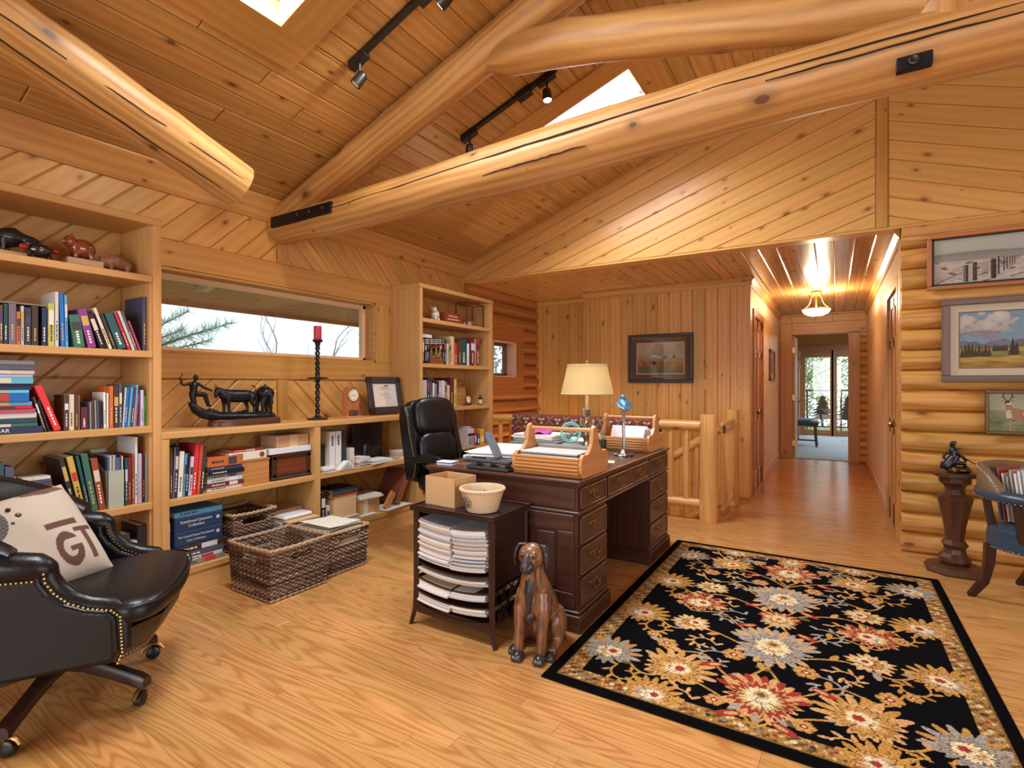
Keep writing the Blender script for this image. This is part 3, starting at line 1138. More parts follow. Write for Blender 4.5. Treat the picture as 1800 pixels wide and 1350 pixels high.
MB().box(EX0 + .0, EX0 + .035, YE + .125, YE + .9, .01, EZ - .01, .003).build('door_leaf', W['door'], d, grain='z')
for hz in (.25, 1.02, 1.82):
    MB().box(EX0 - .002, EX0 + .04, YE + .1, YE + .13, hz - .05, hz + .05, .002).build('hinge', BRASS, d)
k = MB()
k.lathe([(.012, 0), (.012, .03), (.027, .04), (.027, .06), (0, .064)], n=14, M=Matrix.Translation((EX0 + .035, YE + .83, .93)) @ Matrix.Rotation(R(90), 4, 'Y'))
k.build('knob', BRASS, d)

m = MB()
for (x0, x1, z0, z1) in ((XL - .1, -2.9, 0, 3.9), (1.7, XE, 0, 3.9), (-2.9, 1.7, 0, .6), (-2.9, 1.7, 2.5, 4.2)):  # bare opening put in behind the view to let the rear fill light in
    m.box(x0, x1, YB - .12, YB, z0 - (.12 if z0 == 0 else 0), z1)
struct(m.build('wall_rear', W['wallpine'], grain='x'), 'unseen rear pine wall with an opening for the added fill light')
m = MB()
for (y0, y1, z0, z1) in ((YB, -.2, 0, 2.6), (3.4, YG + .1, 0, 2.6), (-.2, 3.4, 0, .55), (-.2, 3.4, 2.45, 2.6)):  # bare opening put in out of view for the added side light
    m.box(XE, XE + .12, y0, y1, z0 - (.12 if z0 == 0 else 0), z1)
struct(m.build('wall_right', W['wallpine'], grain='y'), 'unseen right pine wall with an opening for the added side light')

def log(name, pts, rad, label, n=22, seed=1, rough_=.02):
    g = random.Random(seed)
    P_ = [Vector(p) for p in pts]
    out, rr = [], []
    for i in range(len(P_) - 1):
        k = max(2, int((P_[i + 1] - P_[i]).length / .12))
        for j in range(k):
            t = j / k
            out.append(P_[i].lerp(P_[i + 1], t))
            rr.append(rad[i] + (rad[i + 1] - rad[i]) * t + g.uniform(-.003, .003))
    out.append(P_[-1])
    rr.append(rad[-1])
    m = MB()
    m.tube(out, rr, n)
    vs = []
    L0 = len(out)
    ph = [g.uniform(0, 6.28) for _ in range(6)]
    for idx, v in enumerate(m.v):
        i, k = idx // n, idx % n
        c = out[i]
        a = 2 * math.pi * k / n
        f = 1 + rough_ * (math.sin(2 * a + ph[0] + i * .18) + .7 * math.sin(3 * a + ph[1] - i * .23) + .6 * math.sin(5 * a + ph[2] + i * .5)) + g.uniform(-rough_, rough_) * .35
        vs.append(tuple(c + (Vector(v) - c) * f))
    m.v = vs
    return m


TY = 2.5
tie = [(-3.64, TY, 2.44), (-3.03, TY, 2.435), (-1.19, TY, 2.48), (-.36, TY, 2.508), (.17, TY, 2.512), (1.2, TY, 2.51), (4.25, TY, 2.47)]
tier = [.112, .12, .142, .128, .127, .13, .12]
o = log_uv(log('tie_beam', tie, tier, None, seed=2).build('log_tie_beam', W['log'], grain='x', sharp=60), 22)
tiebeam = struct(o, 'long peeled log tie beam crossing the room')
rc = lambda x, d=.118: (x, TY, ceilZ(x) - d / CS)
o = log_uv(log('rafter', [rc(-3.6), rc(-2.4), rc(-1.2), rc(XRG)], [.10, .108, .108, .10], None, seed=3).build('log_rafter', W['log'], grain='x', sharp=60), 22)
rafter = struct(o, 'peeled log rafter lying under the pitched ceiling')
o = log_uv(log('strut', [(-1.70, TY, 3.115), (-1.55, TY, 3.09), (-1.187, TY, 3.043), (-.877, TY, 2.967), (-.2, TY, 2.80), (.30, TY, 2.69)], [.055, .095, .108, .104, .105, .10], None, seed=5).build('log_strut', W['log'], grain='x', sharp=60), 22)
struct(o, 'shorter log strut between rafter and tie beam')
o = log_uv(log('king', [(.36, TY, 2.50), (.36, TY, 3.9)], [.11, .10], None, seed=6).build('log_king_post', W['log'], grain='z', sharp=60), 22)
struct(o, 'log king post over the tie beam')
rc2 = lambda x, d=.118: (x, TY, ceilZ(x) - d / CS)
o = log_uv(log('rafter2', [rc2(XRG), rc2(2.0), rc2(4.2)], [.10, .108, .10], None, seed=7).build('log_rafter', W['log'], grain='x', sharp=60), 22)
struct(o, 'peeled log rafter on the far pitch of the roof')
e = Vector((-2.808, 1.677, 2.35))
dirn = Vector((0, -1, .345))
pts = [e + dirn * s for s in (0, .5, 1.0, 1.75)]
o = log_uv(log('hanging', pts, [.125, .128, .13, .13], None, seed=9).build('log_hip_beam', W['log'], grain='y', sharp=60), 22)
hiplog = struct(o, 'sloping peeled log with a cut end above the left bookcase')
CRK = plain(rgb(40, 20, 10), .9, name='dark_crack')


def crack(parent, pts, rad, th, s0, s1, w=.004, name='drying_crack', wob=.05, seed=0, up=(0, 0, 1)):
    """a slit along a log; th = angle round the log from up towards the camera side"""
    g = random.Random(seed)
    P_ = [Vector(p) for p in pts]
    tot = [0]
    for a, b in zip(P_, P_[1:]):
        tot.append(tot[-1] + (b - a).length)
    def atl(s):
        for i in range(len(P_) - 1):
            if s <= tot[i + 1] or i == len(P_) - 2:
                t = (s - tot[i]) / (tot[i + 1] - tot[i])
                d = (P_[i + 1] - P_[i]).normalized()
                return P_[i].lerp(P_[i + 1], t), d, rad[i] + (rad[i + 1] - rad[i]) * t
    m = MB()
    n = 26
    vs = []
    a = th
    for i in range(n + 1):
        t = i / n
        c, d, r_ = atl(s0 + (s1 - s0) * t)
        a = th + wob * math.sin(3 * t + seed) + g.uniform(-.02, .02)
        u = Vector(up)
        u = (u - d * u.dot(d)).normalized()
        b = d.cross(u)
        nrm = u * math.cos(a) + b * math.sin(a)
        tn = d.cross(nrm)
        ww = w * (math.sin(math.pi * t) ** .5) * g.uniform(.7, 1.2) + .0004
        for sg in (-1, 1):
            vs.append(c + nrm * (r_ * 1.02 + .0012) + tn * ww * sg)
        vs.append(c + nrm * (r_ - .03))
    fs = []
    for i in range(n):
        fs += [(3 * i, 3 * i + 1, 3 * i + 4, 3 * i + 3), (3 * i + 1, 3 * i + 2, 3 * i + 5, 3 * i + 4), (3 * i + 2, 3 * i, 3 * i + 3, 3 * i + 5)]
    m.add(vs, fs)
    return m.build(name, CRK, parent)


crack(tiebeam, tie, tier, R(88), .6, 4.2, .003, seed=3, wob=.12)
crack(tiebeam, tie, tier, R(100), 3.4, 5.2, .003, seed=5, wob=.06)
crack(tiebeam, tie, tier, R(118), 1.9, 2.6, .0035, seed=8, wob=.02)
crack(hiplog, [tuple(p) for p in pts], [.125, .128, .13, .13], R(-105), .04, 1.3, .0028, seed=2, wob=.1)
crack(hiplog, [tuple(p) for p in pts], [.125, .128, .13, .13], R(-145), .1, 1.6, .0022, seed=4, wob=.1)

pl = MB()
pl.box(-3.56, -2.895, TY - .132, TY - .112, 2.408, 2.486, .002)
po = pl.build('steel_plate', STEEL, tiebeam)
for x in (-3.25, -3.12, -2.98):
    b = MB()
    b.lathe([(.014, 0), (.014, .004), (.008, .009), (0, .01)], n=6, M=Matrix.Translation((x, TY - .132, 2.455)) @ Matrix.Rotation(R(90), 4, 'X'))
    b.build('bolt', plain(rgb(70, 70, 74), .4, .7, name='bolt_steel'), po)
pl = MB()
pl.box(.195, .30, TY - .135, TY - .10, 2.392, 2.44, .002)
po = pl.build('steel_plate', STEEL, tiebeam)
b = MB()
b.lathe([(.018, 0), (.018, .014), (.013, .016), (.0, .012)], n=14, M=Matrix.Translation((.245, TY - .135, 2.415)) @ Matrix.Rotation(R(90), 4, 'X'))
b.build('eyeball_spot', BLACK, po)

ev = MB()
ev.prism([(XL - .16, ZW - .14), (-5.12, ceilZ(-5.12) - .10), (-5.12, ceilZ(-5.12) + .12), (XL - .16, ZW + .1)], 'y', -1, 8.0)
ev.box(-5.16, -5.12, -1, 8.0, ceilZ(-5.12) - .14, ceilZ(-5.12) + .12)
eave = struct(ev.build('roof_eave', W['soffit'], grain='y'), 'brown eave soffit outside the long window')
for y in (2.5, 4.55):
    m = MB()
    m.prism([(XL - .16, ZW - .26), (-4.75, ceilZ(-4.75) - .17), (-4.9, ceilZ(-4.9) - .1), (XL - .16, ZW - .13)], 'y', y, y + .06)
    m.build('rafter_tail', plain(rgb(206, 200, 192), .6, name='grey_paint'), eave)

BOOKC = dict(brown=(92, 58, 42), teal=(34, 84, 92), mauve=(120, 104, 124), orange=(214, 110, 52), pale=(206, 210, 212), charcoal=(58, 58, 64), umber=(70, 52, 40), navy=(36, 46, 86), olive=(188, 182, 98), white=(226, 222, 216), blue=(28, 112, 196), sky=(92, 160, 206), green=(60, 118, 98), purple=(150, 60, 150), black=(34, 32, 36), cream=(222, 208, 176), red=(206, 46, 56), pink=(200, 84, 116), slate=(74, 80, 104), grey=(150, 146, 142), yellow=(206, 170, 80), maroon=(104, 36, 48), lavender=(190, 184, 214), tan=(184, 146, 100), lime=(70, 140, 60), indigo=(70, 70, 110), cyan=(90, 190, 216), rust=(160, 74, 44), brick=(190, 70, 50), mustard=(180, 140, 50))
SHELF = {
    'L2': (1.436, [(.827, .012, .183, 0, 'brown'), (.842, .015, .191, 0, 'teal'), (.859, .027, .194, 0, 'mauve'), (.887, .014, .159, 0, 'orange'), (.903, .012, .188, 0, 'pale'), (.916, .023, .182, 0, 'charcoal'), (.941, .025, .193, 0, 'umber'), (.981, .02, .19, 0, 'navy'), (1.004, .024, .215, 0, 'olive'), (1.03, .015, .275, 0, 'white'), (1.055, .018, .272, -1.7, 'blue'), (1.074, .011, .263, -1.4, 'sky'), (1.108, .046, .168, -8, 'green'), (1.167, .036, .204, -12.5, 'purple'), (1.222, .024, .190, -18, 'black'), (1.262, .015, .225, -19, 'cream'), (1.282, .015, .197, -19, 'umber'), (1.304, .040, .201, -19, 'teal'), (1.350, .013, .211, -19, 'red'), (1.368, .013, .221, -19, 'pale'), (1.385, .013, .222, -19, 'mauve'), (1.402, .008, .17, -19, 'pink'), (1.421, .02, .306, 0, 'slate')]),
    'L3s': (1.013, [(.6, .384, .031, 'navy', 'SILVER STAR'), (.6, .366, .017, 'green'), (.6, .364, .022, 'teal'), (.6, .362, .026, 'white'), (.6, .356, .018, 'pink'), (.6, .345, .014, 'red'), (.6, .345, .019, 'sky'), (.6, .332, .040, 'blue'), (.6, .332, .014, 'cyan'), (.6, .342, .029, 'navy'), (.6, .346, .030, 'cyan'), (.6, .349, .014, 'lavender'), (.6, .354, .019, 'cream'), (.6, .354, .025, 'slate'), (.6, .354, .020, 'grey')]),
    'L3': (1.013, [(.992, .010, .179, -15, 'brown'), (1.006, .009, .165, -15, 'black'), (1.030, .028, .237, -19, 'red'), (1.066, .019, .182, 0, 'umber'), (1.087, .022, .183, 0, 'cream'), (1.11, .017, .179, 0, 'brown'), (1.128, .006, .178, 0, 'tan'), (1.137, .029, .116, 0, 'maroon'), (1.167, .006, .142, 0, 'navy'), (1.176, .008, .142, -1, 'grey'), (1.187, .008, .154, -1.5, 'umber'), (1.197, .008, .150, -1.5, 'grey'), (1.207, .009, .150, -1.5, 'slate'), (1.218, .006, .147, -1.5, 'navy'), (1.238, .010, .192, -1, 'white'), (1.250, .007, .188, 0, 'white'), (1.260, .018, .225, 0, 'orange'), (1.282, .024, .225, 0, 'umber'), (1.307, .014, .234, 0, 'slate'), (1.322, .007, .218, 3.5, 'white'), (1.330, .014, .216, 4, 'blue'), (1.345, .013, .219, 4.5, 'sky'), (1.359, .011, .216, 4.5, 'brown'), (1.371, .010, .232, 4.5, 'sky'), (1.382, .009, .18, 4.5, 'pink'), (1.410, .015, .202, 0, 'lavender'), (1.4265, .015, .166, 0, 'lime')]),
    'L4': (.582, [(.827, .016, .301, 0, 'teal'), (.845, .031, .276, 0, 'slate'), (.877, .006, .225, 0, 'white')]),
    'L4s': (.582, [(.889, .150, .021, 'white'), (.889, .150, .032, 'navy'), (.889, .162, .017, 'mustard'), (.889, .158, .028, 'brown'), (.889, .150, .033, 'red'), (.889, .148, .020, 'olive'), (.889, .132, .023, 'brown'), (.899, .120, .017, 'indigo'), (.909, .106, .015, 'white')]),
    'L4b': (.582, [(1.108, .020, .297, -12, 'black'), (1.134, .026, .300, -11, 'yellow'), (1.165, .013, .300, -10, 'teal'), (1.182, .029, .306, -9, 'green'), (1.215, .030, .275, -8, 'rust'), (1.334, .014, .260, 0, 'teal'), (1.349, .020, .260, 0, 'maroon'), (1.370, .010, .278, 0, 'rust'), (1.382, .014, .371, 0, 'white'), (1.397, .017, .277, 0, 'lavender'), (1.415, .006, .272, 0, 'pink'), (1.422, .011, .271, 0, 'black'), (1.4335, .008, .275, 0, 'grey')]),
    'M': (.575, [(1.541, .022, .298, 0, 'white'), (1.564, .012, .299, 0, 'brown'), (1.577, .006, .301, 2, 'grey'), (1.584, .019, .305, 2.5, 'navy'), (1.604, .027, .272, 3, 'white'), (1.632, .012, .256, 3.5, 'sky'), (1.645, .017, .261, 3.5, 'black'), (1.663, .019, .234, 4, 'lavender'), (1.683, .027, .307, 4.5, 'red'), (1.711, .018, .305, 4.5, 'brick'), (1.730, .020, .289, 4.5, 'umber')]),
    'Ms': (.575, [(1.780, .236, .022, 'white'), (1.780, .236, .027, 'maroon'), (1.780, .232, .026, 'pale'), (1.780, .228, .023, 'grey'), (1.780, .236, .027, 'black'), (1.780, .232, .023, 'indigo'), (1.777, .223, .060, 'orange')]),
    'Mb': (.155, [(1.541, .022, .281, 0, 'white')]),
    'R2': (1.445, [(3.778 + .0241 * i, .0225, .236 + .0018 * i, 0, 'black') for i in range(14)] + [(4.128, .027, .257, 0, 'umber'), (4.169, .023, .214, 0, 'white'), (4.201, .028, .256, 0, 'tan'), (4.232, .033, .294, 0, 'cream'), (4.267, .028, .290, 0, 'tan'), (4.300, .038, .229, 0, 'red'), (4.343, .059, .262, 0, 'brown'), (4.407, .100, .280, 0, 'teal'), (4.512, .036, .237, 0, 'white'), (4.564, .073, .290, 0, 'maroon'), (4.643, .026, .294, 0, 'cream'), (4.673, .056, .316, 0, 'rust')]),
    'R3': (1.02, [(3.786, .073, .268, 0, 'pale'), (3.868, .029, .290, 0, 'navy'), (3.901, .038, .263, 0, 'teal'), (3.943, .026, .241, 0, 'white'), (3.972, .032, .230, 0, 'grey'), (4.012, .027, .258, 0, 'navy'), (4.041, .033, .258, 0, 'lavender'), (4.077, .051, .264, 0, 'white'), (4.132, .032, .253, 0, 'tan'), (4.167, .043, .218, 0, 'cream'), (4.215, .061, .294, 0, 'maroon'), (4.281, .038, .277, 0, 'olive')]),
}

XF, XBK = -3.27, -3.632


def bookcase(name, label, y0, y1, tops, zt_, dividers=()):
    t = thing(name, label, 'bookcase', ((XF + XBK) / 2, (y0 + y1) / 2, 0))
    ox, oy = (XF + XBK) / 2, (y0 + y1) / 2
    f, b = XF - ox, XBK - ox
    a0, a1 = y0 - oy, y1 - oy
    th = .042
    for (p, q) in ((a0, a0 + th), (a1 - th, a1)):
        MB().box(b, f, p, q, 0, zt_ - .04, .002).build('side_panel', W['case'], t, grain='z')
    for d in dividers:
        MB().box(b, f, d - oy, d - oy + .05, .155, zt_ - .04, .003).build('divider', W['case'], t, grain='z')
    MB().box(b, f + .004, a0 - (.0 if dividers else 0), a1, zt_ - .04, zt_, .004).build('top_board', W['case'], t, grain='y')
    for z in tops:
        segs = [(a0 + th, a1 - th)]
        if dividers and z > .2:
            e = [a0 + th] + [v for d in dividers for v in (d - oy, d - oy + .05)] + [a1 - th]
            segs = [(e[i], e[i + 1]) for i in range(0, len(e), 2)]
        for (p, q) in segs:
            MB().box(b, f - .003, p + .0005, q - .0005, z - .038, z, .003).build('shelf', W['case'], t, grain='y')
    MB().box(f - .03, f - .012, a0 + th, a1 - th, 0, .118).build('toe_board', W['case'], t, grain='y')
    for (p, q) in ((a0 + th, a0 + th + .012), (a1 - th - .012, a1 - th)):
        MB().box(b, f - .02, p, q, .155, zt_ - .04).build('lining', W['case'], t, grain='z') if name != 'low_bookcase' else None
    return t


bookcase('tall_bookcase', 'tall open birch bookcase beside the black armchair', .52, 1.497, (.155, .582, 1.013, 1.436, 1.86), 2.185)
bookcase('low_bookcase', 'low open birch bookcase running under the long window', 1.4975, 3.6845, (.155, .575), .972, (2.535,))
bookcase('tall_bookcase', 'tall open birch bookcase behind the desk chair', 3.685, 4.905, (.155, .582, 1.02, 1.445, 1.872), 2.19)

ORD = 'first second third fourth fifth sixth seventh eighth ninth tenth eleventh twelfth thirteenth fourteenth fifteenth sixteenth seventeenth eighteenth nineteenth twentieth'.split()
ORD += ['twenty-' + w for w in ORD[:9]] + ['thirtieth'] + ['thirty-' + w for w in ORD[:9]]
PAGE = plain(rgb(226, 214, 192), .8, name='page_edges', var=.08, bscale=400)
TW = plain(rgb(236, 232, 222), .6, name='pale_ink')
TK = plain(rgb(38, 32, 30), .6, name='dark_ink')
TG = plain(rgb(204, 166, 96), .5, name='gold_ink')
brg = random.Random(17)


def dark(c):
    return c[0] * .3 + c[1] * .6 + c[2] * .1 < 105


def book(loc, t, h, col, label, group, lean=0.0, flat=False, depth=None, title=None, plain_spine=False, cat='book'):
    """spine towards +x; upright: t along y, h along z; flat: h along y, t along z"""
    depth = depth or min(.215, max(.12, h * brg.uniform(.66, .76)))
    base = BOOKC[col]
    jit = brg.uniform(.9, 1.1)
    c = tuple(max(8, min(250, v * jit)) for v in base)
    cm = plain(rgb(*[int(v) for v in c]), brg.choice((.35, .5, .6)), name='cover_' + col, var=.06, bscale=25)
    th = min(.003, t * .18)
    def bx(m, d0, d1, a0, a1, z0, z1, b=0):
        if flat:
            m.box(d0, d1, z0, z1, a0, a1, b)
        else:
            m.box(d0, d1, a0, a1, z0, z1, b)
    m = MB()
    bx(m, -depth, 0, 0, th, 0, h, .0006)
    bx(m, -depth, 0, t - th, t, 0, h, .0006)
    bx(m, -th * 1.2, .0012, 0, t, 0, h, .0012)
    o = m.build('book', cm)
    tag(o, label, cat, group)
    pg = MB()
    bx(pg, -depth + .004, -th, th, t - th, .003, h - .004)
    pg.build('pages', PAGE, o)
    ink = (TW if dark(c) else TK)
    if t > .009 and not plain_spine:
        if title:
            M = frame3((.0018, h * .5, t * .5), (0, 1, 0), (0, 0, 1)) if flat else frame3((.0018, t * .5, h * .5), (0, 0, -1), (0, 1, 0))
            text('title', title, min(t * .8, h / max(4, len(title)) * 1.5), ink, o, M, 'CENTER')
        else:
            s = MB()
            a0, a1 = t * .22, t * .78
            st = brg.random()
            if st < .45:          # label block
                bx(s, 0, .0016, t * .1, t * .9, h * brg.uniform(.5, .6), h * brg.uniform(.72, .85))
                s.build('spine_label', plain(rgb(*brg.choice(((214, 206, 190), (190, 60, 50), (60, 70, 110), (200, 170, 90), (60, 60, 60), (220, 220, 226)))), .55, name='label_block'), o)
                s = MB()
            z = h * .12
            while z < h * .46:
                dz = h * brg.uniform(.03, .07)
                bx(s, 0, .0017, t * .36, t * .62, z, z + dz)
                z += dz + h * brg.uniform(.012, .03)
            s.build('spine_lettering', ink if st < .75 else TG, o)
    x, y, z = loc
    a = R(lean)
    o.rotation_euler = (-a, 0, 0)
    o.location = (x, y, z + (t * math.sin(a) if lean > 0 and not flat else 0) + .0005)
    return o


CN = dict(pale='pale grey', umber='dark brown', sky='light blue', lime='bright green', lavender='pale lilac', cyan='pale cyan', rust='rust brown', olive='olive yellow', brick='brick orange')
PLACE = dict(L2=('second shelf by the armchair', 'books on the second shelf of the near bookcase'),
             L3=('third shelf by the armchair', 'books on the third shelf of the near bookcase'),
             L3s=('third-shelf stack by the armchair', 'stacked books on the third shelf of the near bookcase'),
             L4=('', 'books behind the pillow'),
             L4s=('stack behind the pillow', 'stacked books behind the pillow'),
             L4b=('fourth shelf by the armchair', 'books on the fourth shelf of the near bookcase'),
             M=('shelf under the cattle sculpture', 'books on the shelf under the sculpture'),
             Ms=('stack under the cattle sculpture', 'stacked magazines under the sculpture'),
             Mb=('bottom shelf of the low bookcase', 'bottom shelf books'),
             R2=('second shelf behind the desk chair', 'books on the second shelf of the far bookcase'),
             R3=('third shelf behind the desk chair', 'books on the third shelf of the far bookcase'))
for key, (z0, rows) in SHELF.items():
    pl_, grp = PLACE[key]
    fl_ = key.endswith('s')
    z = z0
    for i, r_ in enumerate(rows):
        if fl_:
            y0, ln, t, col = r_[:4]
            cn = CN.get(col, col)
            t = max(t, .008)
            lab = '%s book, %s from the bottom of the %s' % (cn, ORD[i], pl_)
            book((XF - .04 - brg.uniform(0, .015), y0, z), t, ln, col, lab, grp, flat=True, depth=.15, title=r_[4] if len(r_) > 4 else None)
            z += t + .0008
        else:
            y0, t, h, lean, col = r_[:5]
            cn = CN.get(col, col)
            word = 'book'
            how = ' leaning' if abs(lean) > 4 else ''
            lab = '%s%s book, %s from the left on the %s' % (cn, how, ORD[i], pl_)
            if key == 'L4':
                lab = '%s book, %s from frame edge on fourth shelf by the armchair' % (cn, ORD[i])
            if key == 'R2' and i < 14:
                lab = 'dark banded volume, %s of the matching set behind the desk chair' % ORD[i]
            set_back = .04 if key[0] != 'R' else .06
            o = book((XF - set_back - (brg.uniform(0, .012)), y0 + .0004, z0), max(t - .0008, .004), h, col, lab, grp, lean=lean)
            if key == 'R2' and i < 14:
                s = MB()
                for zz in (.80, .87, .94):
                    s.box(0, .0022, .001, t - .002, h * zz, h * zz + .006)
                s.build('gilt_band', TW, o)

PAPER = plain(rgb(226, 224, 222), .8, name='white_paper', var=.05)


def paper_pile(name, label, loc, w, d, h, n, rz=0.0, seed=0, cols=None, group=None, messy=.012):
    g = random.Random(seed)
    t = thing(name, label, 'papers', loc, rz, group)
    cols = cols or [(228, 226, 224), (216, 214, 212), (232, 228, 218)]
    per = {}
    dz = h / n
    for i in range(n):
        c = g.choice(cols)
        m = per.setdefault(c, MB())
        M = Matrix.Translation((g.uniform(-messy, messy), g.uniform(-messy, messy), dz * i)) @ Matrix.Rotation(g.uniform(-.6, .6) * messy * 4, 4, 'Z')
        sag = g.uniform(0, .0015)
        m.box(-w / 2, w / 2, -d / 2, d / 2, .0002, dz * .94, 0, 0, M)
    for c, m in per.items():
        m.build('sheets', plain(rgb(*c), .75, name='paper_stock', var=.05), t, kind='stuff')
    return t


def solid(name, label, cat, parts, loc=(0, 0, 0), rz=0.0, group=None):
    """parts: list of (part name, MB, material, grain)"""
    t = thing(name, label, cat, loc, rz, group)
    for p in parts:
        p[1].build(p[0], p[2], t, grain=p[3] if len(p) > 3 else 'x')
    return t


CARD = plain(rgb(196, 158, 112), .8, name='cardboard', var=.06, bscale=30)
t = thing('wooden_box', 'plain oak box under a white carton on the low bookcase', 'box', (-3.42, 2.10, .5752))
MB().box(-.10, .10, -.095, .10, 0, .155, .003).build('body', W['tambour'], t, grain='y')
MB().box(-.104, .104, -.099, .104, .155, .172, .003).build('lid', W['tambour'], t, grain='y')
t = thing('carton', 'flat white carton with a round seal, on the oak box', 'box', (-3.42, 2.06, .7477))
MB().box(-.09, .10, -.14, .12, 0, .05, .001).build('body', plain(rgb(222, 214, 200), .6, name='carton_white'), t)
MB().box(.1002, .101, -.125, -.05, .006, .044).build('picture', plain(rgb(120, 116, 84), .6, name='carton_picture', var=.4, bscale=60), t)
k = MB()
k.lathe([(.018, 0), (.018, .001), (.0, .001)], n=20, M=Matrix.Translation((.1005, .085, .025)) @ Matrix.Rotation(R(90), 4, 'Y'))
k.build('seal', plain(rgb(120, 60, 50), .6, name='seal_red'), t)
book((-3.36, 1.95, .7985), .014, .21, 'red', 'red book lying on top of the white carton', None, flat=True, depth=.14)
t = thing('document_chest', 'dark mahogany chest with panelled front on the low bookcase', 'chest', (-3.42, 2.375, .5752))
MB().box(-.10, .10, -.15, .15, .012, .165, .003).build('body', W['mahog'], t, grain='y')
MB().box(-.112, .112, -.162, .158, 0, .02, .004).build('plinth', W['mahog'], t, grain='y')
MB().box(-.112, .112, -.162, .158, .165, .185, .004).build('lid', W['mahog_top'], t, grain='y')
for (p, q, r_, s_) in ((-.15, .15, .02, .04), (-.15, .15, .145, .165), (-.15, -.125, .02, .165), (.125, .15, .02, .165)):
    MB().box(.1, .108, p, q, r_, s_, .002).build('front_rail', W['mahog'], t, grain='y')
MB().box(.098, .1025, -.12, .12, .04, .145, .001).build('front_panel', wood('red_panel', rgb(140, 72, 44), rgb(98, 46, 28), None, rough=.3), t, grain='y')
t = thing('ring_binder', 'white ring binder lying on the mahogany chest', 'binder', (-3.42, 2.36, .7605))
MB().box(-.12, .115, -.17, .165, 0, .004).build('cover', TW, t)
MB().box(-.12, .115, -.17, .165, .034, .038).build('cover', TW, t)
MB().box(.110, .116, -.17, .165, .0005, .0375, .001).build('spine', plain(rgb(214, 220, 232), .4, name='binder_white'), t)
MB().box(-.115, .108, -.165, .16, .005, .033).build('pages', PAGE, t)
t = thing('parcel', 'brown paper parcel on top of the white binder', 'parcel', (-3.43, 2.392, .7988))
MB().box(-.10, .10, -.125, .135, 0, .085, .006).build('wrapping', plain(rgb(186, 148, 112), .55, name='kraft_paper', var=.1, bump=.6, bscale=18), t)
MB().box(.1, .1015, -.03, .04, .0, .085).build('tape', plain(rgb(206, 176, 140), .3, name='tape'), t)
book((-3.475, 1.86, .5755), .03, .2, 'grey', 'pale grey book standing behind the magazine stack', None)
book((-3.475, 1.80, .5755), .02, .19, 'tan', 'tan book standing behind the magazine stack', None)

zz = .1555
for i, (t_, ln, col, lab, ti) in enumerate(((.028, .30, 'grey', 'grey magazine lying lowest under the navy albums', None), (.022, .29, 'white', 'white magazine lying under the navy albums', None), (.032, .30, 'slate', 'dark blue book lying under the brown one and navy albums', None), (.038, .31, 'umber', 'brown book lying right beneath the navy coin albums', None))):
    book((XF - .03, 1.572, zz), t_, ln, col, lab, 'flat books under the coin albums', flat=True, depth=.22)
    zz += t_ + .001
for lab, l1, l2, sz in (('navy coin album lettered presidential, lower of two', 'The United States Presidential', 'Coin Collection', .0175), ('navy coin album lettered statehood quarters, upper of two', 'Statehood Quarters', 'Collection', .023)):
    t = thing('coin_album', lab + ', in low bookcase', 'album', (XF - .035, 1.582, zz))
    nv = plain(rgb(34, 58, 100), .45, name='navy_leatherette', bump=.2, bscale=200)
    MB().box(-.25, 0, 0, .285, 0, .088, .004).build('slipcase', nv, t)
    text('lettering', l1, sz, TW, t, frame3((.001, .125, .056), (0, 1, 0), (0, 0, 1)), 'CENTER')
    text('lettering', l2, sz, TW, t, frame3((.001, .125, .030), (0, 1, 0), (0, 0, 1)), 'CENTER')
    k = MB()
    k.lathe([(.011, 0), (.011, .001), (.0, .001)], n=20, M=Matrix.Translation((.0005, .255, .05)) @ Matrix.Rotation(R(90), 4, 'Y'))
    k.build('emblem', plain(rgb(206, 196, 190), .5, name='emblem'), t)
    zz += .0885
book((XF - .04, 1.582, zz), .03, .285, 'sky', 'pale blue book lying on top of the navy coin albums', None, flat=True, depth=.22)

t = thing('carton', 'flat shipping carton under papers beside the shelf basket', 'box', (-3.42, 2.405, .1555))
MB().box(-.125, .13, -.125, .125, 0, .055, .002).build('body', CARD, t)
t = thing('mail_box', 'white postal carton under the manila envelope', 'box', (-3.42, 2.40, .2112))
MB().box(-.12, .125, -.13, .12, 0, .065, .003).build('body', plain(rgb(220, 220, 222), .6, name='postal_white'), t)
t = thing('envelope', 'large manila envelope sticking out under a white envelope', 'envelope', (-3.38, 2.415, .2768))
MB().box(-.13, .17, -.135, .115, 0, .012, .002).build('body', plain(rgb(214, 180, 136), .7, name='manila'), t)
t = thing('envelope', 'padded white envelope lying on the manila one', 'envelope', (-3.40, 2.40, .2892))
MB().box(-.13, .13, -.12, .12, 0, .028, .012).build('body', plain(rgb(226, 226, 232), .5, name='padded_white', bump=.4, bscale=20), t)
paper_pile('paper_pile', 'brown folders lying behind the padded white envelope', (-3.49, 2.40, .3178), .2, .24, .022, 5, cols=[(182, 140, 108), (196, 160, 130)], seed=4)

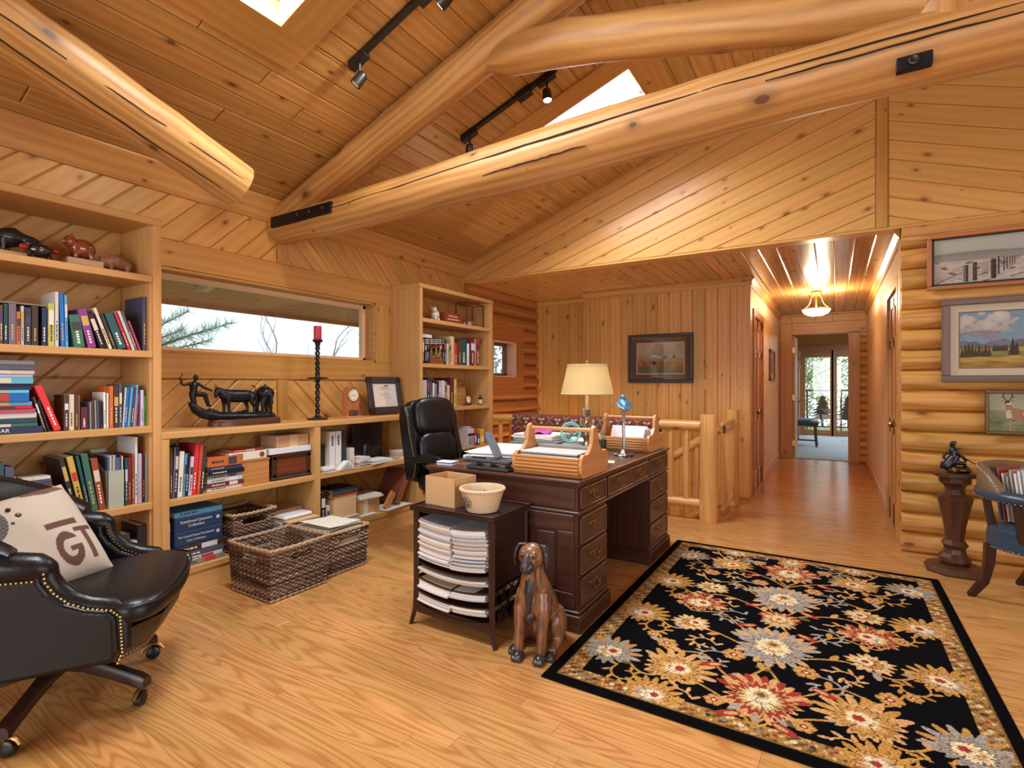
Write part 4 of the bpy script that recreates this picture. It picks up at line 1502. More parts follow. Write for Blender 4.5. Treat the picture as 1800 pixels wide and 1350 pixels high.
for i, (y, lab) in enumerate(((2.725, 'white ring binder standing by the divider, nearer it'), (2.784, 'white ring binder standing second from the divider'))):
    t = thing('ring_binder', lab, 'binder', (XF - .075, y, .5755), 0, 'white binders standing in the low bookcase')
    MB().box(-.24, 0, 0, .003, 0, .30).build('cover', TW, t)
    MB().box(-.24, 0, .053, .056, 0, .30).build('cover', TW, t)
    MB().box(-.003, .001, 0, .056, 0, .30, .001).build('spine', plain(rgb(222, 222, 222), .35, name='binder_spine'), t)
    MB().box(-.23, -.004, .004, .052, .006, .285).build('pages', PAGE, t)
    l = MB()
    for k in range(5):
        l.box(.001, .0016, .02, .036, .19 + k * .016, .202 + k * .016)
    l.build('spine_lettering', TK, t)
    if i == 0:
        pass
t = thing('box_file', 'black box file squeezed in behind the white binders', 'box file', (XF - .12, 2.645, .5755))
MB().box(-.2, 0, 0, .076, 0, .2, .003).build('body', plain(rgb(30, 32, 40), .5, name='black_card'), t)
book((XF - .09, 2.845, .5755), .058, .298, 'charcoal', 'dark binder-sized book right of the white binders', None, plain_spine=True)
book((XF - .06, 2.910, .5755), .05, .155, 'white', 'white booklet box with a red mark beside the dark book', None)
book((XF - .05, 2.600, .5755), .016, .25, 'olive', 'slim yellow book standing against the divider', None)
t = thing('flat_monitor', 'black flat screen standing at the back of the low bookcase', 'monitor', (-3.545, 3.30, .5755))
MB().box(-.012, .012, -.18, .17, .02, .32, .004).build('bezel', BLACK, t)
MB().box(.0122, .0128, -.165, .155, .035, .305).build('screen', plain(rgb(14, 20, 34), .2, name='dark_screen'), t)
MB().box(-.05, .07, -.09, .09, 0, .02, .004).build('base', BLACK, t)
t = thing('black_case', 'upright black flask-like case between the paper piles', 'case', (XF - .1, 3.115, .5755))
k = MB()
k.lathe([(.0, 0), (.028, 0), (.03, .005), (.03, .15), (.026, .165), (.02, .17), (0, .172)], n=18)
k.build('body', plain(rgb(22, 22, 26), .3, name='gloss_black'), t)
t = thing('black_case', 'low black equipment case behind the loose papers', 'case', (-3.54, 3.02, .5755))
MB().box(-.07, .05, -.10, .08, 0, .17, .01).build('body', plain(rgb(24, 24, 28), .5, name='case_black'), t)
paper_pile('paper_pile', 'loose white papers beside the white booklet box', (-3.345, 3.03, .5755), .12, .10, .075, 12, .15, 2, messy=.016)
paper_pile('paper_pile', 'yellowish papers heaped against the white booklet box', (-3.435, 2.99, .5755), .05, .06, .10, 10, -.2, 6, cols=[(220, 206, 150), (226, 222, 214)], messy=.01)
paper_pile('paper_pile', 'papers lying in front of the white binders', (-3.325, 2.68, .5755), .09, .13, .035, 6, .15, 3)
t = thing('open_booklet', 'open booklet splayed in front of the white binders', 'booklet', (-3.298, 2.86, .5755), 0)
b = MB()
for k in range(7):
    a = R(4 + k * 5)
    M = Matrix.Translation((0, -.10, .002)) @ Matrix.Rotation(a, 4, 'X')
    b.box(-.035, .028, 0, .15 - k * .006, 0, .0012, 0, 0, M)
b.box(-.036, .029, -.1, .06, 0, .002)
b.build('leaves', PAPER, t, kind='stuff')
paper_pile('paper_pile', 'spread papers in front of the black flat screen', (-3.36, 3.24, .5755), .15, .24, .03, 7, .1, 5, messy=.02)
for i, (y, col, lab) in enumerate(((3.50, 'white', 'white paperback, lowest at the end of the low bookcase'), (3.505, 'tan', 'tan paperback in the small stack beside the far bookcase'), (3.50, 'white', 'white paperback on top of the stack beside the far bookcase'))):
    book((XF - .05, y, .5755 + i * .0235), .022, .10, col, lab, None, flat=True, depth=.16)
for i, (col, lab) in enumerate((('white', 'small white notebook under the teal one'), ('teal', 'small teal notebook topping the end pile'))):
    book((XF - .05, 3.612, .5755 + i * .0215), .02, .028, col, lab, None, flat=True, depth=.12, plain_spine=True)

t = thing('carton', 'beige archive box under dark folders on the bottom shelf', 'box', (-3.43, 2.86, .1945))
MB().box(-.11, .11, -.115, .115, 0, .155, .003).build('body', plain(rgb(222, 190, 142), .7, name='beige_card'), t)
MB().box(-.113, .113, -.118, .118, .155, .162, .002).build('lid', plain(rgb(206, 172, 126), .7, name='beige_lid'), t)
paper_pile('paper_pile', 'crumpled white papers under the beige archive box', (-3.42, 2.86, .1555), .24, .25, .038, 6, 0, 8, messy=.006)
zz = .3575
for i, (col, t_, lab) in enumerate((('rust', .016, 'rust folder lying on the beige archive box'), ('maroon', .014, 'maroon folder lying on the rust one'), ('teal', .012, 'teal folder lying under the black one'), ('black', .016, 'black folder topping the beige archive box'))):
    book((-3.32, 2.735, zz), t_, .25, col, lab, 'folders on the archive box', flat=True, depth=.22, plain_spine=True)
    zz += t_ + .001
book((-3.31, 2.62, .1555), .04, .27, 'black', 'black binder standing by the divider on the bottom shelf', None)
book((-3.30, 2.665, .1555), .025, .16, 'white', 'white booklet standing beside the bottom-shelf black binder', None)
t = thing('carton', 'taped open carton with papers on the bottom shelf', 'box', (-3.43, 3.12, .1555), .06)
for (x0, x1, y0, y1) in ((-.10, .10, -.12, -.115), (-.10, .10, .115, .12), (-.10, -.095, -.12, .12), (.095, .10, -.12, .12)):
    MB().box(x0, x1, y0, y1, 0, .13).build('side', CARD, t)
MB().box(-.1, .1, -.12, .12, 0, .004).build('bottom', CARD, t)
MB().box(.1, .1015, -.07, -.02, 0, .13).build('tape', plain(rgb(222, 206, 184), .25, name='clear_tape'), t)
t = paper_pile('paper_pile', 'papers sagging across the taped carton', (-3.40, 3.13, .2895), .19, .24, .03, 6, -.1, 9, messy=.014)
t = thing('wood_offcut', 'pale wood offcut leaning at the bottom shelf edge', 'wood', (-3.30, 3.275, .1555))
MB().box(-.012, .012, -.03, .03, 0, .16, .002, 0, Matrix.Rotation(R(-38), 4, 'X') @ Matrix.Translation((0, 0, .0))).build('block', W['tambour'], t, grain='z')
t.location.z = .175
t = thing('photo_album', 'large brown album tilted against the far bookcase side', 'album', (-3.30, 3.40, .2055))
M = Matrix.Rotation(R(-30), 4, 'X')
AB = plain(rgb(112, 62, 46), .4, name='album_leather', bump=.2, bscale=120)
MB().box(-.26, 0, 0, .006, 0, .31, .002, 0, M).build('cover', AB, t)
MB().box(-.26, 0, .055, .061, 0, .31, .002, 0, M).build('cover', AB, t)
MB().box(-.006, .002, 0, .061, 0, .31, .002, 0, M).build('spine', plain(rgb(136, 78, 56), .4, name='album_spine'), t)
MB().box(-.25, -.007, .007, .054, .005, .30, 0, 0, M).build('pages', PAGE, t)
paper_pile('paper_pile', 'scattered papers at the end of the bottom shelf', (-3.36, 3.40, .1555), .2, .30, .016, 5, .1, 12, messy=.022)
paper_pile('paper_pile', 'flat papers in front of the taped carton', (-3.31, 3.08, .1555), .06, .16, .012, 4, 0, 13, messy=.006)

t = thing('magazine_file', 'pale green magazine file full of magazines', 'magazine file', (XF - .035, 1.250, .5825))
MF = plain(rgb(176, 182, 168), .5, name='file_board')
MB().box(-.004, 0, 0, .078, 0, .20).build('front_panel', MF, t)
s = MB()
for y in (0, .075):
    s.prism([(0, 0), (0, .20), (-.06, .20), (-.23, .30), (-.23, 0)], 'y', y, y + .003)
s.build('side_panel', MF, t)
MB().box(-.233, -.23, 0, .078, 0, .30).build('back_panel', MF, t)
for k in range(9):
    c = brg.choice([(206, 200, 190), (150, 120, 110), (90, 96, 120), (196, 170, 150), (60, 60, 66), (220, 216, 210), (80, 110, 150)])
    o = MB().box(-.225, -.008, .005 + k * .0077, .0115 + k * .0077, .003, .275 + brg.uniform(-.012, .01)).build('magazine', plain(rgb(*c), .45, name='magazine_cover'))
    o.location = t.location
    tag(o, 'magazine, %s from the left in the pale green file' % ORD[k], 'magazine', 'magazines in the pale green file')

for i, (y, t_, h, col) in enumerate(((1.31, .05, .27, 'charcoal'), (1.365, .03, .22, 'white'), (1.398, .042, .30, 'black'))):
    book((XF - .05, y, .1555), t_, h, col, '%s binder, %s of three low behind the black armchair arm' % (CN.get(col, col), ORD[i]), None)
t = thing('board', 'greenish grey board lying on the second-shelf books', 'board', (-3.40, .93, 1.6335))
MB().box(-.08, .07, -.16, .075, 0, .008, .001).build('panel', plain(rgb(120, 122, 114), .5, name='grey_board'), t)

LEATHER = plain(rgb(15, 15, 17), .34, name='black_leather', bump=.3, bscale=90, spec=.4, var=.12)
NAIL = plain(rgb(190, 158, 104), .3, .9, name='brass_nailhead')


def sball(mb, c, r, e=.45, nu=28, nv=16, M=None, mi=0):
    """rounded box like cushion"""
    def sp(v, p):
        return math.copysign(abs(v) ** p, v)
    vs, fs = [], []
    for j in range(nv + 1):
        ph = -math.pi / 2 + math.pi * j / nv
        for k in range(nu):
            a = 2 * math.pi * k / nu
            vs.append((c[0] + r[0] * sp(math.cos(ph), e) * sp(math.cos(a), e), c[1] + r[1] * sp(math.cos(ph), e) * sp(math.sin(a), e), c[2] + r[2] * sp(math.sin(ph), e)))
    for j in range(nv):
        for k in range(nu):
            k2 = (k + 1) % nu
            fs.append((j * nu + k, j * nu + k2, (j + 1) * nu + k2, (j + 1) * nu + k))
    return mb.add(vs, fs, True, mi, M)


def bail_pull(parent, x, y, z, w=.085):
    """drop handle on a drawer front facing +x"""
    m = MB()
    for s in (-1, 1):
        m.lathe([(.013, 0), (.013, .002), (.006, .005), (.006, .012), (.008, .016), (0, .018)], n=12, M=Matrix.Translation((x, y + s * w / 2, z)) @ Matrix.Rotation(R(90), 4, 'Y'))
    pts = []
    for k in range(13):
        a = math.pi * k / 12
        pts.append((x + .013 + .008 * math.sin(a), y - math.cos(a) * w / 2, z - .032 * math.sin(a) ** .7))
    m.tube(pts, [.0024] * 3 + [.003] * 7 + [.0024] * 3, 8)
    m.box(x, x + .0015, y - w * .3, y + w * .3, z - .007, z + .011, .0005)
    return m.build('handle', ABRASS, parent)


DX0, DX1, DY0, DY1 = -2.07, -1.10, 2.42, 4.06
dcx, dcy = (DX0 + DX1) / 2, (DY0 + DY1) / 2
desk = thing('pedestal_desk', 'large dark mahogany pedestal desk covered with papers', 'desk', (dcx, dcy, 0))
hx, hy = (DX1 - DX0) / 2, (DY1 - DY0) / 2
MH = W['mahog']
t = MB()
t.box(-hx - .02, hx + .02, -hy - .02, hy + .02, .742, .764, .006)
t.build('desk_top', W['mahog_top'], desk, grain='y')
t = MB()
t.box(-hx - .008, hx + .008, -hy - .008, hy + .008, .728, .7425, .003)
t.build('top_moulding', MH, desk, grain='y')
t = MB()
t.box(-hx + .10, hx - .10, -hy + .10, hy - .10, .764, .7648)
t.build('writing_inlay', plain(rgb(92, 72, 56), .4, name='worn_leather_inlay', var=.2, bscale=12), desk)
t = MB()
t.box(-hx, hx, -hy, hy, .60, .729)
t.build('frieze', MH, desk, grain='y')
peds = ((-hy, 2.80 - dcy), (3.585 - dcy, hy))
for (p, q) in peds:
    MB().box(-hx, hx, p, q, .09, .60).build('pedestal', MH, desk, grain='z')
    b = MB()
    b.box(-hx - .022, hx + .022, p - .022, q + .022, 0, .085, .004)
    b.box(-hx - .012, hx + .012, p - .012, q + .012, .085, .105, .006)
    b.build('plinth', MH, desk, grain='y')
MB().box(-hx - .010, hx + .010, -hy - .010, hy + .010, .588, .604, .004).build('waist_moulding', MH, desk, grain='y')
t = MB()
t.box(-hx + .05, hx - .05, 2.80 - dcy, 3.585 - dcy, .70, .72)
t.build('knee_hole_board', MH, desk, grain='y')


def drawer(y0, y1, z0, z1, nh=1):
    d = MB()
    x = hx
    d.box(x, x + .010, y0 + .012, y1 - .012, z0 + .010, z1 - .010, .003)
    o = d.build('drawer', W['mahog'], desk, grain='y')
    for (a, b, c, e) in ((y0 + .006, y1 - .006, z0 + .004, z0 + .012), (y0 + .006, y1 - .006, z1 - .012, z1 - .004), (y0 + .006, y0 + .014, z0 + .004, z1 - .004), (y1 - .014, y1 - .006, z0 + .004, z1 - .004)):
        MB().box(x, x + .014, a, b, c, e, .003).build('bead', W['mahog_top'], o, grain='y')
    for k in range(nh):
        yy = (y0 + y1) / 2 if nh == 1 else y0 + (y1 - y0) * (.27 if k == 0 else .73)
        bail_pull(o, x + .010, yy, (z0 + z1) / 2 + .012)
    k = MB()
    k.box(x + .010, x + .0115, (y0 + y1) / 2 - .004, (y0 + y1) / 2 + .004, z1 - .034, z1 - .02)
    k.build('keyhole', ABRASS, o)


for (p, q) in ((-hy, 2.80 - dcy), (3.585 - dcy, hy)):
    drawer(p + .01, q - .01, .61, .725)
    for k in range(3):
        drawer(p + .01, q - .01, .118 + k * .156, .118 + k * .156 + .148)
drawer(2.80 - dcy + .005, 3.585 - dcy - .005, .61, .725, 2)
for (y, sg) in ((-hy, -1), (hy, 1)):
    for (a, b, c, e) in ((-hx + .02, hx - .02, .50, .585), (-hx + .02, hx - .02, .11, .19), (hx - .11, hx - .02, .19, .50), (-hx + .02, -hx + .11, .19, .50), (-.05, .05, .19, .50)):
        y0, y1 = sorted((y, y + sg * .010))
        MB().box(a, b, y0, y1, c, e, .003).build('end_rail', MH, desk, grain='x')
    for (a, b) in ((-hx + .125, -.065), (.065, hx - .125)):
        y0, y1 = sorted((y, y + sg * .007))
        MB().box(a, b, y0, y1, .205, .485, .006).build('end_panel', MH, desk, grain='z')
    y0, y1 = sorted((y, y + sg * .008))
    MB().box(-hx + .015, hx - .015, y0, y1, .615, .72, .005).build('end_panel', MH, desk, grain='x')

def executive_chair():
    c = thing('office_chair', 'black leather high-back office chair pushed in behind the desk', 'chair', (-2.57, 3.27, 0), R(-10))
    c.scale = (.88, .82, 1.0)
    seat = MB()
    sball(seat, (.03, 0, .48), (.27, .28, .075), .5)
    seat.build('seat', LEATHER, c)
    M = Matrix.Translation((-.22, 0, .50)) @ Matrix.Rotation(R(-10), 4, 'Y')
    bk = MB()
    sball(bk, (-.03, 0, .30), (.075, .305, .335), .42, M=M)
    bk.build('back_shell', LEATHER, c)
    hr = MB()
    sball(hr, (.045, 0, .485), (.075, .245, .155), .55, M=M)
    hr.build('head_cushion', LEATHER, c)
    lp = MB()
    sball(lp, (.05, 0, .20), (.07, .235, .16), .55, M=M)
    vs = []
    for v in lp.v:
        q = M.inverted() @ Vector(v)
        if q.x > .03:
            q.x += .006 * math.sin(q.y * 90) * max(0, (q.z - .08) / .28)
        vs.append(tuple(M @ q))
    lp.v = vs
    lp.build('lower_cushion', LEATHER, c)
    for s in (-1, 1):
        wg = MB()
        prof = [(-.07, .0), (.06, .02), (.10, .10), (.075, .25), (.055, .38), (.05, .50), (.02, .58), (-.05, .60), (-.09, .50)]
        wg.prism(prof, 'y', s * .285 - .03, s * .285 + .03, M=M)
        o = wg.build('wing', LEATHER, c)
        bv = o.modifiers.new('bevel', 'BEVEL')
        bv.width = .022
        bv.segments = 4
        nl = MB()
        path = prof[1:7]
        pts = []
        for (a, b) in zip(path, path[1:]):
            k = int(math.hypot(b[0] - a[0], b[1] - a[1]) / .011)
            pts += [(a[0] + (b[0] - a[0]) * i / k, a[1] + (b[1] - a[1]) * i / k) for i in range(k)]
        for (x, z) in pts:
            nl.ball((x - .004, s * .317, z), .0042, 6, 4, M=M)
        nl.build('nail_heads', NAIL, c, kind='stuff')
        ar = MB()
        ar.tube([(-.16, s * .30, .66), (0, s * .31, .69), (.16, s * .31, .68), (.22, s * .31, .64), (.22, s * .31, .52)], [.032, .036, .036, .034, .028], 12, cap_round=True)
        ar.build('arm', LEATHER, c)
    star_base(c, .30)
    return c


def star_base(c, rad, ang=0.0, n=5, hub_z=.36):
    col = MB()
    col.lathe([(.028, .14), (.028, .30), (.045, .31), (.05, hub_z), (.10, hub_z + .005), (.10, hub_z + .045), (0, hub_z + .046)], n=20)
    col.build('column', BLACK, c)
    for k in range(n):
        a = ang + 2 * math.pi * k / n
        ca, sa = math.cos(a), math.sin(a)
        L_ = MB()
        sec = []
        path = [(0.02, .155, .024, .050), (.10, .152, .023, .046), (rad * .6, .128, .021, .040), (rad * .88, .105, .022, .038), (rad * .97, .098, .024, .038), (rad + .02, .088, .022, .034)]
        vs, fs = [], []
        for (r_, z, hw, hh) in path:
            for (dy, dz) in ((-hw, -hh * .6), (hw, -hh * .6), (hw * 1.05, hh * .15), (hw * .6, hh * .55), (-hw * .6, hh * .55), (-hw * 1.05, hh * .15)):
                vs.append((r_ * ca - dy * sa, r_ * sa + dy * ca, z + dz))
        for i in range(len(path) - 1):
            for j in range(6):
                j2 = (j + 1) % 6
                fs.append((i * 6 + j, i * 6 + j2, (i + 1) * 6 + j2, (i + 1) * 6 + j))
        fs += [tuple(range(6))[::-1], tuple(range(30, 36))]
        L_.add(vs, fs, True)
        leg = L_.build('leg', W['darkwood'], c, sharp=50)
        w = MB()
        px, py = rad * ca, rad * sa
        T = Matrix.Translation((px, py, 0)) @ Matrix.Rotation(a + .7 * (k - 2), 4, 'Z')
        w.lathe([(.0, -.018), (.016, -.018), (.027, -.012), (.029, 0), (.027, .012), (.016, .018), (0, .018)], n=18, M=T @ Matrix.Translation((.012, 0, .0295)) @ Matrix.Rotation(R(90), 4, 'X'))
        wo = w.build('caster', plain(rgb(40, 38, 34), .3, .3, name='caster_black'), leg)
        h = MB()
        h.tube([T @ Vector((.0, 0, .07)), T @ Vector((0, 0, .045))], .007, 8)
        h.tube([T @ Vector((.042 * math.cos(R(q)) + .012, 0, .0295 + .036 * math.sin(R(q)))) for q in range(20, 171, 25)], .008, 8)
        h.build('caster_hood', ABRASS, leg)


executive_chair()

def armchair():
    c = thing('leather_armchair', 'black leather swivel armchair with brass nailheads at the left', 'chair', (-2.60, .838, 0), R(54))
    s = MB()
    vs, fs = [], []
    outline = []
    for (x, y) in ((-.26, -.24), (.06, -.245), (.16, -.27), (.24, -.335), (.31, -.345), (.375, -.30), (.405, -.16), (.415, 0), (.405, .16), (.375, .30), (.31, .345), (.24, .335), (.16, .27), (.06, .245), (-.26, .24)):
        outline.append((x, y))
    def ring(sc, z, dx=0):
        return [((x - .08) * sc + .08 + dx, y * sc, z) for (x, y) in outline]
    rings = [ring(.93, .375), ring(1.0, .392), ring(1.015, .42), ring(.995, .45), ring(.93, .468), ring(.72, .482), ring(.35, .488)]
    n = len(outline)
    for rg in rings:
        vs += rg
    for i in range(len(rings) - 1):
        for k in range(n):
            k2 = (k + 1) % n
            fs.append((i * n + k, i * n + k2, (i + 1) * n + k2, (i + 1) * n + k))
    fs.append(tuple((len(rings) - 1) * n + k for k in range(n)))
    fs.append(tuple(range(n))[::-1])
    s.add(vs, fs, True)
    so = s.build('seat_cushion', LEATHER, c, sharp=80)
    sd = so.modifiers.new('sub', 'SUBSURF')
    sd.levels = sd.render_levels = 2
    pp = MB()
    pp.tube([(x * 1.0 + .004, y * 1.012, .452) for (x, y) in outline[2:-2]], .005, 6)
    pp.build('piping', LEATHER, so)
    fr_ = MB()
    o2 = [(-.27, -.30), (.22, -.325), (.30, -.32), (.375, -.22), (.395, 0), (.375, .22), (.30, .32), (.22, .325), (-.27, .30)]
    vs = [(x, y, .37) for x, y in o2] + [(x * .98, y, .34) for x, y in o2] + [(x * .82 + .01, y * .96, .25) for x, y in o2]
    n = len(o2)
    fs = []
    for i in range(2):
        for k in range(n):
            k2 = (k + 1) % n
            fs.append((i * n + k2, i * n + k, (i + 1) * n + k, (i + 1) * n + k2))
    fs += [tuple(range(n)), tuple(range(2 * n, 3 * n))[::-1]]
    fr_.add(vs, fs, True)
    fo = fr_.build('seat_rail', LEATHER, c, sharp=40)
    nl = MB()
    for i in range(1, n - 2):
        a, b = Vector((o2[i][0] * .82 + .014, o2[i][1] * .965, .262)), Vector((o2[i + 1][0] * .82 + .014, o2[i + 1][1] * .965, .262))
        k = max(1, int((b - a).length / .013))
        for j in range(k):
            p = a.lerp(b, j / k)
            nl.ball(tuple(p), .0048, 6, 4)
    nl.build('nail_heads', NAIL, fo, kind='stuff')
    prof = [(-.36, .24), (.255, .262), (.268, .30), (.262, .425), (.235, .452), (.17, .468), (.115, .495), (.075, .535), (.052, .575), (.045, .62), (.02, .648), (-.03, .66), (-.20, .668), (-.36, .70)]
    for sg in (-1, 1):
        a = MB()
        y0, y1 = sorted((sg * .265, sg * .355))
        a.prism(prof, 'y', y0, y1)
        ao = a.build('arm', LEATHER, c)
        bv = ao.modifiers.new('bevel', 'BEVEL')
        bv.width = .02
        bv.segments = 4
        bv.limit_method = 'ANGLE'
        ro = MB()
        ro.tube([(-.36, sg * .315, .665), (-.20, sg * .315, .64), (-.05, sg * .315, .628), (.03, sg * .315, .618), (.052, sg * .315, .61)], [.055, .056, .054, .05, .040], 16, cap_round=True)
        ro.build('arm_roll', LEATHER, ao)
        fc = MB()
        fc.tube([(x + .004, sg * .312, z) for (x, z) in prof[2:10]], [.030, .034, .036, .036, .036, .036, .036, .036], 12, squash=.95)
        fc.build('arm_facing', LEATHER, ao)
        nl = MB()
        for off in (.354, .276):
            path = [(x + (.012 if off > .3 else .014), z) for (x, z) in prof[1:10]]
            for (p, q) in zip(path, path[1:]):
                k = max(1, int(math.hypot(q[0] - p[0], q[1] - p[1]) / .0125))
                for j in range(k):
                    nl.ball((p[0] + (q[0] - p[0]) * j / k, sg * off, p[1] + (q[1] - p[1]) * j / k), .0048, 6, 4)
        for k in range(18):
            an_ = math.pi * 2 * k / 18
            nl.ball((.058 + .022 * 0, sg * .315 + .030 * math.cos(an_), .608 + .034 * math.sin(an_)), .0046, 6, 4)
        for k in range(28):
            nl.ball((.03 - k * .0135, sg * .358, .585 + k * .0004), .0042, 6, 4)
        nl.build('nail_heads', NAIL, ao, kind='stuff')
    b = MB()
    vs, fs = [], []
    nn = 18
    for i in range(nn + 1):
        t = -1 + 2 * i / nn
        an_ = t * R(96)
        for (ri, z) in ((.355, .25), (.36, .62), (.385, .80 - .12 * abs(t) ** 2), (.40, .885 - .2 * abs(t) ** 2), (.36, .91 - .2 * abs(t) ** 2), (.31, .885 - .2 * abs(t) ** 2), (.285, .70 - .08 * abs(t) ** 2), (.275, .42), (.275, .25)):
            vs.append((-.06 - math.cos(an_) * ri * .92, math.sin(an_) * ri * .97, z))
    m_ = 9
    for i in range(nn):
        for j in range(m_ - 1):
            fs.append((i * m_ + j, i * m_ + j + 1, (i + 1) * m_ + j + 1, (i + 1) * m_ + j))
    fs += [tuple(range(m_)), tuple(nn * m_ + j for j in range(m_))[::-1]]
    b.add(vs, fs, True)
    bo = b.build('back', LEATHER, c, sharp=70)
    star_base(c, .33, R(26.5 - 54), hub_z=.20)
    return c


armchair()

def pillow_paint(X, Y):
    u, v = X - .23, Y - .23
    C = np.empty(X.shape + (3,))
    C[:] = (190, 178, 162)
    nz = np.sin(u * 300) * np.sin(v * 310) * 2.0
    C += nz[..., None]
    def poly(pts, col):
        ins = np.zeros(u.shape, bool)
        n = len(pts)
        for i in range(n):
            (x0, y0), (x1, y1) = pts[i], pts[(i + 1) % n]
            if y0 == y1:
                continue
            cnd = ((y0 > v) != (y1 > v)) & (u < (x1 - x0) * (v - y0) / (y1 - y0) + x0)
            ins ^= cnd
        C[ins] = col
        return ins
    br = (98, 70, 62)
    a = 0.0
    ca, sa = math.cos(a), math.sin(a)
    def rot(pts, cx, cy, s=1.0):
        return [(cx + s * (x * ca - y * sa), cy + s * (x * sa + y * ca)) for x, y in pts]
    poly([(.045, .000), (.155, .000), (.155, .026), (.045, .026)], br)
    g0 = (.085, -.095)
    du, dv = u - g0[0], v - g0[1]
    pu, pv = du * ca + dv * sa, -du * sa + dv * ca
    rr = np.sqrt((pu / .042) ** 2 + (pv / .072) ** 2)
    ring = (rr < 1) & (rr > .50)
    gap = (pu > 0) & (pv > .0) & (pv < .036)
    C[ring & ~gap] = br
    C[(pu > -.002) & (pu < .042) & (pv < 0.004) & (pv > -.016)] = br
    poly(rot([(-.034, .052), (.034, .052), (.034, .072), (.010, .072), (.010, .072), (-.034, .072)], .158, -.090), br)
    poly(rot([(-.010, -.07), (.010, -.07), (.010, .06), (-.010, .06)], .158, -.090), br)
    m = ((u + .115) / .075) ** 2 + ((v - .10) / .085) ** 2 < 1
    k = (np.sin(u * 420 + v * 260) + np.sin(u * 190 - v * 500))
    C[m] = np.stack([96 + 14 * k, 92 + 14 * k, 90 + 14 * k], -1)[m]
    C[(u < -.165) & (v > .02)] = (126, 92, 72)
    poly([(.03, .23), (.16, .23), (.20, .18), (.12, .165), (.05, .185)], (110, 84, 76))
    C[(np.abs(v + .225) < .006)] = (90, 72, 64)
    return C


def pillow():
    t = thing('cushion', 'cream canvas cushion printed with brown letters, propped in the armchair', 'cushion')
    n = 130
    S_ = .43
    hw = S_ / 2
    xs = np.linspace(-hw, hw, n)
    X, Y = np.meshgrid(xs, xs)
    e = (1 - np.abs(X / hw) ** 3.0) * (1 - np.abs(Y / hw) ** 3.0)
    Z = .105 * np.clip(e, 0, 1) ** .5
    Z = Z + .003 * np.sin(X * 30 + Y * 18) * e
    def face(sgn, name, colfn, mat):
        vs = np.stack([X.ravel(), Y.ravel(), sgn * Z.ravel()], 1)
        i = np.arange((n - 1) * (n - 1))
        r_, c_ = i // (n - 1), i % (n - 1)
        a = r_ * n + c_
        F = np.stack([a, a + 1, a + n + 1, a + n], 1)
        if sgn < 0:
            F = F[:, ::-1]
        me = bpy.data.meshes.new(name)
        me.from_pydata(vs.tolist(), [], F.tolist())
        C = np.clip(colfn(X + .23, Y + .23), 0, 255) / 255
        C = np.where(C <= .04045, C / 12.92, ((C + .055) / 1.055) ** 2.4)
        at = me.color_attributes.new('print', 'FLOAT_COLOR', 'POINT')
        at.data.foreach_set('color', np.concatenate([C.reshape(-1, 3), np.ones((n * n, 1))], 1).ravel())
        me.polygons.foreach_set('use_smooth', [True] * len(me.polygons))
        me.materials.append(mat)
        o = bpy.data.objects.new(name, me)
        COL.objects.link(o)
        o.parent = t
    face(1, 'front_cover', pillow_paint, print_mat(.85, .2, .15, 500))
    face(-1, 'back_cover', lambda A, B: np.tile(np.array([150.0, 120, 104]), A.shape + (1,)), print_mat(.85, .2, .15, 500))
    st = MB()
    for (x, y, r_) in ((-.003, .10, .011), (-.02, .135, .008), (-.03, .075, .008)):
        st.lathe([(r_, 0), (r_, .003), (r_ * .6, .008), (0, .009)], c=(x, y, .098), n=14)
    st.build('stud', plain(rgb(62, 52, 48), .4, .6, name='dark_stud'), t)
    ed = MB()
    ring = [(-hw, -hw), (hw, -hw), (hw, hw), (-hw, hw)]
    ed.tube([(x, y, 0) for x, y in ring] + [(-hw, -hw, 0)], .004, 6)
    ed.build('seam', plain(rgb(216, 206, 186), .8, name='seam'), t)
    zax = Vector((.80, .02, .60)).normalized()
    rt_ = Vector((.852, .524, 0))
    rt_ = (rt_ - zax * rt_.dot(zax)).normalized()
    up_ = zax.cross(rt_)
    t.matrix_world = frame3((-2.665, .735, .612), rt_ * math.cos(R(58)) + up_ * math.sin(R(58)), up_ * math.cos(R(58)) - rt_ * math.sin(R(58)))
    return t


pil = pillow()

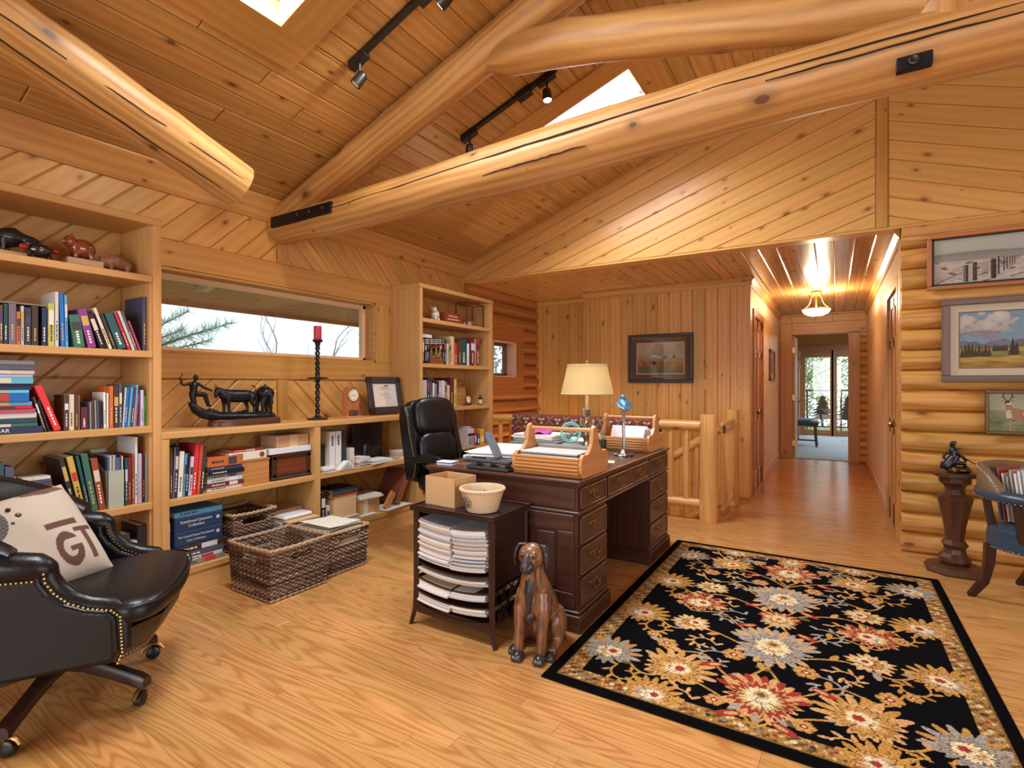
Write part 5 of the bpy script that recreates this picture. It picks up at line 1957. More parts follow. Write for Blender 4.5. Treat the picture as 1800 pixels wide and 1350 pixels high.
def mag_table():
    x0, x1, y0, y1, h = -1.87, -1.37, 2.05, 2.385, .615
    cx, cy = (x0 + x1) / 2, (y0 + y1) / 2
    t = thing('magazine_table', 'small dark side table with magazine shelves beside the desk', 'table', (cx, cy, 0))
    a, b = (x1 - x0) / 2, (y1 - y0) / 2
    DW = W['darkwood']
    MB().box(-a - .012, a + .012, -b - .012, b + .012, h - .022, h, .004).build('table_top', DW, t, grain='x')
    for (p, q, r_, s_) in ((-a - .012, a + .012, -b - .012, -b - .002), (-a - .012, a + .012, b + .002, b + .012), (-a - .012, -a - .002, -b, b), (a + .002, a + .012, -b, b)):
        MB().box(p, q, r_, s_, h, h + .008, .003).build('gallery', DW, t, grain='x')
    for sx in (-1, 1):
        for sy in (-1, 1):
            m = MB()
            pts = [(sx * (a - .014), sy * (b - .014), h - .022), (sx * (a - .014), sy * (b - .014), .20), (sx * (a - .008), sy * (b - .012), .08), (sx * (a + .012), sy * (b - .002), 0)]
            m.tube(pts, [.020, .019, .017, .013], 4, smooth=False)
            m.build('leg', DW, t, grain='z')
    MB().box(a - .012, a - .004, -b + .02, b - .02, .27, h - .022).build('side_panel', DW, t, grain='y')
    MB().box(-a + .004, -a + .012, -b + .02, b - .02, .27, h - .022).build('side_panel', DW, t, grain='y')
    for z in (.115, .185, .255, .335):
        m = MB()
        pts = []
        n = 12
        vs, fs = [], []
        for i in range(n + 1):
            u = -1 + 2 * i / n
            zz = z - .030 * (1 - u * u)
            for yy in (-b + .01, b - .01):
                vs += [(u * (a - .018), yy, zz), (u * (a - .018), yy, zz - .008)]
        for i in range(n):
            o = 4 * i
            fs += [(o, o + 2, o + 6, o + 4), (o + 1, o + 5, o + 7, o + 3), (o, o + 4, o + 5, o + 1), (o + 2, o + 3, o + 7, o + 6)]
        m.add(vs, fs, True)
        m.build('bowed_shelf', DW, t, grain='x', sharp=50)
    MB().box(-a + .02, a - .02, -b + .015, -b + .03, .06, .10, .003).build('lower_rail', DW, t, grain='x')
    f = MB()
    for (yy, zz, r_) in ((-.09, .22, .036), (-.02, .225, .034), (.06, .22, .036), (-.07, .13, .034), (0, .128, .03), (.07, .13, .034)):
        f.tube([(a - .008, yy + r_ * math.cos(q * math.pi / 10), zz + r_ * math.sin(q * math.pi / 10)) for q in range(21)], .005, 6, caps=False)
    f.tube([(a - .008, -b + .03, .27), (a - .008, 0, .16), (a - .008, b - .03, .08)], .005, 6)
    f.tube([(a - .008, -b + .03, .08), (a - .008, 0, .19), (a - .008, b - .03, .27)], .005, 6)
    f.build('fretwork', DW, t)
    def mags(z, n, u0, u1, lab, seed, grp, tilt=0):
        g = random.Random(seed)
        zz = z
        for k in range(n):
            th = g.uniform(.007, .0105)
            c = g.choice([(214, 212, 214), (206, 204, 200), (190, 188, 186), (222, 218, 210), (176, 180, 190), (204, 190, 170)])
            mt = plain(rgb(*c), .5, name='magazine_paper', var=.08)
            m = MB()
            nn = 8
            L0, L1 = u0 + g.uniform(-.004, .006), u1 + g.uniform(-.006, .004)
            yf = -b + .012 + g.uniform(-.02, .012)
            vs, fs = [], []
            for i in range(nn + 1):
                x = L0 + (L1 - L0) * i / nn
                u = (x) / (a - .018)
                sg = -.026 * (1 - u * u)
                for yy in (yf, b - .03):
                    vs += [(x, yy, zz + sg), (x, yy, zz + sg + th * .95)]
            for i in range(nn):
                o = 4 * i
                fs += [(o, o + 4, o + 6, o + 2), (o + 1, o + 3, o + 7, o + 5), (o, o + 1, o + 5, o + 4), (o + 2, o + 6, o + 7, o + 3)]
            fs += [(0, 2, 3, 1), (4 * nn, 4 * nn + 1, 4 * nn + 3, 4 * nn + 2)]
            m.add(vs, fs)
            ob = m.build('magazine', mt)
            ob.location = (cx, cy, 0)
            tag(ob, lab % ORD[k], 'magazine', grp)
            zz += th
        return zz
    mags(.357, 23, -a + .037, -.006, 'magazine, %s from the bottom of the tall pile nearer the bookcase', 1, 'magazines in the left pile')
    mags(.357, 22, .004, a - .037, 'magazine, %s from the bottom of the tall pile nearer the dog', 2, 'magazines in the right pile')
    mags(.283, 3, -a + .04, a - .038, 'magazine, %s up on the upper open shelf of the side table', 5, 'magazines on the upper sling')
    mags(.211, 5, -a + .04, -.01, 'magazine, %s up on the middle sling, bookcase side', 6, 'magazines on the middle sling')
    mags(.211, 5, .002, a - .038, 'magazine, %s up on the middle sling, dog side', 7, 'magazines on the middle sling')
    mags(.141, 4, -a + .04, -.01, 'magazine, %s up on the lowest sling, bookcase side', 8, 'magazines on the lowest sling')
    mags(.141, 4, .002, a - .038, 'magazine, %s up on the lowest sling, dog side', 9, 'magazines on the lowest sling')
    return cx, cy, h


mag_table()

t = thing('cardboard_box', 'open brown cardboard box on the magazine table', 'box', (-1.735, 2.20, .6155), R(-4))
for (p, q, r_, s_) in ((-.105, .105, -.085, -.081), (-.105, .105, .081, .085), (-.105, -.101, -.085, .085), (.101, .105, -.085, .085)):
    MB().box(p, q, r_, s_, 0, .15).build('side', CARD, t)
MB().box(-.105, .105, -.085, .085, 0, .004).build('bottom', CARD, t)
t = thing('stoneware_bowl', 'cream stoneware bowl with a blue flower on the magazine table', 'bowl', (-1.50, 2.155, .6155))
STN = plain(rgb(214, 190, 156), .32, name='cream_stoneware', var=.05, bscale=30)
m = MB()
m.lathe([(.072, 0), (.078, .004), (.092, .05), (.106, .095), (.112, .106), (.116, .108), (.117, .114), (.113, .120), (.106, .120), (.103, .112), (.098, .095), (.085, .05), (.070, .016), (0, .013)], n=48)
m.build('body', STN, t)
m = MB()
m.lathe([(.1035, .110), (.0985, .094), (.0855, .05), (.0705, .0165), (0, .0136)], n=48, caps=False)
m.build('blue_glaze', plain(rgb(52, 58, 92), .3, name='blue_glaze'), t)
st = MB()
def bowlpt(th, z):
    r_ = .078 + (.106 - .078) * (z / .095) + .0012
    return (r_ * math.cos(th), r_ * math.sin(th), z)
th0 = R(-108)
for k in range(7):
    a = 2 * math.pi * k / 7
    pts = []
    for q in range(9):
        b = 2 * math.pi * q / 8
        pts.append(bowlpt(th0 + (.24 * math.cos(a) + .10 * math.cos(b)), .055 + .020 * math.sin(a) + .009 * math.sin(b)))
    st.tube(pts, .0011, 5, caps=False)
for k in range(6):
    a = 2 * math.pi * k / 6 + .3
    st.tube([bowlpt(th0 + .05 * math.cos(a), .055 + .005 * math.sin(a)), bowlpt(th0 + .42 * math.cos(a), .055 + .033 * math.sin(a))], [.0014, .0006], 5)
st.build('brushed_flower', plain(rgb(66, 74, 104), .4, name='blue_slip'), t)
m = MB()
m.tube([bowlpt(R(-118), .098), bowlpt(R(-102), .096)], [.002, .001], 5)
m.build('glaze_fleck', plain(rgb(90, 40, 40), .4, name='fleck'), t)
t = thing('plastic_bag', 'crumpled clear plastic bag inside the stoneware bowl', 'bag', (-1.50, 2.155, .645))
m = MB()
g = random.Random(5)
vs = []
mm = MB()
mm.ball((0, 0, .026), (.062, .062, .040), 18, 10)
mm.v = [(x * (1 + g.uniform(-.14, .14)), y * (1 + g.uniform(-.14, .14)), max(.0, z + g.uniform(-.008, .010))) for (x, y, z) in mm.v]
mm.build('bag', plain(rgb(86, 88, 108), .15, name='crumpled_plastic', spec=.9), t, smooth=False)

def dog_mat():
    m, nt, bs = newmat('carved_painted_wood')
    N, L = nt.nodes.new, nt.links.new
    tc = N('ShaderNodeTexCoord')
    mp = N('ShaderNodeMapping')
    mp.inputs['Scale'].default_value = (60, 60, 10)
    L(tc.outputs['Object'], mp.inputs['Vector'])
    nz = N('ShaderNodeTexNoise')
    nz.inputs['Scale'].default_value = 1.0
    nz.inputs['Detail'].default_value = 5
    L(mp.outputs[0], nz.inputs['Vector'])
    mx = N('ShaderNodeMix')
    mx.data_type = 'RGBA'
    mx.inputs['A'].default_value = rgb(66, 40, 29)
    mx.inputs['B'].default_value = rgb(150, 100, 64)
    rm = N('ShaderNodeMapRange')
    rm.inputs['From Min'].default_value = .3
    rm.inputs['From Max'].default_value = .68
    L(nz.outputs['Fac'], rm.inputs['Value'])
    L(rm.outputs[0], mx.inputs['Factor'])
    L(mx.outputs['Result'], bs.inputs['Base Color'])
    bs.inputs['Roughness'].default_value = .35
    bs.inputs['Coat Weight'].default_value = .25
    bp = N('ShaderNodeBump')
    bp.inputs['Strength'].default_value = .35
    bp.inputs['Distance'].default_value = .003
    L(nz.outputs['Fac'], bp.inputs['Height'])
    L(bp.outputs[0], bs.inputs['Normal'])
    return m


def carved_dog():
    c = thing('dog_statue', 'carved wooden hound sitting upright beside the magazine table', 'statue', (-1.185, 2.12, 0), R(10))
    DM = dog_mat()
    DK = plain(rgb(44, 40, 42), .35, name='dark_stain', coat=.2, bump=.3, bscale=70)
    b = MB()
    b.tube([(0, .145, .055), (0, .125, .12), (0, .075, .21), (0, .025, .28), (0, .0, .335), (0, -.012, .385), (0, -.012, .42)], [.075, .092, .088, .080, .066, .052, .048], 18, cap_round=True)
    b.ball((0, -.015, .245), (.068, .058, .075), 16, 10)
    for s in (-1, 1):
        b.tube([(s * .046, -.01, .29), (s * .055, -.03, .22), (s * .054, -.045, .12), (s * .052, -.055, .035)], [.034, .033, .024, .021], 12, cap_round=True)
        b.ball((s * .080, .105, .105), (.045, .085, .095), 14, 10)
        b.tube([(s * .088, .07, .06), (s * .088, .02, .035), (s * .085, -.005, .03)], [.034, .026, .022], 12, cap_round=True)
    b.ball((0, -.028, .464), (.062, .060, .058), 18, 12)
    b.tube([(0, -.035, .458), (0, -.075, .440), (0, -.10, .432)], [.048, .036, .028], 14, cap_round=True)
    for s in (-1, 1):
        b.ball((s * .026, -.066, .486), (.018, .016, .012), 10, 8)
    remeshed(b, 'body', DM, c, .005, 5)
    for s in (-1, 1):
        e = MB()
        e.tube([(s * .036, -.020, .512), (s * .064, -.026, .510), (s * .076, -.034, .478), (s * .078, -.040, .445), (s * .075, -.044, .412)], [.012, .018, .022, .018, .007], 12, squash=.45, up=(0, 1, 0), cap_round=True)
        remeshed(e, 'ear', DK, c, .004, 4)
        p = MB()
        p.ball((s * .052, -.068, .020), (.026, .036, .022), 14, 9)
        for k in (-1, 0, 1):
            p.tube([(s * .052 + k * .014, -.075, .024), (s * .052 + k * .015, -.104, .013)], [.012, .010], 10, cap_round=True)
        remeshed(p, 'paw', DK, c, .003, 2)
        p = MB()
        p.ball((s * .088, -.018, .018), (.024, .034, .019), 14, 9)
        for k in (-1, 0, 1):
            p.tube([(s * .088 + k * .013, -.025, .022), (s * .088 + k * .014, -.05, .012)], [.011, .009], 10, cap_round=True)
        remeshed(p, 'hind_paw', DK, c, .003, 2)
        y = MB()
        y.ball((s * .029, -.081, .476), (.012, .008, .0105), 12, 8)
        eo = y.build('eye', plain(rgb(96, 62, 34), .2, name='brown_eye', coat=.6), c)
        pu = MB()
        pu.ball((s * .0292, -.0875, .476), (.0065, .003, .0065), 10, 6)
        pu.build('pupil', BLACK, eo)
    mz = MB()
    mz.tube([(0, -.080, .436), (0, -.10, .431), (0, -.114, .428)], [.031, .034, .027], 14, cap_round=True)
    mz.ball((0, -.096, .414), (.026, .022, .015), 12, 8)
    remeshed(mz, 'muzzle', DK, c, .004, 4)
    ns = MB()
    ns.tube([(0, -.085, .478), (0, -.115, .458), (0, -.128, .444)], [.010, .012, .013], 10, cap_round=True)
    ns.build('nose', plain(rgb(70, 70, 78), .25, name='nose_black', coat=.4), c)
    st = MB()
    for k in (-2, -1, 0, 1, 2):
        st.tube([(k * .010, -.058 + abs(k) * .004, .375), (k * .009, -.077 + abs(k) * .004, .31), (k * .004, -.078 + abs(k) * .003, .245), (0, -.070, .19)], [.004, .006, .006, .003], 8, cap_round=True)
    st.ball((0, -.058, .195), (.024, .022, .03), 12, 8)
    remeshed(st, 'chest_blaze', DK, c, .003, 2)
    tl = MB()
    tl.tube([(0, .19, .03), (.05, .205, .022), (.09, .19, .02), (.12, .15, .018)], [.016, .014, .012, .008], 10, cap_round=True)
    tl.build('tail', DM, c)
    return c


carved_dog()

ZC = .9725
BRONZE = plain(rgb(44, 44, 50), .34, .75, var=.35, bscale=45, name='dark_bronze', bump=.3)


def sculpture():
    t = thing('bronze_sculpture', 'dark bronze of a drover, cow and horse on a walnut plinth', 'sculpture', (-3.44, 2.1, ZC))
    P = lambda y, z, x=0.0: (x, y - 2.1, z - ZC)
    b = MB()
    vs, fs = [], []
    n = 40
    for (sc, z) in ((1.0, 0), (1.0, .006), (.975, .038), (.955, .044)):
        for k in range(n):
            a = 2 * math.pi * k / n
            vs.append((.085 * sc * math.copysign(abs(math.sin(a)) ** .8, math.sin(a)), .252 * sc * math.copysign(abs(math.cos(a)) ** .7, math.cos(a)) + .005, z))
    for i in range(3):
        for k in range(n):
            k2 = (k + 1) % n
            fs.append((i * n + k2, i * n + k, (i + 1) * n + k, (i + 1) * n + k2))
    fs += [tuple(range(n)), tuple(range(3 * n, 4 * n))[::-1]]
    b.add(vs, fs, True)
    b.build('plinth', W['barkwood'], t, grain='y', sharp=30)
    g = MB()
    g.tube([P(1.742, 1.125), P(1.775, 1.085), P(1.82, 1.058), P(1.90, 1.037), P(2.0, 1.032), P(2.15, 1.026), P(2.30, 1.024)], [.016, .028, .031, .031, .032, .030, .024], 14, cap_round=True, squash=1.5, up=(0, 0, 1))
    for k, (y, z) in enumerate(((1.86, 1.075), (1.90, 1.062), (2.05, 1.05), (2.10, 1.055), (2.2, 1.045), (2.27, 1.04))):
        g.ball(P(y, z, .01 * (-1) ** k), (.022, .03, .018), 8, 6)
    remeshed(g, 'ground', BRONZE, t, .005, 1)
    r = MB()      # the drover
    r.tube([P(1.757, 1.188), P(1.758, 1.215), P(1.760, 1.245)], [.024, .026, .031], 12, squash=.8, cap_round=True)
    r.ball(P(1.772, 1.290), (.015, .016, .020), 12, 8)
    r.tube([P(1.764, 1.255), P(1.770, 1.28)], [.009, .008], 8)
    r.tube([P(1.735, 1.255), P(1.705, 1.243), P(1.690, 1.247), P(1.680, 1.29)], [.011, .009, .008, .006], 8, cap_round=True)
    r.tube([P(1.788, 1.252), P(1.822, 1.225, .01), P(1.868, 1.206, .012)], [.011, .009, .005], 8, cap_round=True)
    r.tube([P(1.765, 1.19), P(1.825, 1.180, .008), P(1.846, 1.112, .008)], [.021, .017, .011], 10, cap_round=True)
    r.tube([P(1.750, 1.19), P(1.752, 1.148, .012), P(1.762, 1.112, .012)], [.020, .017, .013], 10, cap_round=True)
    r.ball(P(1.853, 1.108, .010), (.008, .014, .006), 8, 6)
    r.tube([P(1.680, 1.292), P(1.689, 1.305), P(1.697, 1.312)], [.0032, .0028, .0025], 6)
    r.tube([P(1.689, 1.305), P(1.690, 1.318)], [.0028, .0025], 6)
    remeshed(r, 'drover', BRONZE, t, .0028, 2)
    c = MB()      # the cow, side on, head towards the drover
    c.tube([P(1.948, 1.180), P(1.985, 1.172), P(2.04, 1.168), P(2.10, 1.168), P(2.14, 1.168)], [.037, .042, .044, .043, .036], 14, squash=.85, cap_round=True)
    c.tube([P(1.945, 1.190), P(1.920, 1.205), P(1.908, 1.208)], [.031, .024, .019], 10, cap_round=True)
    c.tube([P(1.910, 1.210), P(1.903, 1.185), P(1.898, 1.168)], [.020, .015, .012], 10, cap_round=True)
    for s in (-1, 1):
        c.tube([P(1.910, 1.22, s * .008), P(1.90 - s * .008, 1.232, s * .03), P(1.893 - s * .016, 1.252, s * .026)], [.005, .004, .0022], 6)
        c.tube([P(1.964 + s * .006, 1.16, s * .016), P(1.968 + s * .006, 1.11, s * .016), P(1.970 + s * .010, 1.05, s * .016)], [.020, .012, .009], 8, cap_round=True)
        c.tube([P(2.132 + s * .008, 1.165, s * .016), P(2.125 + s * .012, 1.12, s * .016), P(2.140 + s * .016, 1.095, s * .016), P(2.138 + s * .016, 1.045, s * .016)], [.026, .015, .011, .009], 8, cap_round=True)
    c.tube([P(2.158, 1.185), P(2.172, 1.21), P(2.170, 1.232), P(2.150, 1.238)], [.005, .004, .004, .006], 6, cap_round=True)
    c.ball(P(2.08, 1.135), (.015, .025, .012), 8, 6)
    remeshed(c, 'cow', BRONZE, t, .0032, 2)
    h = MB()      # the horse, seen from behind
    h.ball(P(2.242, 1.182), (.07, .062, .052), 16, 10)
    h.ball(P(2.242, 1.185, .03), (.045, .050, .043), 14, 9)
    h.tube([P(2.27, 1.185, -.05), P(2.295, 1.16, -.075), P(2.31, 1.12, -.08)], [.028, .02, .012], 10, cap_round=True)
    for (y, x, z0) in ((2.208, .03, 1.04), (2.268, .03, 1.04), (2.214, -.045, 1.04), (2.290, -.05, 1.035)):
        h.tube([P(y + (.012 if y < 2.24 else -.006), 1.16, x), P(y, 1.10, x), P(y + .002, z0, x)], [.024, .014, .011], 8, cap_round=True)
    h.tube([P(2.244, 1.18, .075), P(2.238, 1.12, .085), P(2.236, 1.07, .08)], [.006, .010, .004], 8, cap_round=True)
    remeshed(h, 'horse', BRONZE, t, .0035, 2)
    s = MB()
    s.tube([P(2.20, 1.205), P(2.22, 1.228), P(2.244, 1.232), P(2.268, 1.228), P(2.288, 1.205)], .008, 8, cap_round=True)
    s.tube([P(2.244, 1.232), P(2.246, 1.246)], [.007, .006], 8, cap_round=True)
    for sg in (-1, 1):
        s.tube([P(2.244 + sg * .054, 1.19), P(2.244 + sg * .062, 1.15), P(2.244 + sg * .058, 1.128)], [.004, .003, .003], 6)
        s.tube([P(2.244 + sg * .058 + .008 * math.cos(k), 1.118 + .010 * math.sin(k)) for k in [q * .7 for q in range(10)]], .0022, 5)
    s.build('saddle', BRONZE, t)


sculpture()

t = thing('candlestick', 'tall black barley-twist candlestick with a tray, holding a candle', 'candlestick', (-3.44, 2.69, ZC))
CB = plain(rgb(40, 38, 42), .35, .5, name='wrought_black')
m = MB()
m.lathe([(.078, 0), (.08, .004), (.078, .010), (.05, .014), (.03, .022), (.018, .034), (.014, .05), (0, .05)], n=28)
m.build('foot', CB, t)
m = MB()
for s in (0, 1):
    for (z0, z1) in ((.05, .31), (.345, .56)):
        m.tube([(.011 * math.cos(s * math.pi + k * .42), .011 * math.sin(s * math.pi + k * .42), z0 + (z1 - z0) * k / 40) for k in range(41)], .0085, 8)
m.build('twisted_stem', CB, t)
m = MB()
m.lathe([(.012, .300), (.02, .312), (.076, .318), (.080, .326), (.076, .329), (.02, .331), (.015, .345), (0, .346)], n=28)
m.build('middle_tray', CB, t)
m = MB()
m.lathe([(.010, .555), (.016, .57), (.022, .60), (.038, .612), (.040, .622), (.030, .626), (0, .626)], n=24)
m.build('cup', CB, t)
t = thing('candle', 'stout red pillar candle on the black candlestick', 'candle', (-3.44, 2.69, ZC + .6262))
m = MB()
m.lathe([(.029, 0), (.030, .004), (.030, .098), (.028, .104), (.02, .102), (0, .099)], n=24)
m.build('wax', plain(rgb(178, 40, 66), .45, name='red_wax'), t)
MB().tube([(0, 0, .098), (.001, 0, .108)], .0012, 5).build('wick', BLACK, t)

t = thing('mantel_clock', 'arched wooden mantel clock beside the framed certificate', 'clock', (-3.44, 3.02, ZC), R(0))
m = MB()
prof = [(-.065, .012), (-.065, .175)] + [(.065 * math.cos(R(180 - a)), .175 + .085 * math.sin(R(a)) / 1.0) for a in range(15, 180, 15)] + [(.065, .175), (.065, .012)]
m.prism(prof, 'x', -.032, .03)
CW = wood('clock_wood', rgb(186, 118, 76), rgb(156, 90, 54), None, rough=.35, ring=5)
m.build('case', CW, t, grain='z')
MB().box(-.045, .045, -.085, .085, 0, .012, .003).build('base', W['maple'], t, grain='y')
m = MB()
m.lathe([(.056, 0), (.058, .004), (.056, .007), (.052, .007), (.050, .004), (0, .004)], n=36, M=Matrix.Translation((.03, 0, .185)) @ Matrix.Rotation(R(90), 4, 'Y'))
d = m.build('bezel', BRASS, t)
m = MB()
m.lathe([(.051, 0), (.051, .0012), (0, .0012)], n=36, M=Matrix.Translation((.0335, 0, .185)) @ Matrix.Rotation(R(90), 4, 'Y'))
m.build('dial', plain(rgb(232, 224, 200), .5, name='dial_cream'), t)
NUM = 'XII I II III IIII V VI VII VIII IX X XI'.split()
for k, s in enumerate(NUM):
    a = R(90 - 30 * k)
    text('numeral', s, .011, TK, t, frame3((.0352, .041 * math.cos(a), .185 + .041 * math.sin(a)), (0, 1, 0), (0, 0, 1)), 'CENTER')
m = MB()
m.tube([(.036, -.004, .184), (.036, .022, .176)], [.0016, .0006], 5)
m.tube([(.036, .004, .186), (.036, -.036, .180)], [.0013, .0005], 5)
m.build('hands', BLACK, t)
m = MB()
m.box(.03, .042, -.045, .045, .012, .06, .002)
m.build('lower_plaque', plain(rgb(84, 52, 40), .4, name='plaque_brown', var=.5, bscale=90, bump=.6), t)
m = MB()
g = random.Random(9)
for k in range(14):
    m.ball((.043 + g.uniform(0, .004), g.uniform(-.036, .036), .02 + g.uniform(0, .03)), g.uniform(.005, .009), 7, 5)
m.build('carved_relief', plain(rgb(92, 62, 50), .35, name='relief_brown', coat=.3), t)

def cert(X, Y):
    C = np.empty(X.shape + (3,))
    C[:] = (222, 220, 216)
    def bar(x0, x1, y, h=.0035, c=(120, 118, 120)):
        C[(X > x0) & (X < x1) & (np.abs(Y - y) < h / 2)] = c
    bar(.060, .135, .196, .0035, (90, 90, 96))
    bar(.045, .150, .180)
    bar(.070, .125, .150)
    bar(.060, .135, .132)
    bar(.055, .140, .116, .003, (150, 150, 152))
    bar(.085, .150, .096, .003, (150, 150, 152))
    bar(.095, .145, .080, .003, (150, 150, 152))
    ox = ((X - .112) / .014) ** 2 + ((Y - .216) / .006) ** 2 < 1
    C[ox] = (30, 30, 34)
    C[(np.abs(X - .103) < .0016) & (Y > .203) & (Y < .216)] = (30, 30, 34)
    C[(np.abs(X - .121) < .0016) & (Y > .203) & (Y < .216)] = (30, 30, 34)
    C[((X - .128) / .006) ** 2 + ((Y - .219) / .004) ** 2 < 1] = (30, 30, 34)
    return C


t = thing('framed_certificate', 'certificate in a wide black frame on a small brass easel', 'picture', (-3.44, 3.44, ZC))
M = Matrix.Rotation(R(-10), 4, 'Y')
w_, h_ = .205, .345
for (p, q, r_, s_) in ((-w_, w_, .012, .072), (-w_, w_, h_ - .06, h_), (-w_, -w_ + .06, .012, h_), (w_ - .06, w_, .012, h_)):
    m = MB()
    m.box(-.008, .018, p, q, r_, s_, .006, 0, M)
    m.build('frame', plain(rgb(52, 48, 54), .4, name='slate_frame'), t)
painted('certificate_sheet', .29, .225, 146, 114, lambda X, Y: cert(X * .195 / .29, Y * .25 / .225), t, M @ frame3((.004, -.145, .07), (0, 1, 0), (0, 0, 1)))
MB().box(.008, .010, -.147, .147, .068, .298, 0, 0, M).build('glass', GLASS, t)
m = MB()
m.tube([(.0, -.10, 0), (-.03, -.09, .10), (-.07, -.02, .22)], .0035, 6)
m.tube([(.0, .10, 0), (-.03, .09, .10), (-.07, .02, .22)], .0035, 6)
for s in (-1, 1):
    m.tube([(-.02, s * .10, .006), (.03, s * .10, .006), (.032, s * .10, .022)], .003, 6)
m.build('easel', BRASS, t)

def bison(name, label, loc, s, rz, mat, voxel=.004, horns=None, hump=1.0, loft=0):
    c = thing(name, label, 'figurine', loc, rz)
    b = MB()
    b.tube([(-.060 * s, 0, .070 * s), (-.02 * s, 0, .075 * s), (.02 * s, 0, .082 * s), (.05 * s, 0, .085 * s)], [.030 * s, .036 * s, .044 * s * hump, .038 * s * hump], 14, cap_round=True)
    b.ball((.082 * s, 0, .068 * s), (.030 * s, .026 * s, .036 * s), 12, 9)
    b.ball((.096 * s, 0, .050 * s), (.018 * s, .018 * s, .022 * s), 10, 8)
    for (x, sg) in ((.045, -1), (.055, 1), (-.055, -1), (-.045, 1)):
        b.tube([(x * s, sg * .022 * s, .06 * s), (x * s, sg * .022 * s, .028 * s), (x * s + .003 * s, sg * .022 * s, .006 * s)], [.019 * s, .012 * s, .010 * s], 9, cap_round=True)
    b.tube([(-.088 * s, 0, .085 * s), (-.102 * s, 0, .06 * s), (-.104 * s, 0, .03 * s)], [.005 * s, .004 * s, .005 * s], 7, cap_round=True)
    for sg in (-1, 1):
        b.ball((.072 * s, sg * .028 * s, .094 * s), (.008 * s, .008 * s, .010 * s), 8, 6)
    remeshed(b, 'body', mat, c, voxel, 2)
    if horns:
        for sg in (-1, 1):
            m = MB()
            m.tube([(.085 * s, sg * .022 * s, .090 * s), (.086 * s, sg * .036 * s, .096 * s), (.088 * s, sg * .036 * s, .110 * s)], [.005 * s, .004 * s, .001 * s], 8)
            m.build('horn', horns, c)
    return c


BB = plain(rgb(30, 32, 38), .35, name='black_glaze', coat=.3)
m = MB()
t = thing('display_plank', 'pale plank lying under the black bison figurine', 'plank', (-3.44, .88, 1.8605))
MB().box(-.06, .05, -.14, .085, 0, .034, .002).build('board', W['palepine'], t, grain='y')
bison('bison_figurine', 'black bison figurine on the top shelf', (-3.44, .925, 1.895), .92, R(-105), BB, horns=plain(rgb(150, 140, 120), .4, name='horn'), hump=1.25)
t = thing('display_block', 'pale wooden block under the glazed pig figurine', 'block', (-3.41, 1.175, 1.8605))
MB().box(-.05, .05, -.078, .078, 0, .048, .002).build('block', W['palepine'], t, grain='y')
t = thing('pig_figurine', 'shiny reddish brown pig figurine on the wooden block', 'figurine', (-3.42, 1.165, 1.909))
b = MB()
b.ball((0, .012, .062), (.046, .062, .050), 16, 12)
b.ball((.012, -.045, .088), (.030, .030, .030), 14, 10)
b.tube([(.02, -.062, .085), (.03, -.075, .080)], [.015, .013], 10, cap_round=True)
for sg in (-1, 1):
    b.tube([(.005 + sg * .018, -.04, .108), (.005 + sg * .026, -.042, .126)], [.012, .006], 8, cap_round=True)
    b.tube([(sg * .026, -.022, .03), (sg * .026, -.024, .008)], [.014, .012], 8, cap_round=True)
    b.tube([(sg * .026, .045, .03), (sg * .026, .045, .008)], [.014, .012], 8, cap_round=True)
remeshed(b, 'body', plain(rgb(142, 70, 44), .12, name='red_brown_glaze', coat=.8, var=.2, bscale=25), t, .004, 3)
t = thing('turtle_figurine', 'shiny silver and black turtle figurine with red ends', 'figurine', (-3.36, .985, 1.8625))
b = MB()
b.ball((0, 0, .050), (.042, .050, .034), 20, 12)
b.build('shell', plain(rgb(90, 92, 100), .15, .9, name='mottled_silver', var=.9, bscale=55), t)
b = MB()
b.ball((.01, -.062, .056), (.016, .020, .016), 10, 8)
b.build('head', plain(rgb(150, 36, 40), .3, name='turtle_red'), t)
b = MB()
b.ball((.01, .060, .056), (.016, .018, .014), 10, 8)
b.build('tail', plain(rgb(150, 36, 40), .3, name='turtle_red'), t)
for sx in (-1, 1):
    for sy in (-1, 1):
        b = MB()
        b.tube([(sx * .022, sy * .030, .035), (sx * .028, sy * .040, .004)], [.007, .006], 8, cap_round=True)
        b.build('leg', plain(rgb(70, 70, 76), .2, .9, name='turtle_metal'), t)
bison('carved_bull', 'pale carved wooden bull at the end of the top shelf', (-3.43, 1.345, 1.8605), .88, R(-78), plain(rgb(158, 116, 84), .6, name='pale_carved', var=.25, bscale=60), horns=plain(rgb(176, 136, 100), .6, name='carved_horn'))

t = thing('sheep_figurine', 'small white ceramic sheep on the far bookcase top shelf', 'figurine', (-3.40, 4.06, 1.8725))
b = MB()
b.ball((0, 0, .07), (.04, .05, .05), 14, 10)
b.ball((.02, -.035, .115), (.024, .026, .026), 12, 8)
for sg in (-1, 1):
    b.ball((.015 + sg * .02, -.045, .135), (.010, .016, .008), 8, 6)
    b.tube([(sg * .02, -.02, .03), (sg * .02, -.022, .008)], [.014, .012], 8, cap_round=True)
    b.tube([(sg * .02, .03, .03), (sg * .02, .03, .008)], [.014, .012], 8, cap_round=True)
remeshed(b, 'body', plain(rgb(214, 208, 200), .5, name='white_ceramic', bump=.6, bscale=120), t, .005, 1)
t = thing('plaque_block', 'reddish wooden award block with two lines of lettering', 'award', (-3.38, 4.27, 1.8725))
MB().box(-.05, .05, -.13, .13, 0, .105, .004).build('block', wood('award_wood', rgb(140, 72, 52), rgb(110, 50, 36), None, rough=.35), t, grain='y')
m = MB()
for (z, y0, y1) in ((.070, -.085, .085), (.038, -.10, .10)):
    y = y0
    while y < y1 - .02:
        m.box(.05, .0508, y, y + .017, z - .008, z + .008)
        y += .022
m.build('lettering', plain(rgb(206, 160, 140), .5, name='engraved_pale'), t)
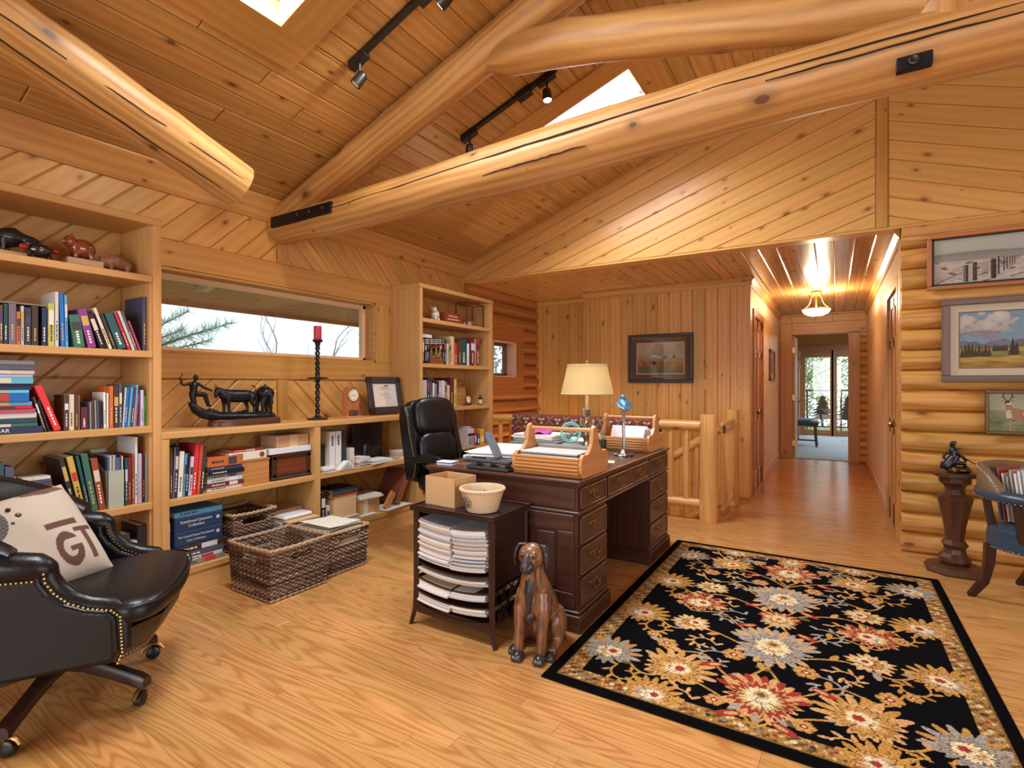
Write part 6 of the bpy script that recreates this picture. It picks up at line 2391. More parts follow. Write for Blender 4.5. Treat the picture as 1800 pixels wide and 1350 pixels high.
t = thing('glass_case', 'wooden framed glass box with a crystal cluster inside', 'display case', (-3.42, 4.67, 1.8725))
WF = wood('case_brown', rgb(120, 72, 42), rgb(92, 52, 28), None, rough=.4)
for sx in (-1, 1):
    for sy in (-1, 1):
        MB().box(sx * .075 - .006, sx * .075 + .006, sy * .15 - .006, sy * .15 + .006, 0, .255).build('post', WF, t, grain='z')
for z in (.004, .25):
    for sy in (-1, 1):
        MB().box(-.08, .08, sy * .15 - .006, sy * .15 + .006, z - .004, z + .006).build('rail', WF, t)
    for sx in (-1, 1):
        MB().box(sx * .075 - .006, sx * .075 + .006, -.15, .15, z - .004, z + .006).build('rail', WF, t)
MB().box(.074, .076, -.145, .145, .01, .246).build('pane', GLASS, t)
m = MB()
g = random.Random(3)
for k in range(16):
    a, r_ = g.uniform(0, 6.28), g.uniform(0, .045)
    x, y = r_ * math.cos(a), r_ * math.sin(a) - .05
    m.tube([(x, y, .008), (x + g.uniform(-.02, .02), y + g.uniform(-.02, .02), .03 + g.uniform(.01, .045))], [.010, .002], 5, smooth=False)
m.build('crystals', plain(rgb(214, 206, 200), .12, name='crystal', coat=.6), t)
book((-3.36, 3.78, 1.6995), .03, .18, 'white', 'white book lying on the dark banded volumes', None, flat=True, depth=.15)
t = thing('pump_model', 'gilt oil-well pump model on a block in front of banded volumes', 'model', (-3.31, 3.965, 1.4455))
MB().box(-.016, .016, -.10, .10, 0, .05, .003).build('base', wood('pump_base', rgb(150, 92, 54), rgb(118, 66, 36), None, rough=.4), t, grain='y')
GM = plain(rgb(206, 156, 64), .28, 1.0, name='gilt_metal')
m = MB()
m.tube([(0, -.03, .05), (0, 0, .16)], .004, 6)
m.tube([(0, .03, .05), (0, 0, .16)], .004, 6)
m.tube([(0, -.06, .155), (0, .07, .178)], .006, 6)
m.tube([(0, -.06, .155), (0, -.072, .14), (0, -.070, .12)], [.008, .008, .004], 6)
m.tube([(0, .06, .176), (0, .06, .07)], .003, 6)
m.ball((0, .06, .085), (.010, .024, .024), 10, 8)
m.ball((0, -.03, .062), (.011, .03, .014), 10, 8)
m.build('pump', GM, t)
t = thing('wood_plaque', 'light wooden plaque with a slanted face behind the small clock', 'plaque', (-3.43, 4.50, 1.0205))
m = MB()
m.prism([(-.09, 0), (.11, 0), (.08, .20), (-.07, .20)], 'x', -.012, .012)
m.build('board', W['tambour'], t, grain='y')
t = thing('desk_clock', 'small round white-faced clock on the far bookcase', 'clock', (-3.345, 4.53, 1.0205))
m = MB()
m.lathe([(.040, 0), (.044, .006), (.044, .020), (.040, .024), (.036, .024), (.036, .02), (0, .02)], n=28, M=Matrix.Translation((-.01, 0, .062)) @ Matrix.Rotation(R(90), 4, 'Y'))
m.build('case', BRASS, t)
m = MB()
m.lathe([(.037, 0), (.037, .001), (0, .001)], n=28, M=Matrix.Translation((.0115, 0, .062)) @ Matrix.Rotation(R(90), 4, 'Y'))
m.build('dial', plain(rgb(236, 230, 214), .5, name='dial_white'), t)
m = MB()
m.tube([(.0135, 0, .062), (.0135, .016, .072)], .0013, 5)
m.tube([(.0135, 0, .062), (.0135, -.008, .088)], .001, 5)
m.build('hands', BLACK, t)
MB().box(-.02, .02, -.05, .05, 0, .02, .004).build('foot', W['barkwood'], t, grain='y')
t = thing('small_bottle', 'small dark bottle with a cream label on the far bookcase', 'bottle', (-3.345, 4.765, 1.0205))
m = MB()
m.lathe([(.022, 0), (.024, .003), (.024, .07), (.018, .08), (.010, .088), (.010, .105), (.012, .106), (.012, .116), (0, .117)], n=18)
m.build('glass', plain(rgb(50, 26, 20), .15, name='amber_glass', coat=.5), t)
m = MB()
m.lathe([(.0245, .012), (.0245, .058)], n=18, caps=False)
m.build('label', plain(rgb(224, 204, 164), .6, name='cream_label'), t)
for i, (y, w, h, col, lab) in enumerate(((4.47, .12, .19, (200, 202, 206), 'grey and white office machine on the far bookcase lower shelf'), (4.60, .03, .20, (196, 40, 50), 'red and white carton beside the office machine'), (4.65, .04, .13, (60, 96, 150), 'blue carton beside the red one'), (4.70, .08, .17, (226, 178, 50), 'yellow carton at the end of the far bookcase lower shelf'))):
    t = thing('carton', lab, 'box', (-3.38, y, .5825))
    MB().box(-.08, .08, 0, w, 0, h, .004).build('body', plain(rgb(*col), .45, name='carton_colour'), t)
    if i == 0:
        MB().box(.0802, .082, .012, w - .012, .02, .105, .002).build('front_panel', plain(rgb(150, 154, 160), .25, name='smoked_panel'), t)
        MB().box(.0802, .083, .006, w - .006, .115, .14, .002).build('slot', BLACK, t)
        MB().box(-.05, .06, .02, w - .02, h, h + .02, .008).build('top_cover', plain(rgb(186, 188, 192), .4, name='grey_plastic'), t)
    else:
        MB().box(.0802, .081, w * .15, w * .85, h * .2, h * .55).build('label', TW, t)

def wicker(name, label, x0, x1, y0, y1, z0, h, seed, rz=0.0):
    g = random.Random(seed)
    cx, cy = (x0 + x1) / 2, (y0 + y1) / 2
    t = thing(name, label, 'basket', (cx, cy, z0), rz)
    a, b = (x1 - x0) / 2, (y1 - y0) / 2
    stepw = .022
    per = []
    def side(p, q):
        L_ = math.hypot(q[0] - p[0], q[1] - p[1])
        n = max(6, int(round(L_ / stepw)))
        nx, ny = (q[1] - p[1]) / L_, -(q[0] - p[0]) / L_
        for i in range(n):
            u = i / n
            per.append((p[0] + (q[0] - p[0]) * u, p[1] + (q[1] - p[1]) * u, nx, ny))
    side((-a, -b), (a, -b))
    side((a, -b), (a, b))
    side((a, b), (-a, b))
    side((-a, b), (-a, -b))
    n = len(per)
    rows = int(h / .0118)
    mats = [plain(rgb(*c), .6, name='wicker_strand', var=.3, bscale=80) for c in ((138, 112, 90), (102, 78, 60), (176, 148, 120), (62, 44, 34))]
    sets = [MB() for _ in mats]
    hz0, hz1 = h * .70, h * .86
    def hole(i, z):
        x, y = per[i % n][0], per[i % n][1]
        inx = abs(abs(x) - a) < .004 and abs(y) < .065
        iny = abs(abs(y) - b) < .004 and abs(x) < .065
        return (inx or iny) and hz0 < z < hz1
    for r_ in range(rows):
        z = (r_ + .5) * h / rows
        taper = .93 + .07 * z / h
        mi = g.choices(range(4), (5, 4, 2, 2))[0]
        run = []
        for i in range(n + 1):
            x, y, nx, ny = per[i % n]
            o = .0035 * (1 if (i + r_) % 2 else -1)
            if hole(i, z):
                if len(run) > 1:
                    sets[mi].tube(run, .0052, 4, smooth=True)
                run = []
                continue
            run.append((x * taper + nx * o, y * taper + ny * o, z + g.uniform(-.0015, .0015)))
            if g.random() < .05:
                if len(run) > 1:
                    sets[mi].tube(run, .0052, 4, smooth=True)
                mi = g.choices(range(4), (5, 4, 2, 2))[0]
                run = [run[-1]]
        if len(run) > 1:
            sets[mi].tube(run, .0052, 4, smooth=True)
    for m, mt in zip(sets, mats):
        if m.v:
            m.build('weave', mt, t, kind='stuff')
    m = MB()
    for i in range(0, n, 2):
        x, y, nx, ny = per[i]
        if hole(i, (hz0 + hz1) / 2):
            m.tube([(x * .93, y * .93, .002), (x * .98, y * .98, hz0)], .003, 4)
            continue
        m.tube([(x * .93, y * .93, .002), (x, y, h)], .003, 4)
    m.build('stakes', mats[3], t, kind='stuff')
    rim = []
    for (px, py) in ((-a, -b), (a, -b), (a, b), (-a, b)):
        rim.append((px, py))
    for zz, rr in ((h, .010), (.012, .008)):
        m = MB()
        k = 1.0 if zz > .1 else .93
        pts = []
        for i in range(4):
            p, q = rim[i], rim[(i + 1) % 4]
            nn = 30
            for j in range(nn):
                u = j / nn
                pts.append((p[0] * k + (q[0] - p[0]) * k * u, p[1] * k + (q[1] - p[1]) * k * u, zz + .003 * math.sin(j * 1.9) - (.0 if zz < .1 else .006 * math.sin(math.pi * u))))
        pts.append(pts[0])
        m.tube(pts, rr, 7)
        m.build('rim' if zz > .1 else 'foot_rim', mats[2], t)
    MB().box(-a * .92, a * .92, -b * .92, b * .92, 0, .006).build('base', mats[3], t)
    return t


wicker('wicker_basket', 'empty brown wicker basket on the floor in front of the low bookcase', -3.12, -2.71, 1.80, 2.21, 0, .30, 1)
wicker('wicker_basket', 'brown wicker basket full of papers on the floor', -3.13, -2.76, 2.235, 2.58, 0, .28, 2)
wicker('wicker_basket', 'empty wicker basket standing on the bottom shelf of the low bookcase', -3.585, -3.265, 1.91, 2.21, .1565, .25, 3)
t = thing('paper_heap', 'cream papers heaped in the wicker basket', 'papers', (-2.945, 2.41, .0))
m = MB()
g = random.Random(12)
for k in range(14):
    M = Matrix.Translation((g.uniform(-.01, .01), g.uniform(-.01, .01), .215 + k * .0068)) @ Matrix.Rotation(g.uniform(-.06, .06), 4, "Z") @ Matrix.Rotation(g.uniform(-.10, .10), 4, "X") @ Matrix.Rotation(g.uniform(-.10, .10), 4, 'Y')
    m.box(-.15, .15, -.135, .135, 0, .0015, 0, 0, M)
m.box(-.15, .15, -.14, .14, .02, .212)
m.build('sheets', plain(rgb(226, 220, 204), .8, name='cream_paper', var=.06), t, kind='stuff')

ZD = .7655


def tote(label, x0, x1, y0, y1, seed):
    t = thing('letter_tray', label, 'letter tray', ((x0 + x1) / 2, (y0 + y1) / 2, ZD))
    a, b = (x1 - x0) / 2, (y1 - y0) / 2
    prof = [(-b + .02, 0), (b - .02, 0), (b, .03), (b + .006, .07), (b - .004, .105), (b - .03, .122), (b - .07, .118), (b - .095, .126), (.045, .165), (.036, .22), (.024, .25), (0, .262), (-.024, .25), (-.036, .22), (-.045, .165), (-b + .095, .126), (-b + .07, .118), (-b + .03, .122), (-b + .004, .105), (-b - .006, .07), (-b, .03)]
    for sx in (-1, 1):
        m = MB()
        x = sx * (a - .011)
        m.prism(prof, 'x', x - .011, x + .011)
        o = m.build('end_panel', W['maple'], t, grain='y')
        bv = o.modifiers.new('bevel', 'BEVEL')
        bv.width = .004
        bv.segments = 2
    m = MB()
    m.tube([(-a + .02, 0, .235), (a - .02, 0, .235)], .011, 14)
    m.build('handle', W['maple'], t, grain='x')
    MB().box(-a + .02, a - .02, -b + .02, b - .02, .004, .014).build('bottom', W['tambour'], t, grain='x')
    for sy in (-1, 1):
        arc = [(-b + .014, .010), (-b + .003, .024), (-b - .001, .042), (-b - .001, .060), (-b + .001, .078), (-b + .005, .094)]
        for (y, z) in arc:
            m = MB()
            m.tube([(-a + .021, -sy * y, z), (a - .021, -sy * y, z)], .0105, 8)
            m.build('slat', W['tambour'], t, grain='x')
    return t


tote('maple letter tray with handle, nearer the viewer on the desk', -1.50, -1.085, 2.44, 2.80, 1)
tote('maple letter tray with handle, at the far end of the desk', -1.50, -1.10, 3.62, 3.98, 2)
paper_pile('paper_pile', 'dark folders and papers in the nearer letter tray', (-1.30, 2.56, ZD + .016), .34, .17, .105, 12, 0, 21, cols=[(54, 58, 70), (40, 42, 52), (196, 194, 192), (90, 94, 104), (200, 196, 190)], messy=.004)
paper_pile('paper_pile', 'pale folders behind the handle of the nearer letter tray', (-1.29, 2.70, ZD + .016), .33, .09, .118, 12, 0, 22, cols=[(210, 190, 150), (220, 218, 214), (120, 118, 120)], messy=.003)
t = thing('paper_sheaf', 'white papers standing sloped in the far letter tray', 'papers', (-1.29, 3.71, ZD + .03))
m = MB()
for k in range(9):
    M = Matrix.Rotation(R(-28 + k * .6), 4, 'X') @ Matrix.Translation((-.01 + k * .003, -.03 + k * .012, .02 + k * .001))
    m.box(-.12, .13, 0, .002, 0, .13, 0, 0, M)
m.build('sheets', plain(rgb(226, 228, 234), .7, name='bluish_paper'), t, kind='stuff')
MB().box(-.12, .12, -.03, .05, -.012, .012).build('folder', plain(rgb(206, 160, 120), .7, name='kraft_folder'), t)
t = thing('hole_punch', 'large dark grey hole punch with its lever raised', 'hole punch', (-1.665, 2.475, ZD), R(-2))
PG = plain(rgb(64, 74, 84), .35, name='punch_grey')
MB().box(-.145, .145, -.045, .055, 0, .018, .004).build('base', plain(rgb(52, 58, 66), .4, name='punch_base'), t)
MB().box(-.15, .15, -.05, .05, .042, .058, .005).build('guide_plate', PG, t)
for x in (-.10, 0, .10):
    MB().box(x - .018, x + .018, -.035, .035, .017, .043, .004).build('punch_head', plain(rgb(150, 152, 156), .3, .8, name='punch_steel'), t)
MB().box(-.12, -.03, -.02, .0, .058, .066, .003).build('slot_cover', BLACK, t)
m = MB()
M = Matrix.Translation((.055, .005, .066)) @ Matrix.Rotation(R(-30), 4, 'Y')
m.prism([(-.03, 0), (.03, 0), (.036, .06), (.032, .13), (.02, .165), (-.02, .165), (-.032, .13), (-.036, .06)], 'x', -.006, .008, M=M)
o = m.build('lever', plain(rgb(96, 110, 122), .35, name='punch_lever'), t)
bv = o.modifiers.new('bevel', 'BEVEL')
bv.width = .004
bv.segments = 2
paper_pile('note_cards', 'small stack of white note cards at the desk corner', (-1.975, 2.475, ZD), .11, .075, .022, 6, .1, 31, cols=[(226, 228, 236), (90, 110, 150), (232, 232, 236)], messy=.003)
gp = 'paper heaps on the desk'
paper_pile('paper_pile', 'broad low heap of papers behind the hole punch', (-1.80, 2.95, ZD), .42, .52, .06, 16, .15, 41, messy=.03, cols=[(226, 224, 226), (206, 206, 212), (216, 210, 196), (190, 196, 206), (232, 228, 222)], group=gp)
paper_pile('paper_pile', 'taller heap of journals topped by a magenta sheet', (-1.86, 3.44, ZD), .34, .26, .12, 16, -.05, 42, messy=.02, cols=[(220, 220, 224), (70, 80, 120), (190, 190, 196), (160, 170, 160), (226, 216, 200)], group=gp)
t = thing('flyer', 'crumpled magenta flyer on the journal heap', 'paper', (-1.88, 3.43, ZD + .1208), .4)
m = MB()
n = 12
vs, fs = [], []
for i in range(n + 1):
    for j in range(n + 1):
        vs.append((-.10 + .2 * i / n, -.13 + .26 * j / n, .010 + .008 * math.sin(i * 1.1) * math.cos(j * .9)))
for i in range(n):
    for j in range(n):
        q = i * (n + 1) + j
        fs.append((q, q + n + 1, q + n + 2, q + 1))
m.add(vs, fs, True)
m.build('sheet', plain(rgb(196, 60, 170), .5, name='magenta_print', var=.5, bscale=20), t)
paper_pile('paper_pile', 'loose papers between the two letter trays', (-1.40, 3.13, ZD), .22, .30, .045, 10, .05, 43, messy=.012, group=gp)
paper_pile('paper_pile', 'papers near the lamp foot', (-1.80, 3.80, ZD), .30, .26, .05, 8, .1, 44, messy=.02, group=gp)
t = thing('note_slip', 'pale yellow note slip near the bird sculpture', 'paper', (-1.20, 3.08, ZD), .3)
MB().box(-.045, .045, -.05, .05, 0, .003).build('slip', plain(rgb(228, 214, 170), .7, name='yellow_note'), t)
t = thing('eyeglasses', 'folded clear eyeglasses beside the note slip', 'glasses', (-1.155, 3.20, ZD), .4)
m = MB()
for s in (-1, 1):
    m.tube([(.022 * math.cos(k * .45) + s * .030, .004, .020 + .018 * math.sin(k * .45)) for k in range(15)], .0016, 5, caps=False)
m.tube([(-.008, .004, .022), (.008, .004, .022)], .0015, 5)
m.tube([(-.052, .004, .024), (-.050, -.02, .014), (.03, -.024, .003)], .0014, 5)
m.tube([(.052, .004, .024), (.050, -.016, .014), (-.03, -.018, .003)], .0014, 5)
m.build('rims', plain(rgb(170, 160, 150), .25, .6, name='specs'), t)
t = thing('tape_dispenser', 'teal tape roll behind the hole punch', 'tape', (-1.60, 2.66, ZD + .028), 1.2)
m = MB()
m.lathe([(.018, -.012), (.027, -.012), (.027, .012), (.018, .012), (.018, -.012)], n=24, caps=False, M=Matrix.Rotation(R(90), 4, 'X'))
m.build('roll', plain(rgb(60, 176, 176), .35, name='teal_plastic'), t)
t = thing('pen_cup', 'dark cup of pens behind the near letter tray', 'pen cup', (-1.36, 3.37, ZD))
m = MB()
m.lathe([(.036, 0), (.038, .004), (.040, .105), (.037, .105), (.034, .008), (0, .008)], n=24)
m.build('cup', plain(rgb(50, 34, 32), .3, name='brown_cup', coat=.3), t)
g = random.Random(2)
for k, c in enumerate(((60, 140, 140), (196, 60, 60), (230, 220, 200), (40, 60, 120), (226, 226, 226), (80, 160, 110))):
    a = k * 1.05
    m = MB()
    m.tube([(.015 * math.cos(a), .015 * math.sin(a), .01), (.034 * math.cos(a), .034 * math.sin(a), .155 + g.uniform(-.02, .03))], .0038, 7)
    o = m.build('pen', plain(rgb(*c), .3, name='pen_colour'))
    o.location = t.location
    tag(o, '%s pen standing in the dark cup' % ('teal', 'red', 'cream', 'navy', 'white', 'green')[k], 'pen', 'pens in the dark cup')
t = thing('turquoise_ornament', 'round turquoise openwork ornament beside the lamp', 'ornament', (-1.475, 3.22, ZD + .046), R(28))
TQ = plain(rgb(110, 196, 200), .35, name='turquoise')
m = MB()
m.tube([(.062 * math.cos(k * math.pi / 16), 0, .128 + .062 * math.sin(k * math.pi / 16)) for k in range(33)], .006, 8, caps=False)
m.tube([(.050 * math.cos(k * math.pi / 16), 0, .128 + .050 * math.sin(k * math.pi / 16)) for k in range(33)], .003, 6, caps=False)
m.build('ring', TQ, t)
m = MB()
m.tube([(-.034, 0, .100), (-.034, 0, .156), (-.010, 0, .102), (-.008, 0, .156)], .005, 7)
m.tube([(.022 + .017 * math.cos(k * .42), 0, .137 + .018 * math.sin(k * .42)) for k in range(16)], .005, 7)
m.tube([(.006, 0, .104), (.034, 0, .104)], .004, 7)
m.build('monogram', TQ, t)
m = MB()
m.box(-.055, .055, -.03, .03, 0, .06, .006)
m.build('holder', plain(rgb(150, 158, 158), .3, .3, name='grey_holder'), t)
t.location = (-1.44, 3.06, ZD + .0455)

t = thing('table_lamp', 'table lamp with a cream drum shade and ornate base', 'lamp', (-1.545, 3.565, ZD))
m = MB()
m.lathe([(.075, 0), (.078, .008), (.07, .018), (.045, .03), (.03, .05), (.024, .07), (.03, .085), (.038, .11), (.030, .135), (.022, .16), (.028, .18), (.034, .20), (.024, .225), (.02, .245), (.034, .262), (.042, .285), (.047, .295), (.05, .30), (.045, .303), (.02, .304), (0, .304)], n=28)
m.build('base', PEWTER, t)
m = MB()
for k in range(4):
    a = k * math.pi / 2 + .4
    for (z0, s) in ((.10, 1), (.17, .8)):
        pts = [(r_ * math.cos(a), r_ * math.sin(a), z0 + dz) for (r_, dz) in ((.028, 0), (.055 * s, .02), (.062 * s, .045), (.05 * s, .06), (.042 * s, .05))]
        m.tube(pts, [.006, .005, .004, .003, .003], 6, cap_round=True)
    m.ball((.036 * math.cos(a + .7), .036 * math.sin(a + .7), .145), .010, 8, 6)
m.build('scrollwork', PEWTER, t)
m = MB()
m.lathe([(.014, .303), (.014, .40), (0, .40)], n=16)
m.build('candle_tube', plain(rgb(214, 186, 140), .4, name='candle_sleeve'), t)
m = MB()
m.tube([(0, 0, .40), (0, 0, .64)], .003, 6)
m.build('stem', BRASS, t)
sm_, nt, bs = newmat('linen_shade')
bs.inputs['Base Color'].default_value = rgb(232, 214, 164)
bs.inputs['Roughness'].default_value = .8
tl_ = nt.nodes.new('ShaderNodeBsdfTranslucent')
tl_.inputs['Color'].default_value = rgb(238, 214, 150)
mxs = nt.nodes.new('ShaderNodeMixShader')
mxs.inputs[0].default_value = .45
om = nt.nodes['Material Output']
nt.links.new(bs.outputs[0], mxs.inputs[1])
nt.links.new(tl_.outputs[0], mxs.inputs[2])
nt.links.new(mxs.outputs[0], om.inputs[0])
m = MB()
m.lathe([(.190, .410), (.190, .424), (.1455, .618), (.1455, .626)], n=48, caps=False)
m.build('shade', sm_, t)
m = MB()
for (r_, z) in ((.1905, .413), (.146, .622)):
    m.tube([(r_ * math.cos(k * math.pi / 24), r_ * math.sin(k * math.pi / 24), z) for k in range(49)], .004, 6, caps=False)
m.build('shade_trim', plain(rgb(214, 194, 148), .8, name='shade_tape'), t)
m = MB()
m.lathe([(.006, .626), (.012, .634), (.008, .642), (.011, .65), (0, .656)], n=12)
m.build('finial', plain(rgb(200, 180, 140), .3, .7, name='finial_brass'), t)
m = MB()
for k in range(3):
    a = k * 2.094
    m.tube([(0, 0, .627), (.146 * math.cos(a), .146 * math.sin(a), .622)], .002, 5)
m.build('spider', BRASS, t)
l = bpy.data.lights.new('table_lamp_bulb', 'POINT')
l.energy = .45
l.color = (1.0, .82, .58)
l.shadow_soft_size = .03
o = bpy.data.objects.new('table_lamp_bulb', l)
o.location = (-1.545, 3.565, ZD + .50)
COL.objects.link(o)

t = thing('bird_sculpture', 'blue bird on a slender silvery twig stand at the desk edge', 'sculpture', (-1.215, 3.42, ZD), R(-58))
t.scale = (1.3, 1.3, 1.0)
m = MB()
m.lathe([(.052, 0), (.054, .006), (.048, .012), (.030, .018), (.022, .034), (.013, .045), (0, .046)], n=8, smooth=False)
m.build('stand', plain(rgb(110, 104, 100), .35, .8, name='stand_silver'), t)
m = MB()
m.tube([(0, 0, .04), (.004, 0, .12), (-.004, 0, .20), (.0, 0, .265), (.006, 0, .30)], [.010, .008, .008, .009, .010], 10)
m.tube([(-.002, 0, .27), (-.05, .01, .262), (-.115, .015, .222)], [.004, .003, .002], 6)
m.tube([(.006, 0, .29), (.05, -.01, .31), (.075, -.01, .33), (.085, -.01, .36)], [.004, .003, .003, .0015], 6)
m.build('twig', plain(rgb(150, 144, 138), .35, .8, name='twig_silver'), t)
m = MB()
m.tube([(.055, 0, .318), (.02, 0, .335), (-.012, 0, .352), (-.022, 0, .375)], [.010, .027, .030, .020], 14, cap_round=True)
m.ball((-.018, 0, .396), (.020, .017, .018), 12, 9)
m.tube([(-.034, 0, .394), (-.046, 0, .391)], [.006, .0015], 8)
BLU = plain(rgb(70, 132, 168), .35, .35, name='blue_patina', var=.35, bscale=50)
remeshed(m, 'bird', BLU, t, .003, 2)
m = MB()
for s in (-1, 1):
    m.tube([(-.012, s * .026, .362), (.03, s * .022, .335), (.078, s * .008, .316)], [.014, .013, .004], 8, squash=.3, up=(0, 1, 0), cap_round=True)
m.tube([(.05, 0, .322), (.092, 0, .312)], [.010, .007], 8, squash=.4, cap_round=True)
m.build('wing_feathers', plain(rgb(52, 104, 148), .3, .4, name='blue_wing'), t)
t = thing('small_figurine', 'tiny dark metal animal behind the near letter tray', 'figurine', (-1.20, 2.96, ZD))
m = MB()
m.ball((0, 0, .05), (.032, .018, .020), 10, 7)
m.ball((.034, 0, .064), (.012, .010, .012), 8, 6)
for sx in (-1, 1):
    for sy in (-1, 1):
        m.tube([(sx * .02, sy * .009, .04), (sx * .021, sy * .009, .002)], .004, 6)
remeshed(m, 'body', plain(rgb(40, 40, 44), .35, .6, name='tiny_metal'), t, .003, 1)

def fbm(X, Y, f, seed=0):
    g = np.random.default_rng(seed)
    out = np.zeros(X.shape)
    amp = 1.0
    for o in range(4):
        p = g.uniform(0, 6.28, 6)
        d = g.uniform(-1, 1, 6)
        out += amp * (np.sin(X * f * (1 + .3 * d[0]) + Y * f * .6 * d[1] + p[0]) * np.sin(Y * f * (1 + .3 * d[2]) + X * f * .6 * d[3] + p[1]))
        f *= 2.03
        amp *= .5
    return out


class Canvas:
    def __init__(s, X, Y, bg):
        s.X, s.Y = X, Y
        s.C = np.empty(X.shape + (3,))
        s.C[:] = bg
        s.dx = X[0, 1] - X[0, 0]
        s.dy = Y[1, 0] - Y[0, 0]

    def win(s, cx, cy, r):
        i0, i1 = max(0, int((cy - r) / s.dy)), min(s.X.shape[0], int((cy + r) / s.dy) + 2)
        j0, j1 = max(0, int((cx - r) / s.dx)), min(s.X.shape[1], int((cx + r) / s.dx) + 2)
        if i1 <= i0 or j1 <= j0:
            return None
        return np.s_[i0:i1, j0:j1]

    def ell(s, cx, cy, rx, ry, col, rot=0.0):
        w = s.win(cx, cy, max(rx, ry) * 1.1)
        if w is None:
            return
        u, v = s.X[w] - cx, s.Y[w] - cy
        c, sn = math.cos(rot), math.sin(rot)
        a, b = u * c + v * sn, -u * sn + v * c
        m = (a / rx) ** 2 + (b / ry) ** 2 < 1
        s.C[w][m] = col

    def poly(s, pts, col):
        xs, ys = [p[0] for p in pts], [p[1] for p in pts]
        cx, cy = (min(xs) + max(xs)) / 2, (min(ys) + max(ys)) / 2
        w = s.win(cx, cy, max(max(xs) - min(xs), max(ys) - min(ys)) / 2 + .01)
        if w is None:
            return
        u, v = s.X[w], s.Y[w]
        ins = np.zeros(u.shape, bool)
        n = len(pts)
        for i in range(n):
            (x0, y0), (x1, y1) = pts[i], pts[(i + 1) % n]
            if y0 == y1:
                continue
            ins ^= ((y0 > v) != (y1 > v)) & (u < (x1 - x0) * (v - y0) / (y1 - y0) + x0)
        s.C[w][ins] = col

    def line(s, pts, wd, col):
        for (a, b) in zip(pts, pts[1:]):
            cx, cy = (a[0] + b[0]) / 2, (a[1] + b[1]) / 2
            r = max(abs(a[0] - b[0]), abs(a[1] - b[1])) / 2 + wd * 2
            w = s.win(cx, cy, r)
            if w is None:
                continue
            u, v = s.X[w], s.Y[w]
            dx, dy = b[0] - a[0], b[1] - a[1]
            L2 = dx * dx + dy * dy + 1e-12
            t = np.clip(((u - a[0]) * dx + (v - a[1]) * dy) / L2, 0, 1)
            d = np.hypot(u - a[0] - t * dx, v - a[1] - t * dy)
            s.C[w][d < wd / 2] = col

    def flower(s, cx, cy, r, n, cols, jag=.12, rot=0.0, sq=1.0):
        w = s.win(cx, cy, r * 1.25 / min(1, sq))
        if w is None:
            return
        u, v = s.X[w] - cx, (s.Y[w] - cy) / sq
        th = np.arctan2(v, u) + rot
        rr = np.hypot(u, v)
        e = r * (.72 + .26 * np.abs(np.cos(n * th / 2)) ** .7 + jag * np.sin(n * 3 * th + 1.3))
        q = rr / e
        C = s.C[w]
        for f, c in cols:
            C[q < f] = c
        C[(np.abs(np.sin(n * th / 2)) > .985) & (q > .35) & (q < .9)] = np.array(cols[0][1]) * .55


RW, RH = 1.63, 2.28
GOLD, GREY_, CREAM_, RED_, TAN_, OLV = (176, 130, 66), (150, 142, 132), (214, 196, 158), (148, 52, 44), (190, 146, 96), (96, 86, 54)


